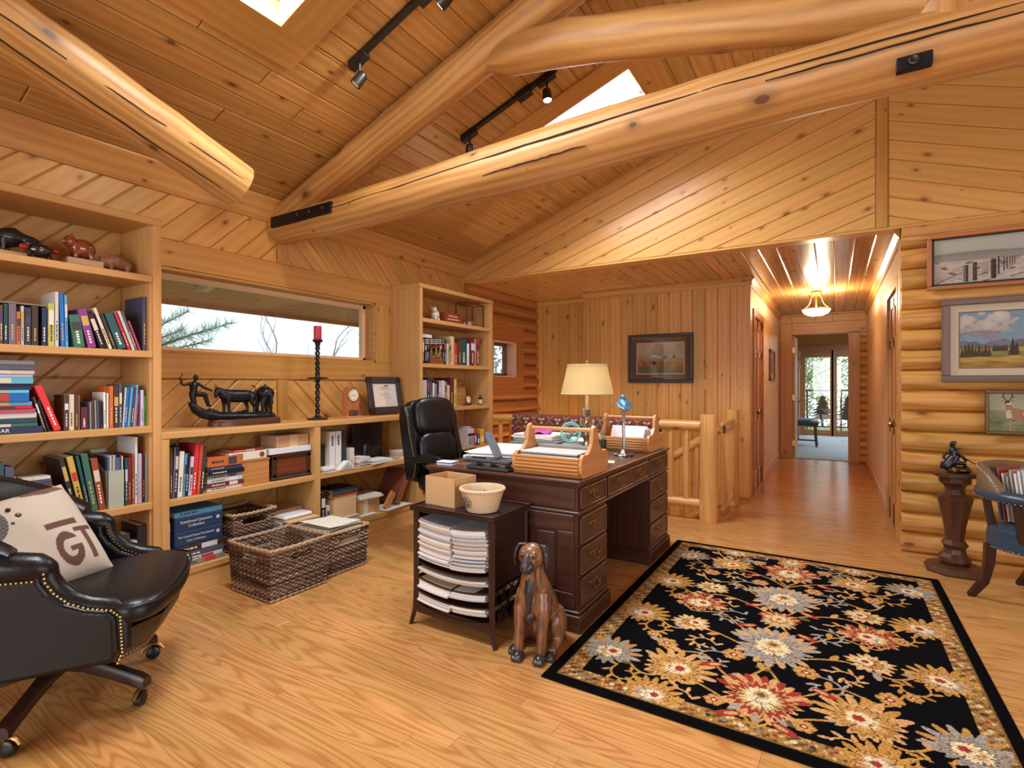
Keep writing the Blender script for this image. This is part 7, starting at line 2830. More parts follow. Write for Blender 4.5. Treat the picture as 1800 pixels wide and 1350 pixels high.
def rug_paint(X, Y):
    c = Canvas(X, Y, (11, 11, 14))
    g = random.Random(6)
    cxm = RW / 2
    b0, b1 = .052, .128
    band = ((X > b0) & (X < RW - b0) & (Y > b0) & (Y < RH - b0)) & ~((X > b1) & (X < RW - b1) & (Y > b1) & (Y < RH - b1))
    c.C[band] = (150, 112, 62)
    k = fbm(X, Y, 90, 3)
    c.C[band & (k > .45)] = (96, 70, 42)
    c.C[band & (k < -.65)] = (196, 168, 118)
    for i in range(130):
        s_ = i / 130 * 2 * (RW + RH - 4 * b0)
        bm = (b0 + b1) / 2
        L1, L2 = RW - 2 * bm, RH - 2 * bm
        s_ = s_ % (2 * (L1 + L2))
        if s_ < L1:
            p = (bm + s_, bm)
        elif s_ < L1 + L2:
            p = (RW - bm, bm + s_ - L1)
        elif s_ < 2 * L1 + L2:
            p = (RW - bm - (s_ - L1 - L2), RH - bm)
        else:
            p = (bm, RH - bm - (s_ - 2 * L1 - L2))
        c.ell(p[0], p[1], .010, .010, g.choice([(150, 60, 46), (206, 186, 146), (60, 54, 44), (120, 120, 112)]))
    def mir(pts):
        return [(2 * cxm - x, y) for x, y in pts]
    def vine(pts, wd=.011, col=GOLD):
        out = []
        P = [pts[0]] + pts + [pts[-1]]
        for i in range(1, len(P) - 2):
            for t in np.linspace(0, 1, 14):
                q = []
                for d in (0, 1):
                    a, b, e, f = P[i - 1][d], P[i][d], P[i + 1][d], P[i + 2][d]
                    q.append(.5 * (2 * b + (e - a) * t + (2 * a - 5 * b + 4 * e - f) * t * t + (-a + 3 * b - 3 * e + f) * t ** 3))
                out.append(tuple(q))
        for pp in (out, mir(out)):
            c.line(pp, wd, col)
            for j in range(10, len(pp) - 3, 13):
                a, b = pp[j], pp[j + 2]
                an = math.atan2(b[1] - a[1], b[0] - a[0])
                sd = 1 if (j // 13) % 2 else -1
                L_ = .055
                c.ell(a[0] + L_ * .5 * math.cos(an + sd * .9), a[1] + L_ * .5 * math.sin(an + sd * .9), L_ * .62, .015, g.choice([GOLD, GREY_, TAN_, OLV]), an + sd * .9)
    def curl(cx, cy, r, a0, turns, col, wd=.009):
        pts = [(cx + r * (1 - .75 * t) * math.cos(a0 + turns * 6.28 * t), cy + r * (1 - .75 * t) * math.sin(a0 + turns * 6.28 * t)) for t in np.linspace(0, 1, 40)]
        for pp in (pts, mir(pts)):
            c.line(pp, wd, col)
            for j in range(0, 40, 5):
                q = pp[j]
                an = math.atan2(q[1] - cy, q[0] - (cx if pp is pts else 2 * cxm - cx))
                c.ell(q[0] + .02 * math.cos(an), q[1] + .02 * math.sin(an), .022, .008, col, an + .5)
    for y0 in (.10, .60, 1.10, 1.62):
        vine([(cxm, y0), (.70, y0 + .12), (.52, y0 + .20), (.36, y0 + .14), (.24, y0 + .25), (.17, y0 + .36)])
        vine([(cxm, y0 + .18), (.66, y0 + .32), (.55, y0 + .44), (.40, y0 + .40), (.33, y0 + .52)])
        vine([(cxm, y0 + .02), (.90, y0 + .25), (.80, y0 + .50)])
        curl(.60, y0 + .42, .085, 1.0, .95, GREY_)
        curl(.30, y0 + .10, .07, 2.5, .9, GOLD)
        curl(.52, y0 + .05, .06, .3, .9, TAN_)
    DB = (92, 66, 40)
    G5 = [(1.0, GREY_), (.86, (112, 104, 96)), (.78, GREY_), (.60, DB), (.54, CREAM_), (.34, TAN_), (.16, (110, 84, 54))]
    R5 = [(1.0, TAN_), (.88, RED_), (.70, DB), (.64, TAN_), (.46, CREAM_), (.28, GREY_), (.14, (120, 60, 44))]
    P5 = [(1.0, TAN_), (.80, DB), (.74, GOLD), (.50, TAN_), (.34, CREAM_), (.24, RED_), (.12, CREAM_)]
    F5 = [(1.0, TAN_), (.82, (196, 172, 124)), (.56, DB), (.50, GOLD), (.26, RED_), (.12, CREAM_)]
    E5 = [(1.0, GOLD), (.84, DB), (.78, TAN_), (.5, GREY_), (.36, CREAM_), (.18, RED_)]
    S5 = [(1.0, GOLD), (.66, TAN_), (.40, RED_), (.18, CREAM_)]
    def fan(cx, cy, r, k0, nn, col, a0, a1):
        for q in range(nn):
            a = a0 + (a1 - a0) * q / (nn - 1)
            c.ell(cx + r * .92 * math.cos(a), cy + r * .92 * math.sin(a), r * .46, r * .13, col if q % 2 else k0, a)
    for (y, r, cols, n) in ((.30, .125, R5, 11), (.77, .14, G5, 11), (1.10, .075, F5, 8), (1.41, .135, G5, 11), (1.88, .12, R5, 11), (2.13, .08, E5, 9)):
        r *= 1.08
        fan(cxm, y, r, GREY_ if cols is G5 else RED_, 13, TAN_, R(20), R(160))
        fan(cxm, y, r * .9, TAN_, 7, GREY_, R(215), R(325))
        c.flower(cxm, y, r, 7, cols, .13)
        c.flower(cxm, y + r * .22, r * .42, 5, [(1, CREAM_), (.55, TAN_), (.3, OLV)], .10)
    for (x, y, r, cols, n) in ((.43, .84, .085, F5, 6), (.41, 1.12, .10, R5, 9), (.43, 1.39, .085, F5, 6), (.47, .35, .115, P5, 7), (.45, 1.88, .10, P5, 8), (.17, .34, .10, G5, 9), (.17, .82, .10, E5, 9), (.18, 1.36, .10, E5, 9), (.17, 1.93, .095, G5, 9), (.43, .10, .09, E5, 9), (.45, 2.16, .085, E5, 9)):
        for xx in (x, 2 * cxm - x):
            sg = 1 if xx < cxm else -1
            r2 = r * 1.12
            if n > 6:
                fan(xx, y, r2, cols[0][1], 9, RED_ if cols is R5 else GOLD, R(90) - sg * R(95), R(90) + sg * R(60))
            c.flower(xx, y, r2, 6 if n > 6 else 5, cols, .12, rot=.4 * sg, sq=.92)
            c.flower(xx + .02 * sg, y + .01, r2 * .36, 5, [(1, CREAM_), (.5, RED_)], .09)
    for (x, y, r) in ((.38, .56, .05), (.67, .61, .052), (.38, 1.66, .05), (.67, 1.63, .05), (.66, .20, .04), (.29, 1.15, .04), (.30, .62, .035), (.62, 2.02, .042)):
        for xx in (x, 2 * cxm - x):
            c.flower(xx, y, r, 6, S5, .06)
    for (x, y) in ((.68, 1.25), (.68, .96), (.72, .14), (.62, 1.75), (.60, .47)):
        for xx, sg in ((x, 1), (2 * cxm - x, -1)):
            c.ell(xx, y, .050, .020, RED_, .5 * sg)
            c.ell(xx + .012 * sg, y + .006, .028, .010, TAN_, .5 * sg)
    edge = (X < b0) | (X > RW - b0) | (Y < b0) | (Y > RH - b0)
    c.C[edge] = (9, 9, 11)
    inn = ((np.abs(X - b0) < .004) | (np.abs(X - RW + b0) < .004)) & (Y > b0) & (Y < RH - b0) | ((np.abs(Y - b0) < .004) | (np.abs(Y - RH + b0) < .004)) & (X > b0) & (X < RW - b0)
    c.C[inn] = (120, 88, 48)
    g2 = np.random.default_rng(4)
    c.C *= (1 + .10 * g2.standard_normal(X.shape))[..., None]
    c.C *= (1 + .10 * np.sign(np.sin(X * 520)) * np.sign(np.sin(Y * 470)))[..., None]
    return c.C


t = thing('area_rug', 'black floral area rug with a gold border in front of the desk', 'rug', (-1.065, 1.965, 0))
MB().box(0, RW, 0, RH, .0003, .0095, .003).build('backing', plain(rgb(12, 12, 13), .98, name='rug_edge', spec=.05, bump=.4, bscale=250), t)
painted('woven_pile', RW - .006, RH - .006, 400, 560, rug_paint, t, Matrix.Translation((.003, .003, .0099)), mat=print_mat(1.0, .03, .5, 420))

def framed(name, label, x0, x1, z0, z1, y, fw, fmat, paint, mats=(), nx=240, ny=150, depth=.03, slip=None, glass=True):
    """picture on a wall facing -y; back of the frame at y"""
    cx = (x0 + x1) / 2
    t = thing(name, label, 'picture', (cx, y, z0))
    w, h = x1 - x0, z1 - z0
    for (p, q, r_, s_, gr_) in ((-w / 2, w / 2, 0, fw, 'x'), (-w / 2, w / 2, h - fw, h, 'x'), (-w / 2, -w / 2 + fw, fw, h - fw, 'z'), (w / 2 - fw, w / 2, fw, h - fw, 'z')):
        MB().box(p, q, -depth, 0, r_, s_, min(.006, fw * .25)).build('frame', fmat, t, grain=gr_)
    i = fw
    if slip:
        sw_, sm2 = slip
        for (p, q, r_, s_) in ((-w / 2 + i, w / 2 - i, i, i + sw_), (-w / 2 + i, w / 2 - i, h - i - sw_, h - i), (-w / 2 + i, -w / 2 + i + sw_, i, h - i), (w / 2 - i - sw_, w / 2 - i, i, h - i)):
            MB().box(p, q, -depth * .7, -.002, r_, s_, .001).build('slip', sm2, t)
        i += sw_
    d = .010
    for (mw, mm) in mats:
        for (p, q, r_, s_) in ((-w / 2 + i, w / 2 - i, i, i + mw), (-w / 2 + i, w / 2 - i, h - i - mw, h - i), (-w / 2 + i, -w / 2 + i + mw, i + mw, h - i - mw), (w / 2 - i - mw, w / 2 - i, i + mw, h - i - mw)):
            MB().box(p, q, -d, -.002, r_, s_).build('mat_board', mm, t)
        i += mw
        d -= .002
    iw, ih = w - 2 * i, h - 2 * i
    painted('picture_print', iw, ih, nx, ny, paint(iw, ih), t, frame3((-iw / 2, -.0035, i), (1, 0, 0), (0, 0, 1)), .5, .3)
    if glass:
        MB().box(-w / 2 + fw, w / 2 - fw, -depth * .55 - .0015, -depth * .55, fw, h - fw).build('glass', GLASS, t)
    return t


def fence_photo(w, h):
    def f(X, Y):
        c = Canvas(X, Y, (176, 182, 174))
        y = Y / h
        C = c.C
        C[:] = (172 + 10 * y[..., None] + np.zeros(3)) * np.array([.99, 1.02, .98])
        m = y < .66 + .025 * np.sin(X * 7) + .03 * np.clip(.5 - X / w, 0, 1)
        C[m] = (138, 142, 140)
        m = y < .60 + .01 * np.sin(X * 19)
        C[m] = (150, 150, 146)
        m = y < .5 - .04 * np.clip(X - .1, 0, 1)
        n = fbm(X, Y * 2.2, 40, 2)
        sn = np.stack([196 + 14 * n, 186 + 14 * n, 178 + 14 * n], -1)
        C[m] = sn[m]
        C[m & (n > .8)] = (120, 108, 98)
        vp = (.43 * w if w < .7 else .52, .56 * h)
        vx = .46
        for i, (px, py, ph, pw) in enumerate(((.165, .02, .37, .026), (.215, .04, .40, .022), (.31, .06, .42, .028), (.345, .14, .38, .010), (.375, .20, .30, .006), (.39, .24, .26, .005), (.405, .28, .22, .0045), (.418, .30, .2, .004), (.43, .33, .18, .004))):
            z0 = py * h
            c.poly([(px, z0), (px + pw, z0), (px + pw, z0 + ph * h), (px, z0 + ph * h)], (58, 54, 52) if i != 0 else (96, 122, 128))
            if i < 3:
                c.poly([(px + pw * .55, z0), (px + pw, z0), (px + pw, z0 + ph * h), (px + pw * .55, z0 + ph * h)], (36, 32, 32))
        for k in range(5):
            c.line([(.0, (.02 + .03 * k) * h), (.165, (.12 + .06 * k) * h), (.31, (.20 + .055 * k) * h), (vx, (.46 + .012 * k) * h)], .0022, (84, 80, 78))
        for k in range(9):
            px = .225 + k * .01
            c.line([(px, .09 * h), (px, .40 * h)], .0016, (110, 106, 102))
        c.line([(.01, .02 * h), (.16, .24 * h)], .004, (70, 66, 64))
        return C
    return f


def meadow(w, h):
    def f(X, Y):
        c = Canvas(X, Y, (120, 156, 178))
        y = Y / h
        x = X / w
        n = fbm(X, Y, 16, 5) + .4 * fbm(X, Y, 45, 7)
        C = c.C
        cl = (n + 1.2 * (1 - np.abs(y - .68) * 3) - .9 * x > .3)
        C[cl] = np.stack([176 + 26 * n, 172 + 24 * n, 170 + 22 * n], -1)[cl]
        lo = cl & (y < .62 + .05 * np.sin(x * 9))
        C[lo] = np.stack([140 + 18 * n, 138 + 18 * n, 146 + 18 * n], -1)[lo]
        mt = .46 + .16 * np.clip(x - .25, 0, 1) * 1.3 + .025 * np.sin(x * 26) + .018 * np.sin(x * 61)
        m = (y < mt) & (y > .3)
        C[m] = np.stack([112 + 16 * n, 120 + 16 * n, 140 + 14 * n], -1)[m]
        m = y < .40 + .012 * np.sin(x * 14) + .05 * np.clip(x - .4, 0, 1)
        C[m] = (96, 104, 92)
        gr = y < .34 + .10 * np.clip(x - .3, 0, 1)
        k = fbm(X, Y * 4, 30, 9)
        C[gr] = np.stack([178 + 16 * k, 152 + 14 * k, 74 + 10 * k], -1)[gr]
        g2 = gr & (np.abs(y - .22 - .05 * x) < .045)
        C[g2] = np.stack([128 + 12 * k, 132 + 12 * k, 66 + 8 * k], -1)[g2]
        g3 = y < .09 + .03 * np.sin(x * 7)
        C[g3] = np.stack([150 + 18 * k, 122 + 14 * k, 54 + 8 * k], -1)[g3]
        g = random.Random(4)
        def tree(px, py, s):
            for q in range(5):
                ww = s * (.42 - .075 * q)
                c.poly([(px - ww, py + s * .30 * q), (px + ww, py + s * .30 * q), (px, py + s * (.30 * q + .55))], (38 + g.randint(-6, 8), 46 + g.randint(-6, 8), 38))
        for i in range(9):
            tree((.02 + i * .026) * w, (.20 + g.uniform(-.01, .01)) * h, .045 + g.uniform(-.01, .012))
        for i in range(7):
            tree((.26 + i * .016) * w, .29 * h, .028)
        tree(.40 * w, .22 * h, .068)
        tree(.43 * w, .23 * h, .05)
        tree(.52 * w, .27 * h, .024)
        tree(.63 * w, .33 * h, .016)
        tree(.78 * w, .34 * h, .022)
        return C
    return f


def antelope(w, h):
    def f(X, Y):
        c = Canvas(X, Y, (150, 156, 142))
        y = Y / h
        n = fbm(X, Y, 40, 2)
        C = c.C
        C[:] = np.stack([158 + 26 * (1 - y) + 5 * n, 164 + 22 * (1 - y) + 5 * n, 146 + 10 * (1 - y) + 4 * n], -1)
        m = y < .55
        C[m] = np.stack([132 + 12 * n, 142 + 12 * n, 112 + 10 * n], -1)[m]
        m = y < .30
        C[m] = np.stack([120 + 26 * n, 132 + 26 * n, 96 + 20 * n], -1)[m]
        s = h / .27
        P = lambda a, b: (a * s + .01, b * s - .02)
        tan, wh, dk = (166, 126, 92), (214, 204, 188), (44, 36, 32)
        c.poly([P(.085, .13), P(.10, .185), P(.13, .19), P(.17, .175), P(.22, .170), P(.225, .12), P(.19, .105), P(.12, .105)], tan)
        c.ell(*P(.20, .145), .028 * s, .022 * s, wh)
        c.poly([P(.085, .13), P(.078, .20), P(.098, .225), P(.115, .20), P(.125, .14), P(.11, .105)], tan)
        c.ell(*P(.098, .135), .016 * s, .03 * s, wh, .2)
        c.ell(*P(.098, .165), .016 * s, .006 * s, wh)
        c.ell(*P(.092, .222), .015 * s, .020 * s, dk)
        c.ell(*P(.092, .212), .010 * s, .011 * s, wh)
        c.ell(*P(.106, .222), .006 * s, .012 * s, wh)
        c.ell(*P(.092, .203), .006 * s, .005 * s, dk)
        for sg in (-1, 1):
            c.line([P(.092 + sg * .008, .238), P(.092 + sg * .020, .262), P(.092 + sg * .026, .280), P(.092 + sg * .020, .292)], .006 * s, dk)
            c.line([P(.092 + sg * .018, .258), P(.092 + sg * .034, .268)], .005 * s, dk)
            c.ell(*P(.092 + sg * .024, .236), .012 * s, .005 * s, tan, sg * .4)
        for a in (.105, .125, .195, .21):
            c.line([P(a, .115), P(a + .002, .07), P(a, .025)], .009 * s, (176, 146, 114))
        g = random.Random(2)
        for k in range(60):
            c.ell(g.uniform(0, w), g.uniform(0, .16) * h / .5, .012 * s, .007 * s, (104 + g.randint(-14, 30), 124 + g.randint(-14, 30), 86 + g.randint(-10, 20)))
        return C
    return f


def cattle(w, h):
    def f(X, Y):
        c = Canvas(X, Y, (170, 160, 140))
        y, x = Y / h, X / w
        n = fbm(X, Y, 18, 5)
        C = c.C
        C[:] = np.stack([166 + 18 * n, 156 + 16 * n, 138 + 14 * n], -1)
        m = (y < .50 + .05 * np.sin(x * 8 + 1)) 
        C[m] = (150, 132, 92)
        m = y < .40 + .03 * np.sin(x * 13)
        C[m] = np.stack([134 + 14 * n, 108 + 12 * n, 62 + 8 * n], -1)[m]
        m = y < .25
        C[m] = np.stack([84 + 12 * n, 90 + 12 * n, 52 + 8 * n], -1)[m]
        g = random.Random(5)
        for k in range(9):
            px = (.08 + k * .1 + g.uniform(-.02, .02)) * w
            py = (.30 + g.uniform(-.05, .06)) * h
            col = g.choice([(150, 92, 48), (120, 66, 40), (196, 176, 140), (52, 40, 36), (168, 116, 60)])
            c.ell(px, py, .045 * w, .06 * h, col)
            c.ell(px - .045 * w, py + .03 * h, .018 * w, .035 * h, col)
            for q in (-.03, .03):
                c.line([(px + q * w, py), (px + q * w, py - .11 * h)], .006, col)
        c.ell(.62 * w, .54 * h, .03 * w, .06 * h, (58, 60, 40))
        c.ell(.58 * w, .52 * h, .025 * w, .05 * h, (64, 66, 44))
        c.ell(.80 * w, .55 * h, .035 * w, .055 * h, (86, 66, 40))
        return C
    return f


FIRF = wood('picture_fir', rgb(184, 120, 72), rgb(156, 94, 52), None, rough=.4)
framed('framed_photograph', 'wide framed photograph of a snowy fence line, high on the log wall', .575, 1.66, 1.925, 2.322, 4.832, .028, FIRF, fence_photo, slip=(.013, BLACK), nx=420, ny=150)
GREYF = wood('weathered_frame', rgb(122, 102, 92), rgb(92, 76, 68), None, rough=.5)
framed('framed_landscape', 'framed meadow and mountain landscape with a cream mat on the log wall', .657, 1.56, 1.262, 1.855, 4.832, .048, GREYF, meadow, mats=((.048, plain(rgb(206, 196, 172), .8, name='cream_mat')), (.006, plain(rgb(120, 104, 80), .6, name='gold_fillet'))), nx=380, ny=210)
framed('framed_antelope', 'small framed painting of a pronghorn low on the log wall', .893, 1.32, .905, 1.207, 4.832, .022, plain(rgb(112, 90, 62), .35, .4, name='bronze_frame'), antelope, nx=260, ny=190, depth=.025)
framed('framed_cattle', 'dark framed painting of grazing cattle on the board wall', -2.146, -1.374, 1.263, 1.845, 6.222, .040, plain(rgb(42, 38, 38), .35, name='ebony_frame'), cattle, mats=((.062, plain(rgb(84, 62, 52), .8, name='brown_mat')), (.010, plain(rgb(206, 190, 160), .7, name='pale_fillet'))), nx=220, ny=130)
t = thing('hall_picture', 'small framed picture on the left hall wall', 'picture', (HXL, 8.62, 1.30))
for (p, q, r_, s_) in ((-.34, .34, 0, .03), (-.34, .34, .42, .45), (-.34, -.31, 0, .45), (.31, .34, 0, .45)):
    MB().box(0, .022, p, q, r_, s_, .004).build('frame', W['barkwood'], t)
MB().box(0, .006, -.31, .31, .03, .42).build('mat_board', plain(rgb(196, 150, 100), .7, name='ochre_mat'), t)
MB().box(.006, .007, -.2, .2, .11, .34).build('print', plain(rgb(140, 84, 44), .6, name='sepia_print', var=.5, bscale=9), t)
t = thing('light_switch', 'small wooden switch plate on the board wall', 'switch', (-1.235, 6.223, 1.185))
MB().box(-.035, .035, -.006, 0, 0, .12, .002).build('plate', W['vert'], t, grain='z')
MB().box(-.006, .006, -.012, -.006, .045, .075, .001).build('toggle', plain(rgb(196, 150, 104), .5, name='toggle'), t)
t = thing('light_switch', 'pale switch plate on the left hall wall', 'switch', (HXL, 9.25, 1.08))
MB().box(0, .006, -.035, .035, 0, .12, .002).build('plate', plain(rgb(226, 206, 176), .4, name='ivory_plate'), t)
MB().box(.006, .014, -.006, .006, .045, .075, .001).build('toggle', plain(rgb(226, 206, 176), .4, name='ivory_plate'), t)

RL = W['rail'] = wood('rail_log', rgb(226, 176, 108), rgb(200, 142, 72), rgb(116, 66, 30), rough=.36, ring=5, ringdist=8, var=.05, knots=.4, kscale=(2, 4), bump=.3)
t = thing('log_railing', 'peeled log railing guarding the stair behind the desk', 'railing', (-2.3, 5.0, 0))
o = log('r', [(-1.3, 0, .862), (0, 0, .862), (1.26, 0, .865)], [.048, .050, .050], None, 16, 41, .010).build('top_rail', RL, t, grain='x', sharp=60)
o = log('r', [(-1.3, 0, .150), (0, 0, .150), (1.26, 0, .150)], [.044, .045, .045], None, 16, 42, .010).build('bottom_rail', RL, t, grain='x', sharp=60)
g = random.Random(8)
x = -1.22
while x < 1.2:
    o = log('b', [(x, 0, .17), (x + g.uniform(-.006, .006), 0, .5), (x, 0, .84)], [.029, .031, .028], None, 12, int(x * 100) + 500, .02).build('baluster', RL, t, grain='z', sharp=60)
    x += .147
o = log('n', [(1.33, -.01, 0), (1.33, -.01, .5), (1.33, -.01, .955), (1.33, -.01, .972)], [.082, .080, .078, .070], None, 20, 44, .012).build('newel_post', RL, t, grain='z', sharp=50)
t = thing('log_post', 'half log post at the board wall end of the gate', 'post', (-.90, 5.83, 0))
log('p', [(0, 0, 0), (0, 0, .5), (0, 0, .985)], [.072, .070, .068], None, 16, 45, .012).build('post', RL, t, grain='z', sharp=50)
t = thing('stair_handrail', 'log handrail descending the stair behind the railing', 'handrail', (-.98, 5.62, 0))
log('h', [(0, 0, .80), (-.9, 0, .18), (-2.4, 0, -.86)], [.045, .046, .045], None, 14, 46, .010).build('rail', RL, t, grain='x', sharp=60)
log('h', [(0, 0, .05), (-.9, 0, -.57), (-1.8, 0, -1.2)], [.042, .043, .042], None, 14, 47, .010).build('rail', RL, t, grain='x', sharp=60)
for k in range(8):
    x = -.08 - k * .15
    log('b', [(x, 0, .80 + x * .69), (x, 0, .05 + x * .69)], [.028, .028], None, 12, 600 + k, .02).build('baluster', RL, t, grain='z', sharp=60)
t = thing('stair', 'oak stair going down behind the railing', 'stair', (-.9, 5.65, 0))
for k in range(7):
    MB().box(-.28 * (k + 1), -.28 * k, -.45, .45, -.19 * (k + 1) - .04, -.19 * (k + 1), .006).build('tread', W['oak'], t, grain='y')
t = thing('stair_gate', 'small wooden gate of thin bars at the stair head', 'gate', (-.875, 5.09, 0))
GB = W['palepine']
for z in (.09, .80, .86):
    MB().box(-.012, .012, 0, .66, z, z + .035, .004).build('gate_rail', RL, t, grain='y')
for k in range(8):
    y = .02 + k * .088
    MB().box(-.008, .008, y, y + .02, .10, .88, .004).build('gate_bar', RL, t, grain='z')
MB().box(.010, .03, -.01, .03, .80, .87, .004).build('latch', BLACK, t)

def blanket():
    t = thing('woven_blanket', 'rust red patterned blanket hung over the log railing', 'blanket', (-2.23, 5.0, 0))
    prof = [(-.070, .40), (-.072, .55), (-.070, .70), (-.064, .82)] + [(.066 * math.sin(a), .862 + .058 * math.cos(a)) for a in [R(q) for q in range(-80, 81, 16)]] + [(.064, .82), (.070, .65), (.072, .45)]
    L_ = [0]
    for a, b in zip(prof, prof[1:]):
        L_.append(L_[-1] + math.hypot(b[0] - a[0], b[1] - a[1]))
    nu, nv = 330, 150
    us = np.linspace(-.81, .81, nu)
    vs_ = np.linspace(0, L_[-1], nv)
    py = np.interp(vs_, L_, [p[0] for p in prof])
    pz = np.interp(vs_, L_, [p[1] for p in prof])
    U, V = np.meshgrid(us, vs_)
    c = Canvas(U - us[0], V, (120, 62, 50))
    n = fbm(U, V, 60, 3)
    c.C += (n * 8)[..., None]
    c.C[(np.sin(V * 130) > .7)] *= .86
    for k in range(9):
        cx = .09 + k * .19
        y0 = .36
        tan = (168, 140, 108)
        for q in range(4):
            yy = y0 + .03 + q * .035
            c.line([(cx - .05 + q * .006, yy - .035), (cx, yy), (cx + .05 - q * .006, yy - .035)], .009, tan if q % 2 == 0 else (96, 74, 58))
        c.line([(cx - .035, y0 + .15), (cx, y0 + .115), (cx + .035, y0 + .15)], .009, tan)
        for sg in (-1, 1):
            for (dx, dy) in ((.078, .03), (.095, .075), (.075, .115)):
                c.ell(cx + sg * dx, y0 + dy, .017, .009, (200, 188, 164), sg * -.5)
    C = np.clip(c.C, 0, 255) / 255
    C = np.where(C <= .04045, C / 12.92, ((C + .055) / 1.055) ** 2.4)
    wav = .004 * np.sin(U * 22) * np.clip((.8 - pz[:, None]) * 3, 0, 1)
    P = np.stack([U, np.repeat(py[:, None], nu, 1) + wav, np.repeat(pz[:, None], nu, 1)], -1).reshape(-1, 3)
    i = np.arange((nv - 1) * (nu - 1))
    r_, c_ = i // (nu - 1), i % (nu - 1)
    a = r_ * nu + c_
    F = np.stack([a, a + 1, a + nu + 1, a + nu], 1)
    me = bpy.data.meshes.new('cloth')
    me.from_pydata(P.tolist(), [], F.tolist())
    at = me.color_attributes.new('print', 'FLOAT_COLOR', 'POINT')
    at.data.foreach_set('color', np.concatenate([C.reshape(-1, 3), np.ones((nu * nv, 1))], 1).ravel())
    me.polygons.foreach_set('use_smooth', [True] * len(me.polygons))
    me.materials.append(print_mat(.9, .15, .4, 300, .2))
    o = bpy.data.objects.new('cloth', me)
    COL.objects.link(o)
    o.parent = t
    so = o.modifiers.new('thick', 'SOLIDIFY')
    so.thickness = .006
    so.offset = 0


blanket()

BULB = emit((1.0, .86, .62, 1), 22.0, 'lit_bulb')


def track(label, y, xa, xb, heads):
    t = thing('track_light', label, 'track light')
    P = lambda x, d: Vector((x, y, ceilZ(x))) + Vector((SN, 0, -CS)) * d
    m = MB()
    def bar(x0, x1, d0, d1, wy):
        pts = [P(x0, d0), P(x1, d0), P(x1, d1), P(x0, d1)]
        vs = [p + Vector((0, s * wy, 0)) for s in (-1, 1) for p in pts]
        m.add(vs, [(0, 1, 2, 3), (7, 6, 5, 4), (0, 4, 5, 1), (1, 5, 6, 2), (2, 6, 7, 3), (3, 7, 4, 0)])
    bar(xa, xb, .016, .040, .017)
    m.build('track', BLACK, t)
    m = MB()
    xm = xa + (xb - xa) * .68
    bar(xm - .05, xm + .05, .016, .062, .030)
    m.build('feed_box', BLACK, t)
    for (hx_, lit, aim) in heads:
        m = MB()
        bar(hx_ - .062, hx_ + .062, .034, .068, .022)
        ad = m.build('adapter', BLACK, t)
        c = P(hx_, .07)
        hd = c + Vector((0, 0, -.085))
        m = MB()
        m.tube([c, c + Vector((.0, 0, -.03)), hd], [.008, .007, .006], 8)
        m.build('stem', BLACK, ad)
        d = (Vector(aim) - hd).normalized()
        M = frame3(tuple(hd), d.orthogonal(), d.cross(d.orthogonal()))
        m = MB()
        m.lathe([(.0, -.045), (.016, -.044), (.026, -.034), (.030, -.01), (.031, .040), (.028, .040), (.026, .020), (0, .018)], n=20, M=M)
        h_ = m.build('lamp_head', BLACK if not lit else plain(rgb(60, 58, 56), .35, .6, name='head_grey'), t)
        m = MB()
        m.lathe([(.0, .019), (.025, .021), (.026, .034), (.018, .042), (0, .044)], n=18, M=M)
        m.build('bulb', BULB if lit else plain(rgb(206, 204, 200), .2, name='unlit_bulb'), h_)
        if lit:
            l = bpy.data.lights.new('track_spot', 'SPOT')
            l.energy = lit
            l.color = (1.0, .84, .60)
            l.spot_size = R(62)
            l.spot_blend = .5
            l.shadow_soft_size = .03
            lo = bpy.data.objects.new('track_spot', l)
            lo.location = hd + d * .05
            lo.rotation_euler = d.to_track_quat('-Z', 'Y').to_euler()
            COL.objects.link(lo)
    return t


track('black track light on the ceiling near the corner roof light', 2.035, -2.33, -1.52, ((-2.27, 0, (-3.2, 1.2, 1.2)), (-1.66, 34, (-3.63, 1.9, 1.9))))
track('black track light between the rafter and the larger roof light', 3.07, -2.33, -1.56, ((-2.27, 0, (-2.9, 3.6, .9)), (-1.64, 30, (-1.2, 2.9, 0))))

t = thing('ceiling_lamp', 'brass semi-flush lamp with a frosted bowl in the hall', 'lamp', (-.19, 7.6, 0))
m = MB()
m.lathe([(.0, 2.415), (.065, 2.415), (.06, 2.395), (.03, 2.385), (.012, 2.37), (0, 2.37)], n=24)
m.build('canopy', BRASS, t)
m = MB()
for k in range(3):
    a = k * 2.094 + .5
    pts = [(r_ * math.cos(a), r_ * math.sin(a), z) for (r_, z) in ((.02, 2.375), (.06, 2.355), (.075, 2.30), (.10, 2.25), (.15, 2.215), (.165, 2.20), (.168, 2.185))]
    m.tube(pts, [.007, .007, .006, .006, .006, .007, .006], 8, cap_round=True)
m.tube([(0, 0, 2.37), (0, 0, 2.12)], .008, 8)
m.build('arms', BRASS, t)
m = MB()
m.lathe([(.168, 2.195), (.172, 2.188), (.165, 2.182), (.155, 2.184), (.155, 2.19), (.168, 2.195)], n=36, caps=False)
m.build('ring', BRASS, t)
m = MB()
m.lathe([(.155, 2.186), (.148, 2.160), (.125, 2.132), (.08, 2.112), (.03, 2.104), (0, 2.103)], n=36)
m.build('bowl', emit((1.0, .84, .60, 1), 11.0, 'frosted_glass'), t)
m = MB()
m.lathe([(.0, 2.104), (.014, 2.102), (.010, 2.092), (.006, 2.085), (0, 2.08)], n=14)
m.build('finial', BRASS, t)
l = bpy.data.lights.new('hall_lamp_light', 'POINT')
l.energy = 85
l.color = (1.0, .80, .53)
l.shadow_soft_size = .035
o = bpy.data.objects.new('hall_lamp_light', l)
o.location = (-.17, 7.58, 2.20)
COL.objects.link(o)

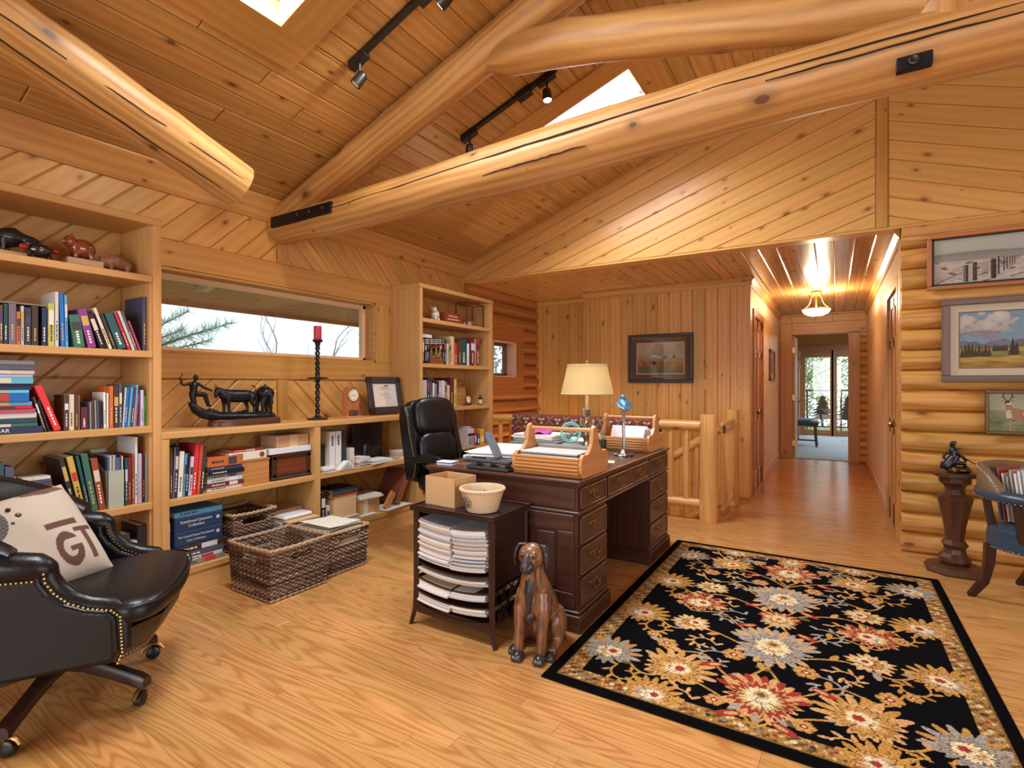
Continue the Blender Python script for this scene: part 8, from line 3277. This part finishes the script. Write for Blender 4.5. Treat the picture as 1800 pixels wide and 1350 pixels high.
t = thing('assumed_stair_lamp', 'assumed unseen bracket lamp low on the stairwell wall', 'lamp', (-3.52, 5.75, -.75))  # unseen lamp assumed from the warm stair glow, added to lighten wall and ceiling
m = MB()
m.lathe([(.05, -.06), (.075, .07), (.07, .07), (.045, -.055), (0, -.055)], n=18, M=Matrix.Translation((.08, 0, 0)))
m.build('shade', plain(rgb(226, 206, 170), .7, name='assumed_stair_shade'), t)
MB().box(-.03, .08, -.012, .012, -.07, -.05, .003).build('bracket', BRASS, t)
l = bpy.data.lights.new('assumed_stair_light', 'POINT')  # added light of the assumed, out-of-view stairwell lamp
l.energy = 60
l.color = (1.0, .80, .54)
l.shadow_soft_size = .06
o = bpy.data.objects.new('assumed_stair_light', l)
o.location = (-3.38, 5.75, -.66)
COL.objects.link(o)

t = thing('pedestal_table', 'octagonal dark wooden pedestal against the log wall', 'pedestal', (.685, 4.52, 0))
DKP = W['barkwood']
PED = [('foot', [(.165, 0), (.170, .012), (.150, .045), (.115, .055), (0, .055)]), ('foot_ring', [(.075, .055), (.088, .075), (.088, .10), (.065, .125), (.058, .155), (0, .155)]), ('lower_waist', [(.055, .155), (.075, .185), (.055, .215), (0, .215)]), ('shaft', [(.050, .215), (.06, .30), (.085, .43), (.098, .485), (.100, .50), (0, .50)]), ('neck', [(.10, .50), (.06, .52), (.052, .55), (.062, .575), (0, .575)]), ('capital', [(.062, .575), (.088, .595), (.090, .63), (0, .63)]), ('top', [(.10, .63), (.118, .638), (.118, .655), (.110, .662), (0, .662)])]
for nm, pr in PED:
    m = MB()
    m.lathe(pr, n=8, smooth=False, phase=.5)
    m.build(nm, DKP, t, grain='z')
t = thing('bronze_figure', 'bronze figure group on a rocky base, on the pedestal', 'sculpture', (.685, 4.52, .668), R(20))
m = MB()
g = random.Random(15)
for k in range(16):
    a, r_ = g.uniform(0, 6.28), g.uniform(0, .075)
    m.ball((r_ * math.cos(a), r_ * math.sin(a) * .8, .012), (g.uniform(.02, .034), g.uniform(.02, .03), g.uniform(.012, .026)), 8, 6)
remeshed(m, 'rocky_base', plain(rgb(112, 96, 66), .35, .8, name='gilt_bronze', var=.4, bscale=60), t, .005, 1)
m = MB()
m.tube([(-.045, 0, .03), (-.02, 0, .06), (.0, 0, .10), (-.006, 0, .14)], [.03, .036, .030, .024], 12, cap_round=True)
m.ball((-.012, 0, .172), (.016, .016, .019), 10, 8)
m.tube([(-.022, -.018, .19), (-.012, 0, .186), (.012, .018, .19)], [.012, .016, .012], 8, cap_round=True)
m.tube([(.0, -.03, .13), (.03, -.035, .10), (.05, -.03, .075)], [.012, .010, .008], 8, cap_round=True)
m.tube([(-.01, .03, .13), (-.04, .035, .11), (-.05, .03, .08)], [.012, .010, .008], 8, cap_round=True)
m.tube([(.0, -.015, .06), (.045, -.02, .055), (.055, -.02, .02)], [.018, .014, .011], 8, cap_round=True)
m.tube([(-.02, .015, .06), (-.06, .02, .05), (-.065, .02, .02)], [.018, .014, .011], 8, cap_round=True)
remeshed(m, 'figure', plain(rgb(64, 66, 74), .32, .85, name='blue_bronze', var=.4, bscale=50), t, .0035, 1)
m = MB()
m.tube([(.015, -.03, .11), (.07, -.045, .07), (.115, -.055, .045)], [.0035, .003, .0025], 6)
m.build('rifle', BRONZE, t)

def barrel():
    c = thing('barrel_chair', 'mahogany barrel chair with teal leather seat, holding files', 'chair', (1.055, 4.075, 0), R(-38))
    TL = plain(rgb(48, 66, 82), .32, name='teal_leather', bump=.25, bscale=110)
    OL = plain(rgb(112, 92, 66), .35, name='olive_leather', bump=.2, bscale=110)
    SB = W['darkwood']
    m = MB()
    sball(m, (.02, 0, .405), (.27, .27, .045), .55)
    so = m.build('seat', TL, c)
    m = MB()
    n = 40
    vs, fs = [], []
    ol = [(.02 + .285 * math.copysign(abs(math.cos(2 * math.pi * k / n)) ** .7, math.cos(2 * math.pi * k / n)), .28 * math.copysign(abs(math.sin(2 * math.pi * k / n)) ** .7, math.sin(2 * math.pi * k / n))) for k in range(n)]
    for z in (.315, .395):
        vs += [(x, y, z) for x, y in ol]
    for k in range(n):
        k2 = (k + 1) % n
        fs.append((k, k2, n + k2, n + k))
    fs += [tuple(range(n))[::-1], tuple(range(n, 2 * n))]
    m.add(vs, fs, True)
    ro = m.build('seat_rail', TL, c, sharp=50)
    SN_ = plain(rgb(196, 190, 180), .25, .9, name='silver_nail')
    m = MB()
    for k in range(n):
        for u in (0, .34, .67):
            x0, y0 = ol[k]
            x1, y1 = ol[(k + 1) % n]
            m.ball(((x0 + (x1 - x0) * u) * 1.008, (y0 + (y1 - y0) * u) * 1.012, .322), .0042, 6, 4)
    m.build('nail_heads', SN_, ro, kind='stuff')
    for (sx, sy) in ((-1, -1), (-1, 1), (1, -1), (1, 1)):
        m = MB()
        out = .09 if sx < 0 else .05
        pts = [(sx * .20 + .01, sy * .225, .33), (sx * .205 + .01, sy * .228, .22), (sx * .225 + .01, sy * .232, .11), (sx * (.20 + out) + .01, sy * .24, 0)]
        m.tube(pts, [.034, .031, .027, .022], 4, smooth=False)
        m.build('leg', SB, c, grain='z')
    def sweep(zs, r_in, r_out, a0, a1, mat, name, nn=30, zf=None):
        m = MB()
        vs, fs = [], []
        for i in range(nn + 1):
            t = i / nn
            a = a0 + (a1 - a0) * t
            zz0, zz1 = zs(a)
            cx, cy = math.cos(a), math.sin(a)
            mid = (r_in + r_out) / 2
            ring = [(r_in, zz0 + .012), (r_in - .008, (zz0 + zz1) / 2), (r_in, zz1 - .018), (mid, zz1), (r_out, zz1 - .018), (r_out + .004, (zz0 + zz1) / 2), (r_out, zz0 + .012), (mid, zz0)]
            for (r_, z) in ring:
                vs.append((.0 + cx * r_ * 1.02, cy * r_, z))
        k = 8
        for i in range(nn):
            for j in range(k):
                j2 = (j + 1) % k
                fs.append((i * k + j2, i * k + j, (i + 1) * k + j, (i + 1) * k + j2))
        fs += [tuple(range(k)), tuple(nn * k + j for j in range(k))[::-1]]
        m.add(vs, fs, True)
        return m.build(name, mat, c, sharp=70)
    sweep(lambda a: (.60, .785 - .125 * (abs(a - math.pi) / R(72)) ** 4), .275, .325, R(108), R(252), OL, 'back_pad')
    sweep(lambda a: (.585, .655), .265, .335, R(40), R(320), TL, 'arm_pad')
    m = MB()
    for i in range(64):
        a = R(42 + i * 4.4)
        m.ball((math.cos(a) * .338 * 1.02, math.sin(a) * .338, .598), .0042, 6, 4)
    for q in range(58):
        a = R(110 + q * 2.45)
        m.ball((math.cos(a) * .326 * 1.02, math.sin(a) * .326, .770 - .125 * (abs(a - math.pi) / R(72)) ** 4), .0042, 6, 4)
    m.build('nail_heads', SN_, c, kind='stuff')
    for a in (R(50), R(95), R(138), R(222), R(265), R(310)):
        m = MB()
        r0 = .30
        m.tube([(math.cos(a) * r0, math.sin(a) * r0, .60), (math.cos(a) * .285, math.sin(a) * .285, .50), (math.cos(a) * .262, math.sin(a) * .262, .385)], [.022, .024, .028], 4, smooth=False)
        m.build('arm_support', SB, c, grain='z')
    return c


bc = barrel()
g = random.Random(44)
base = Matrix.Translation((1.055, 4.075, 0)) @ Matrix.Rotation(R(-38), 4, 'Z')
for k in range(15):
    col = g.choice([(222, 216, 206), (206, 196, 180), (190, 196, 214), (216, 206, 200), (170, 160, 150), (226, 222, 218), (200, 178, 150)]) if k > 1 else ((70, 92, 130) if k == 0 else (150, 70, 60))
    hgt = .29 + g.uniform(-.03, .03)
    m = MB()
    m.box(-.004, .004 + g.uniform(0, .004), -.115, .10, 0, hgt)
    o = m.build('file_folder', plain(rgb(*col), .55, name='file_paper', var=.06))
    o.matrix_world = base @ Matrix.Translation((-.195 + k * .0195, 0, .4545)) @ Matrix.Rotation(R(-7), 4, 'Y')
    tag(o, '%s file folder standing in the barrel chair, %s from its back' % ('dark blue' if k == 0 else 'red-brown' if k == 1 else 'pale', ORD[k]), 'folder', 'folders standing in the barrel chair')
t = thing('wooden_vase', 'turned red-brown wooden vase beside the files', 'vase', (1.055 + .82 * .16 - .0, 4.075 - .57 * .22 + .0, .4545))
m = MB()
m.lathe([(.035, 0), (.055, .04), (.066, .10), (.055, .17), (.028, .215), (.022, .24), (.03, .255), (0, .255)], n=24)
m.build('body', wood('vase_wood', rgb(140, 66, 40), rgb(96, 40, 26), None, rough=.3, coat=.3), t, grain='z')

t = thing('bench', 'dark carved bench with a blue cushion in the far room', 'bench', (-.60, 12.1, .004))
MB().box(-.34, .34, -.24, .24, .42, .50, .02).build('seat', plain(rgb(52, 44, 42), .7, name='hide_seat', bump=.8, bscale=60, var=.4), t)
MB().box(-.36, .22, -.22, .22, .50, .55, .02).build('cushion', plain(rgb(92, 116, 160), .8, name='blue_pad'), t)
for sx in (-1, 1):
    for sy in (-1, 1):
        m = MB()
        m.tube([(sx * .28, sy * .2, .44), (sx * .29, sy * .2, .2), (sx * .31, sy * .2, 0)], [.022, .020, .018], 8)
        m.build('leg', W['darkwood'], t)
MB().box(-.29, .29, -.012, .012, .10, .13).build('stretcher', W['darkwood'], t)
t = thing('tall_cabinet', 'tall dark cabinet with a pale rod beside the open door', 'cabinet', (-.95, 13.2, .004))
MB().box(-.28, .28, -.25, .25, 0, 1.75, .01).build('body', plain(rgb(58, 46, 42), .5, name='dark_cabinet'), t)
MB().box(-.24, .30, -.2, .2, 1.75, 1.88, .03).build('crest', plain(rgb(48, 38, 36), .5, name='cabinet_crest'), t)
m = MB()
m.tube([(.30, -.2, .4), (.30, -.2, 1.55), (.33, -.2, 1.65)], .012, 8)
m.build('rod', plain(rgb(196, 196, 200), .3, .7, name='pale_rod'), t)
t = thing('floor_vent', 'small blue-grey floor vent near the patio doors', 'vent', (.20, 13.6, .0042))
MB().box(-.06, .06, -.15, .15, 0, .006, .002).build('grille', plain(rgb(120, 136, 150), .5, name='vent_grey'), t)

YR = 16.2
t = thing('balcony_railing', 'black steel balcony railing with cut-out pine trees', 'railing', (0, YR, 0))
for z in (.10, 1.06):
    MB().box(-1.5, 1.5, -.015, .015, z, z + .035).build('rail', BLACK, t)
for x in (-1.4, -.62, .16, .94):
    MB().box(x - .018, x + .018, -.018, .018, 0, 1.08).build('post', BLACK, t)
for (cx, hh) in ((-.26, .86), (.32, .84), (-.95, .8)):
    m = MB()
    g = random.Random(int(cx * 100))
    pts = []
    nn = 9
    L_ = [(cx, .12 + hh)]
    rr = []
    for k in range(nn):
        z = .12 + hh - (k + .7) / nn * hh * .80
        wd_ = .05 + .26 * (k + 1) / nn
        rr.append((wd_ + g.uniform(-.03, .03), z - .02, wd_ * .45, z + .01))
    right = [(cx, .12 + hh)]
    left = []
    for (a, z, b, z2) in rr:
        right += [(cx + a, z), (cx + b, z2)]
        left = [(cx - b, z2), (cx - a * g.uniform(.85, 1.1), z)] + left
    right += [(cx + .025, .30), (cx + .025, .10), (cx - .025, .10), (cx - .025, .30)]
    m.prism(right + left, 'y', -.004, .004)
    m.build('pine_cutout', BLACK, t)
t = struct(MB().box(-4, 4, YF + .12, YR + .3, -.1, -.02).build('floor_balcony', plain(rgb(190, 186, 180), .7, name='deck_grey')), 'balcony deck outside the patio doors')

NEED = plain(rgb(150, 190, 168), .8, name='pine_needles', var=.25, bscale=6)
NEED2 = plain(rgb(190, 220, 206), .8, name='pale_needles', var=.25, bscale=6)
BARK = plain(rgb(96, 82, 72), .9, name='bark', var=.3, bscale=20)


def pine_branch(name, label, root, tips, needle_len, mat, seed, dens=26):
    g = random.Random(seed)
    t = thing(name, label, 'tree', root)
    br, nd = MB(), MB()
    rt = Vector((0, 0, 0))
    for tip in tips:
        e = Vector(tip) - Vector(root)
        pts = [rt.lerp(e, k / 6) + Vector((g.uniform(-.03, .03), g.uniform(-.03, .03), .05 * math.sin(k / 6 * 3.14))) for k in range(7)]
        br.tube(pts, [.022, .018, .015, .012, .010, .008, .005], 6)
        for k in range(2, 7):
            for q in range(dens):
                b = pts[k - 1].lerp(pts[k], g.random())
                d = (e.normalized() * .6 + Vector((g.uniform(-1, 1), g.uniform(-1, 1), g.uniform(-.8, 1)))).normalized()
                p = b + d * needle_len * g.uniform(.7, 1.2)
                o = d.orthogonal().normalized() * .004
                nd.add([b - o, b + o, p], [(0, 1, 2)])
    br.tube([(0, 0, -3.0 - root[2]), (0, 0, .5)], [.10, .04], 8)
    br.build('branch', BARK, t)
    nd.build('needles', mat, t, kind='stuff')
    return t


pine_branch('pine_tree', 'green pine branches reaching in at the left of the long window', (-7.2, 2.3, 1.2), [(-7.1, 3.5, 1.95), (-7.2, 3.6, 2.2), (-7.1, 3.9, 1.85), (-7.2, 3.3, 2.45), (-7.0, 3.5, 1.6), (-7.3, 3.2, 2.3), (-7.1, 4.15, 2.1), (-7.0, 3.85, 2.0), (-7.2, 3.3, 1.8)], .17, NEED, 3, 70)
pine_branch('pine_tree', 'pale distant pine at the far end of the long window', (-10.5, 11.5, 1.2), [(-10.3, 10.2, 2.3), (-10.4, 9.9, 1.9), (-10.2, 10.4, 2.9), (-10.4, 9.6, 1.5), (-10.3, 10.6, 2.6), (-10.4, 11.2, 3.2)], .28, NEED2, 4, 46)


def bare_tree(label, root, h, seed):
    g = random.Random(seed)
    t = thing('bare_tree', label, 'tree', root, 0, 'bare saplings outside the long window')
    m = MB()
    def grow(p, d, L_, r_, lvl):
        pts = [p]
        for k in range(4):
            d = (d + Vector((g.uniform(-.14, .14), g.uniform(-.14, .14), .05))).normalized()
            pts.append(pts[-1] + d * L_ / 4)
        m.tube(pts, [r_, r_ * .85, r_ * .7, r_ * .6, r_ * .45], 6)
        if lvl > 0:
            for k in (1, 2, 3, 4):
                a = g.choice((-1, 1)) * g.uniform(.4, .8)
                dd = Vector((d.x + g.uniform(-.2, .2), d.y + math.sin(a), d.z)).normalized()
                grow(pts[k], dd, L_ * .5, r_ * .5, lvl - 1)
    m.tube([(0, 0, -3.6), (0, 0, 0)], [.05, .018], 6)
    grow(Vector((0, 0, 0)), Vector((0, 0, 1)), h, .018, 2)
    m.build('branches', plain(rgb(130, 146, 152), .9, name='grey_bark'), t)


bare_tree('bare sapling seen through the long window, nearest the pine', (-8.0, 5.3, .6), 1.35, 2)
bare_tree('bare sapling in the middle of the long window', (-8.0, 6.3, .6), 1.55, 5)
bare_tree('bare sapling seen just left of the red candle', (-8.0, 7.3, .6), 1.4, 8)
def leafy(label, c, r, n, seed, cols):
    g = random.Random(seed)
    t = thing('leafy_tree', label, 'tree', (c[0], c[1], -1.0))
    tr = MB()
    tr.tube([(0, 0, -2), (0, 0, c[2] + 1.0), (.2, 0, c[2] + 1 + r)], [.12, .10, .04], 8)
    for k in range(7):
        a = g.uniform(0, 6.28)
        z0 = c[2] + g.uniform(0, 1.5)
        tr.tube([(0, 0, z0), (r * .8 * math.cos(a), r * .8 * math.sin(a), z0 + g.uniform(.3, 1.5))], [.05, .015], 6)
    tr.build('trunk', plain(rgb(150, 146, 140), .9, name='pale_bark'), t)
    for col in cols:
        m = MB()
        for k in range(n):
            p = Vector((g.gauss(0, r * .5), g.gauss(0, r * .4), c[2] + 1.0 + g.gauss(.4, r * .55)))
            d = Vector((g.uniform(-1, 1), g.uniform(-1, 1), g.uniform(-1, 1))).normalized()
            u = d.orthogonal().normalized()
            s_ = g.uniform(.04, .08)
            m.add([p - u * s_ * .5, p + d * s_, p + u * s_ * .5, p - d * s_], [(0, 1, 2, 3)])
        m.build('foliage', plain(rgb(*col), .7, name='leaf_green'), t, kind='stuff')


leafy('leafy tree beyond the balcony, behind the wider glass', (-.9, 19.0, 1.0), 1.7, 1700, 1, [(150, 176, 118), (190, 206, 156)])
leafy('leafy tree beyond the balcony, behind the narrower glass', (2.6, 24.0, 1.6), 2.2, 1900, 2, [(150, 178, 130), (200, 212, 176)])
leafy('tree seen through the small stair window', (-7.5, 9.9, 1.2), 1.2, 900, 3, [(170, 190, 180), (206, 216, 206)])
gd = struct(MB().box(-40, 40, -40, 60, -3.2, -3.0).build('ground', plain(rgb(150, 160, 120), .9, name='grass_ground', var=.2, bscale=1)), 'grass outside')
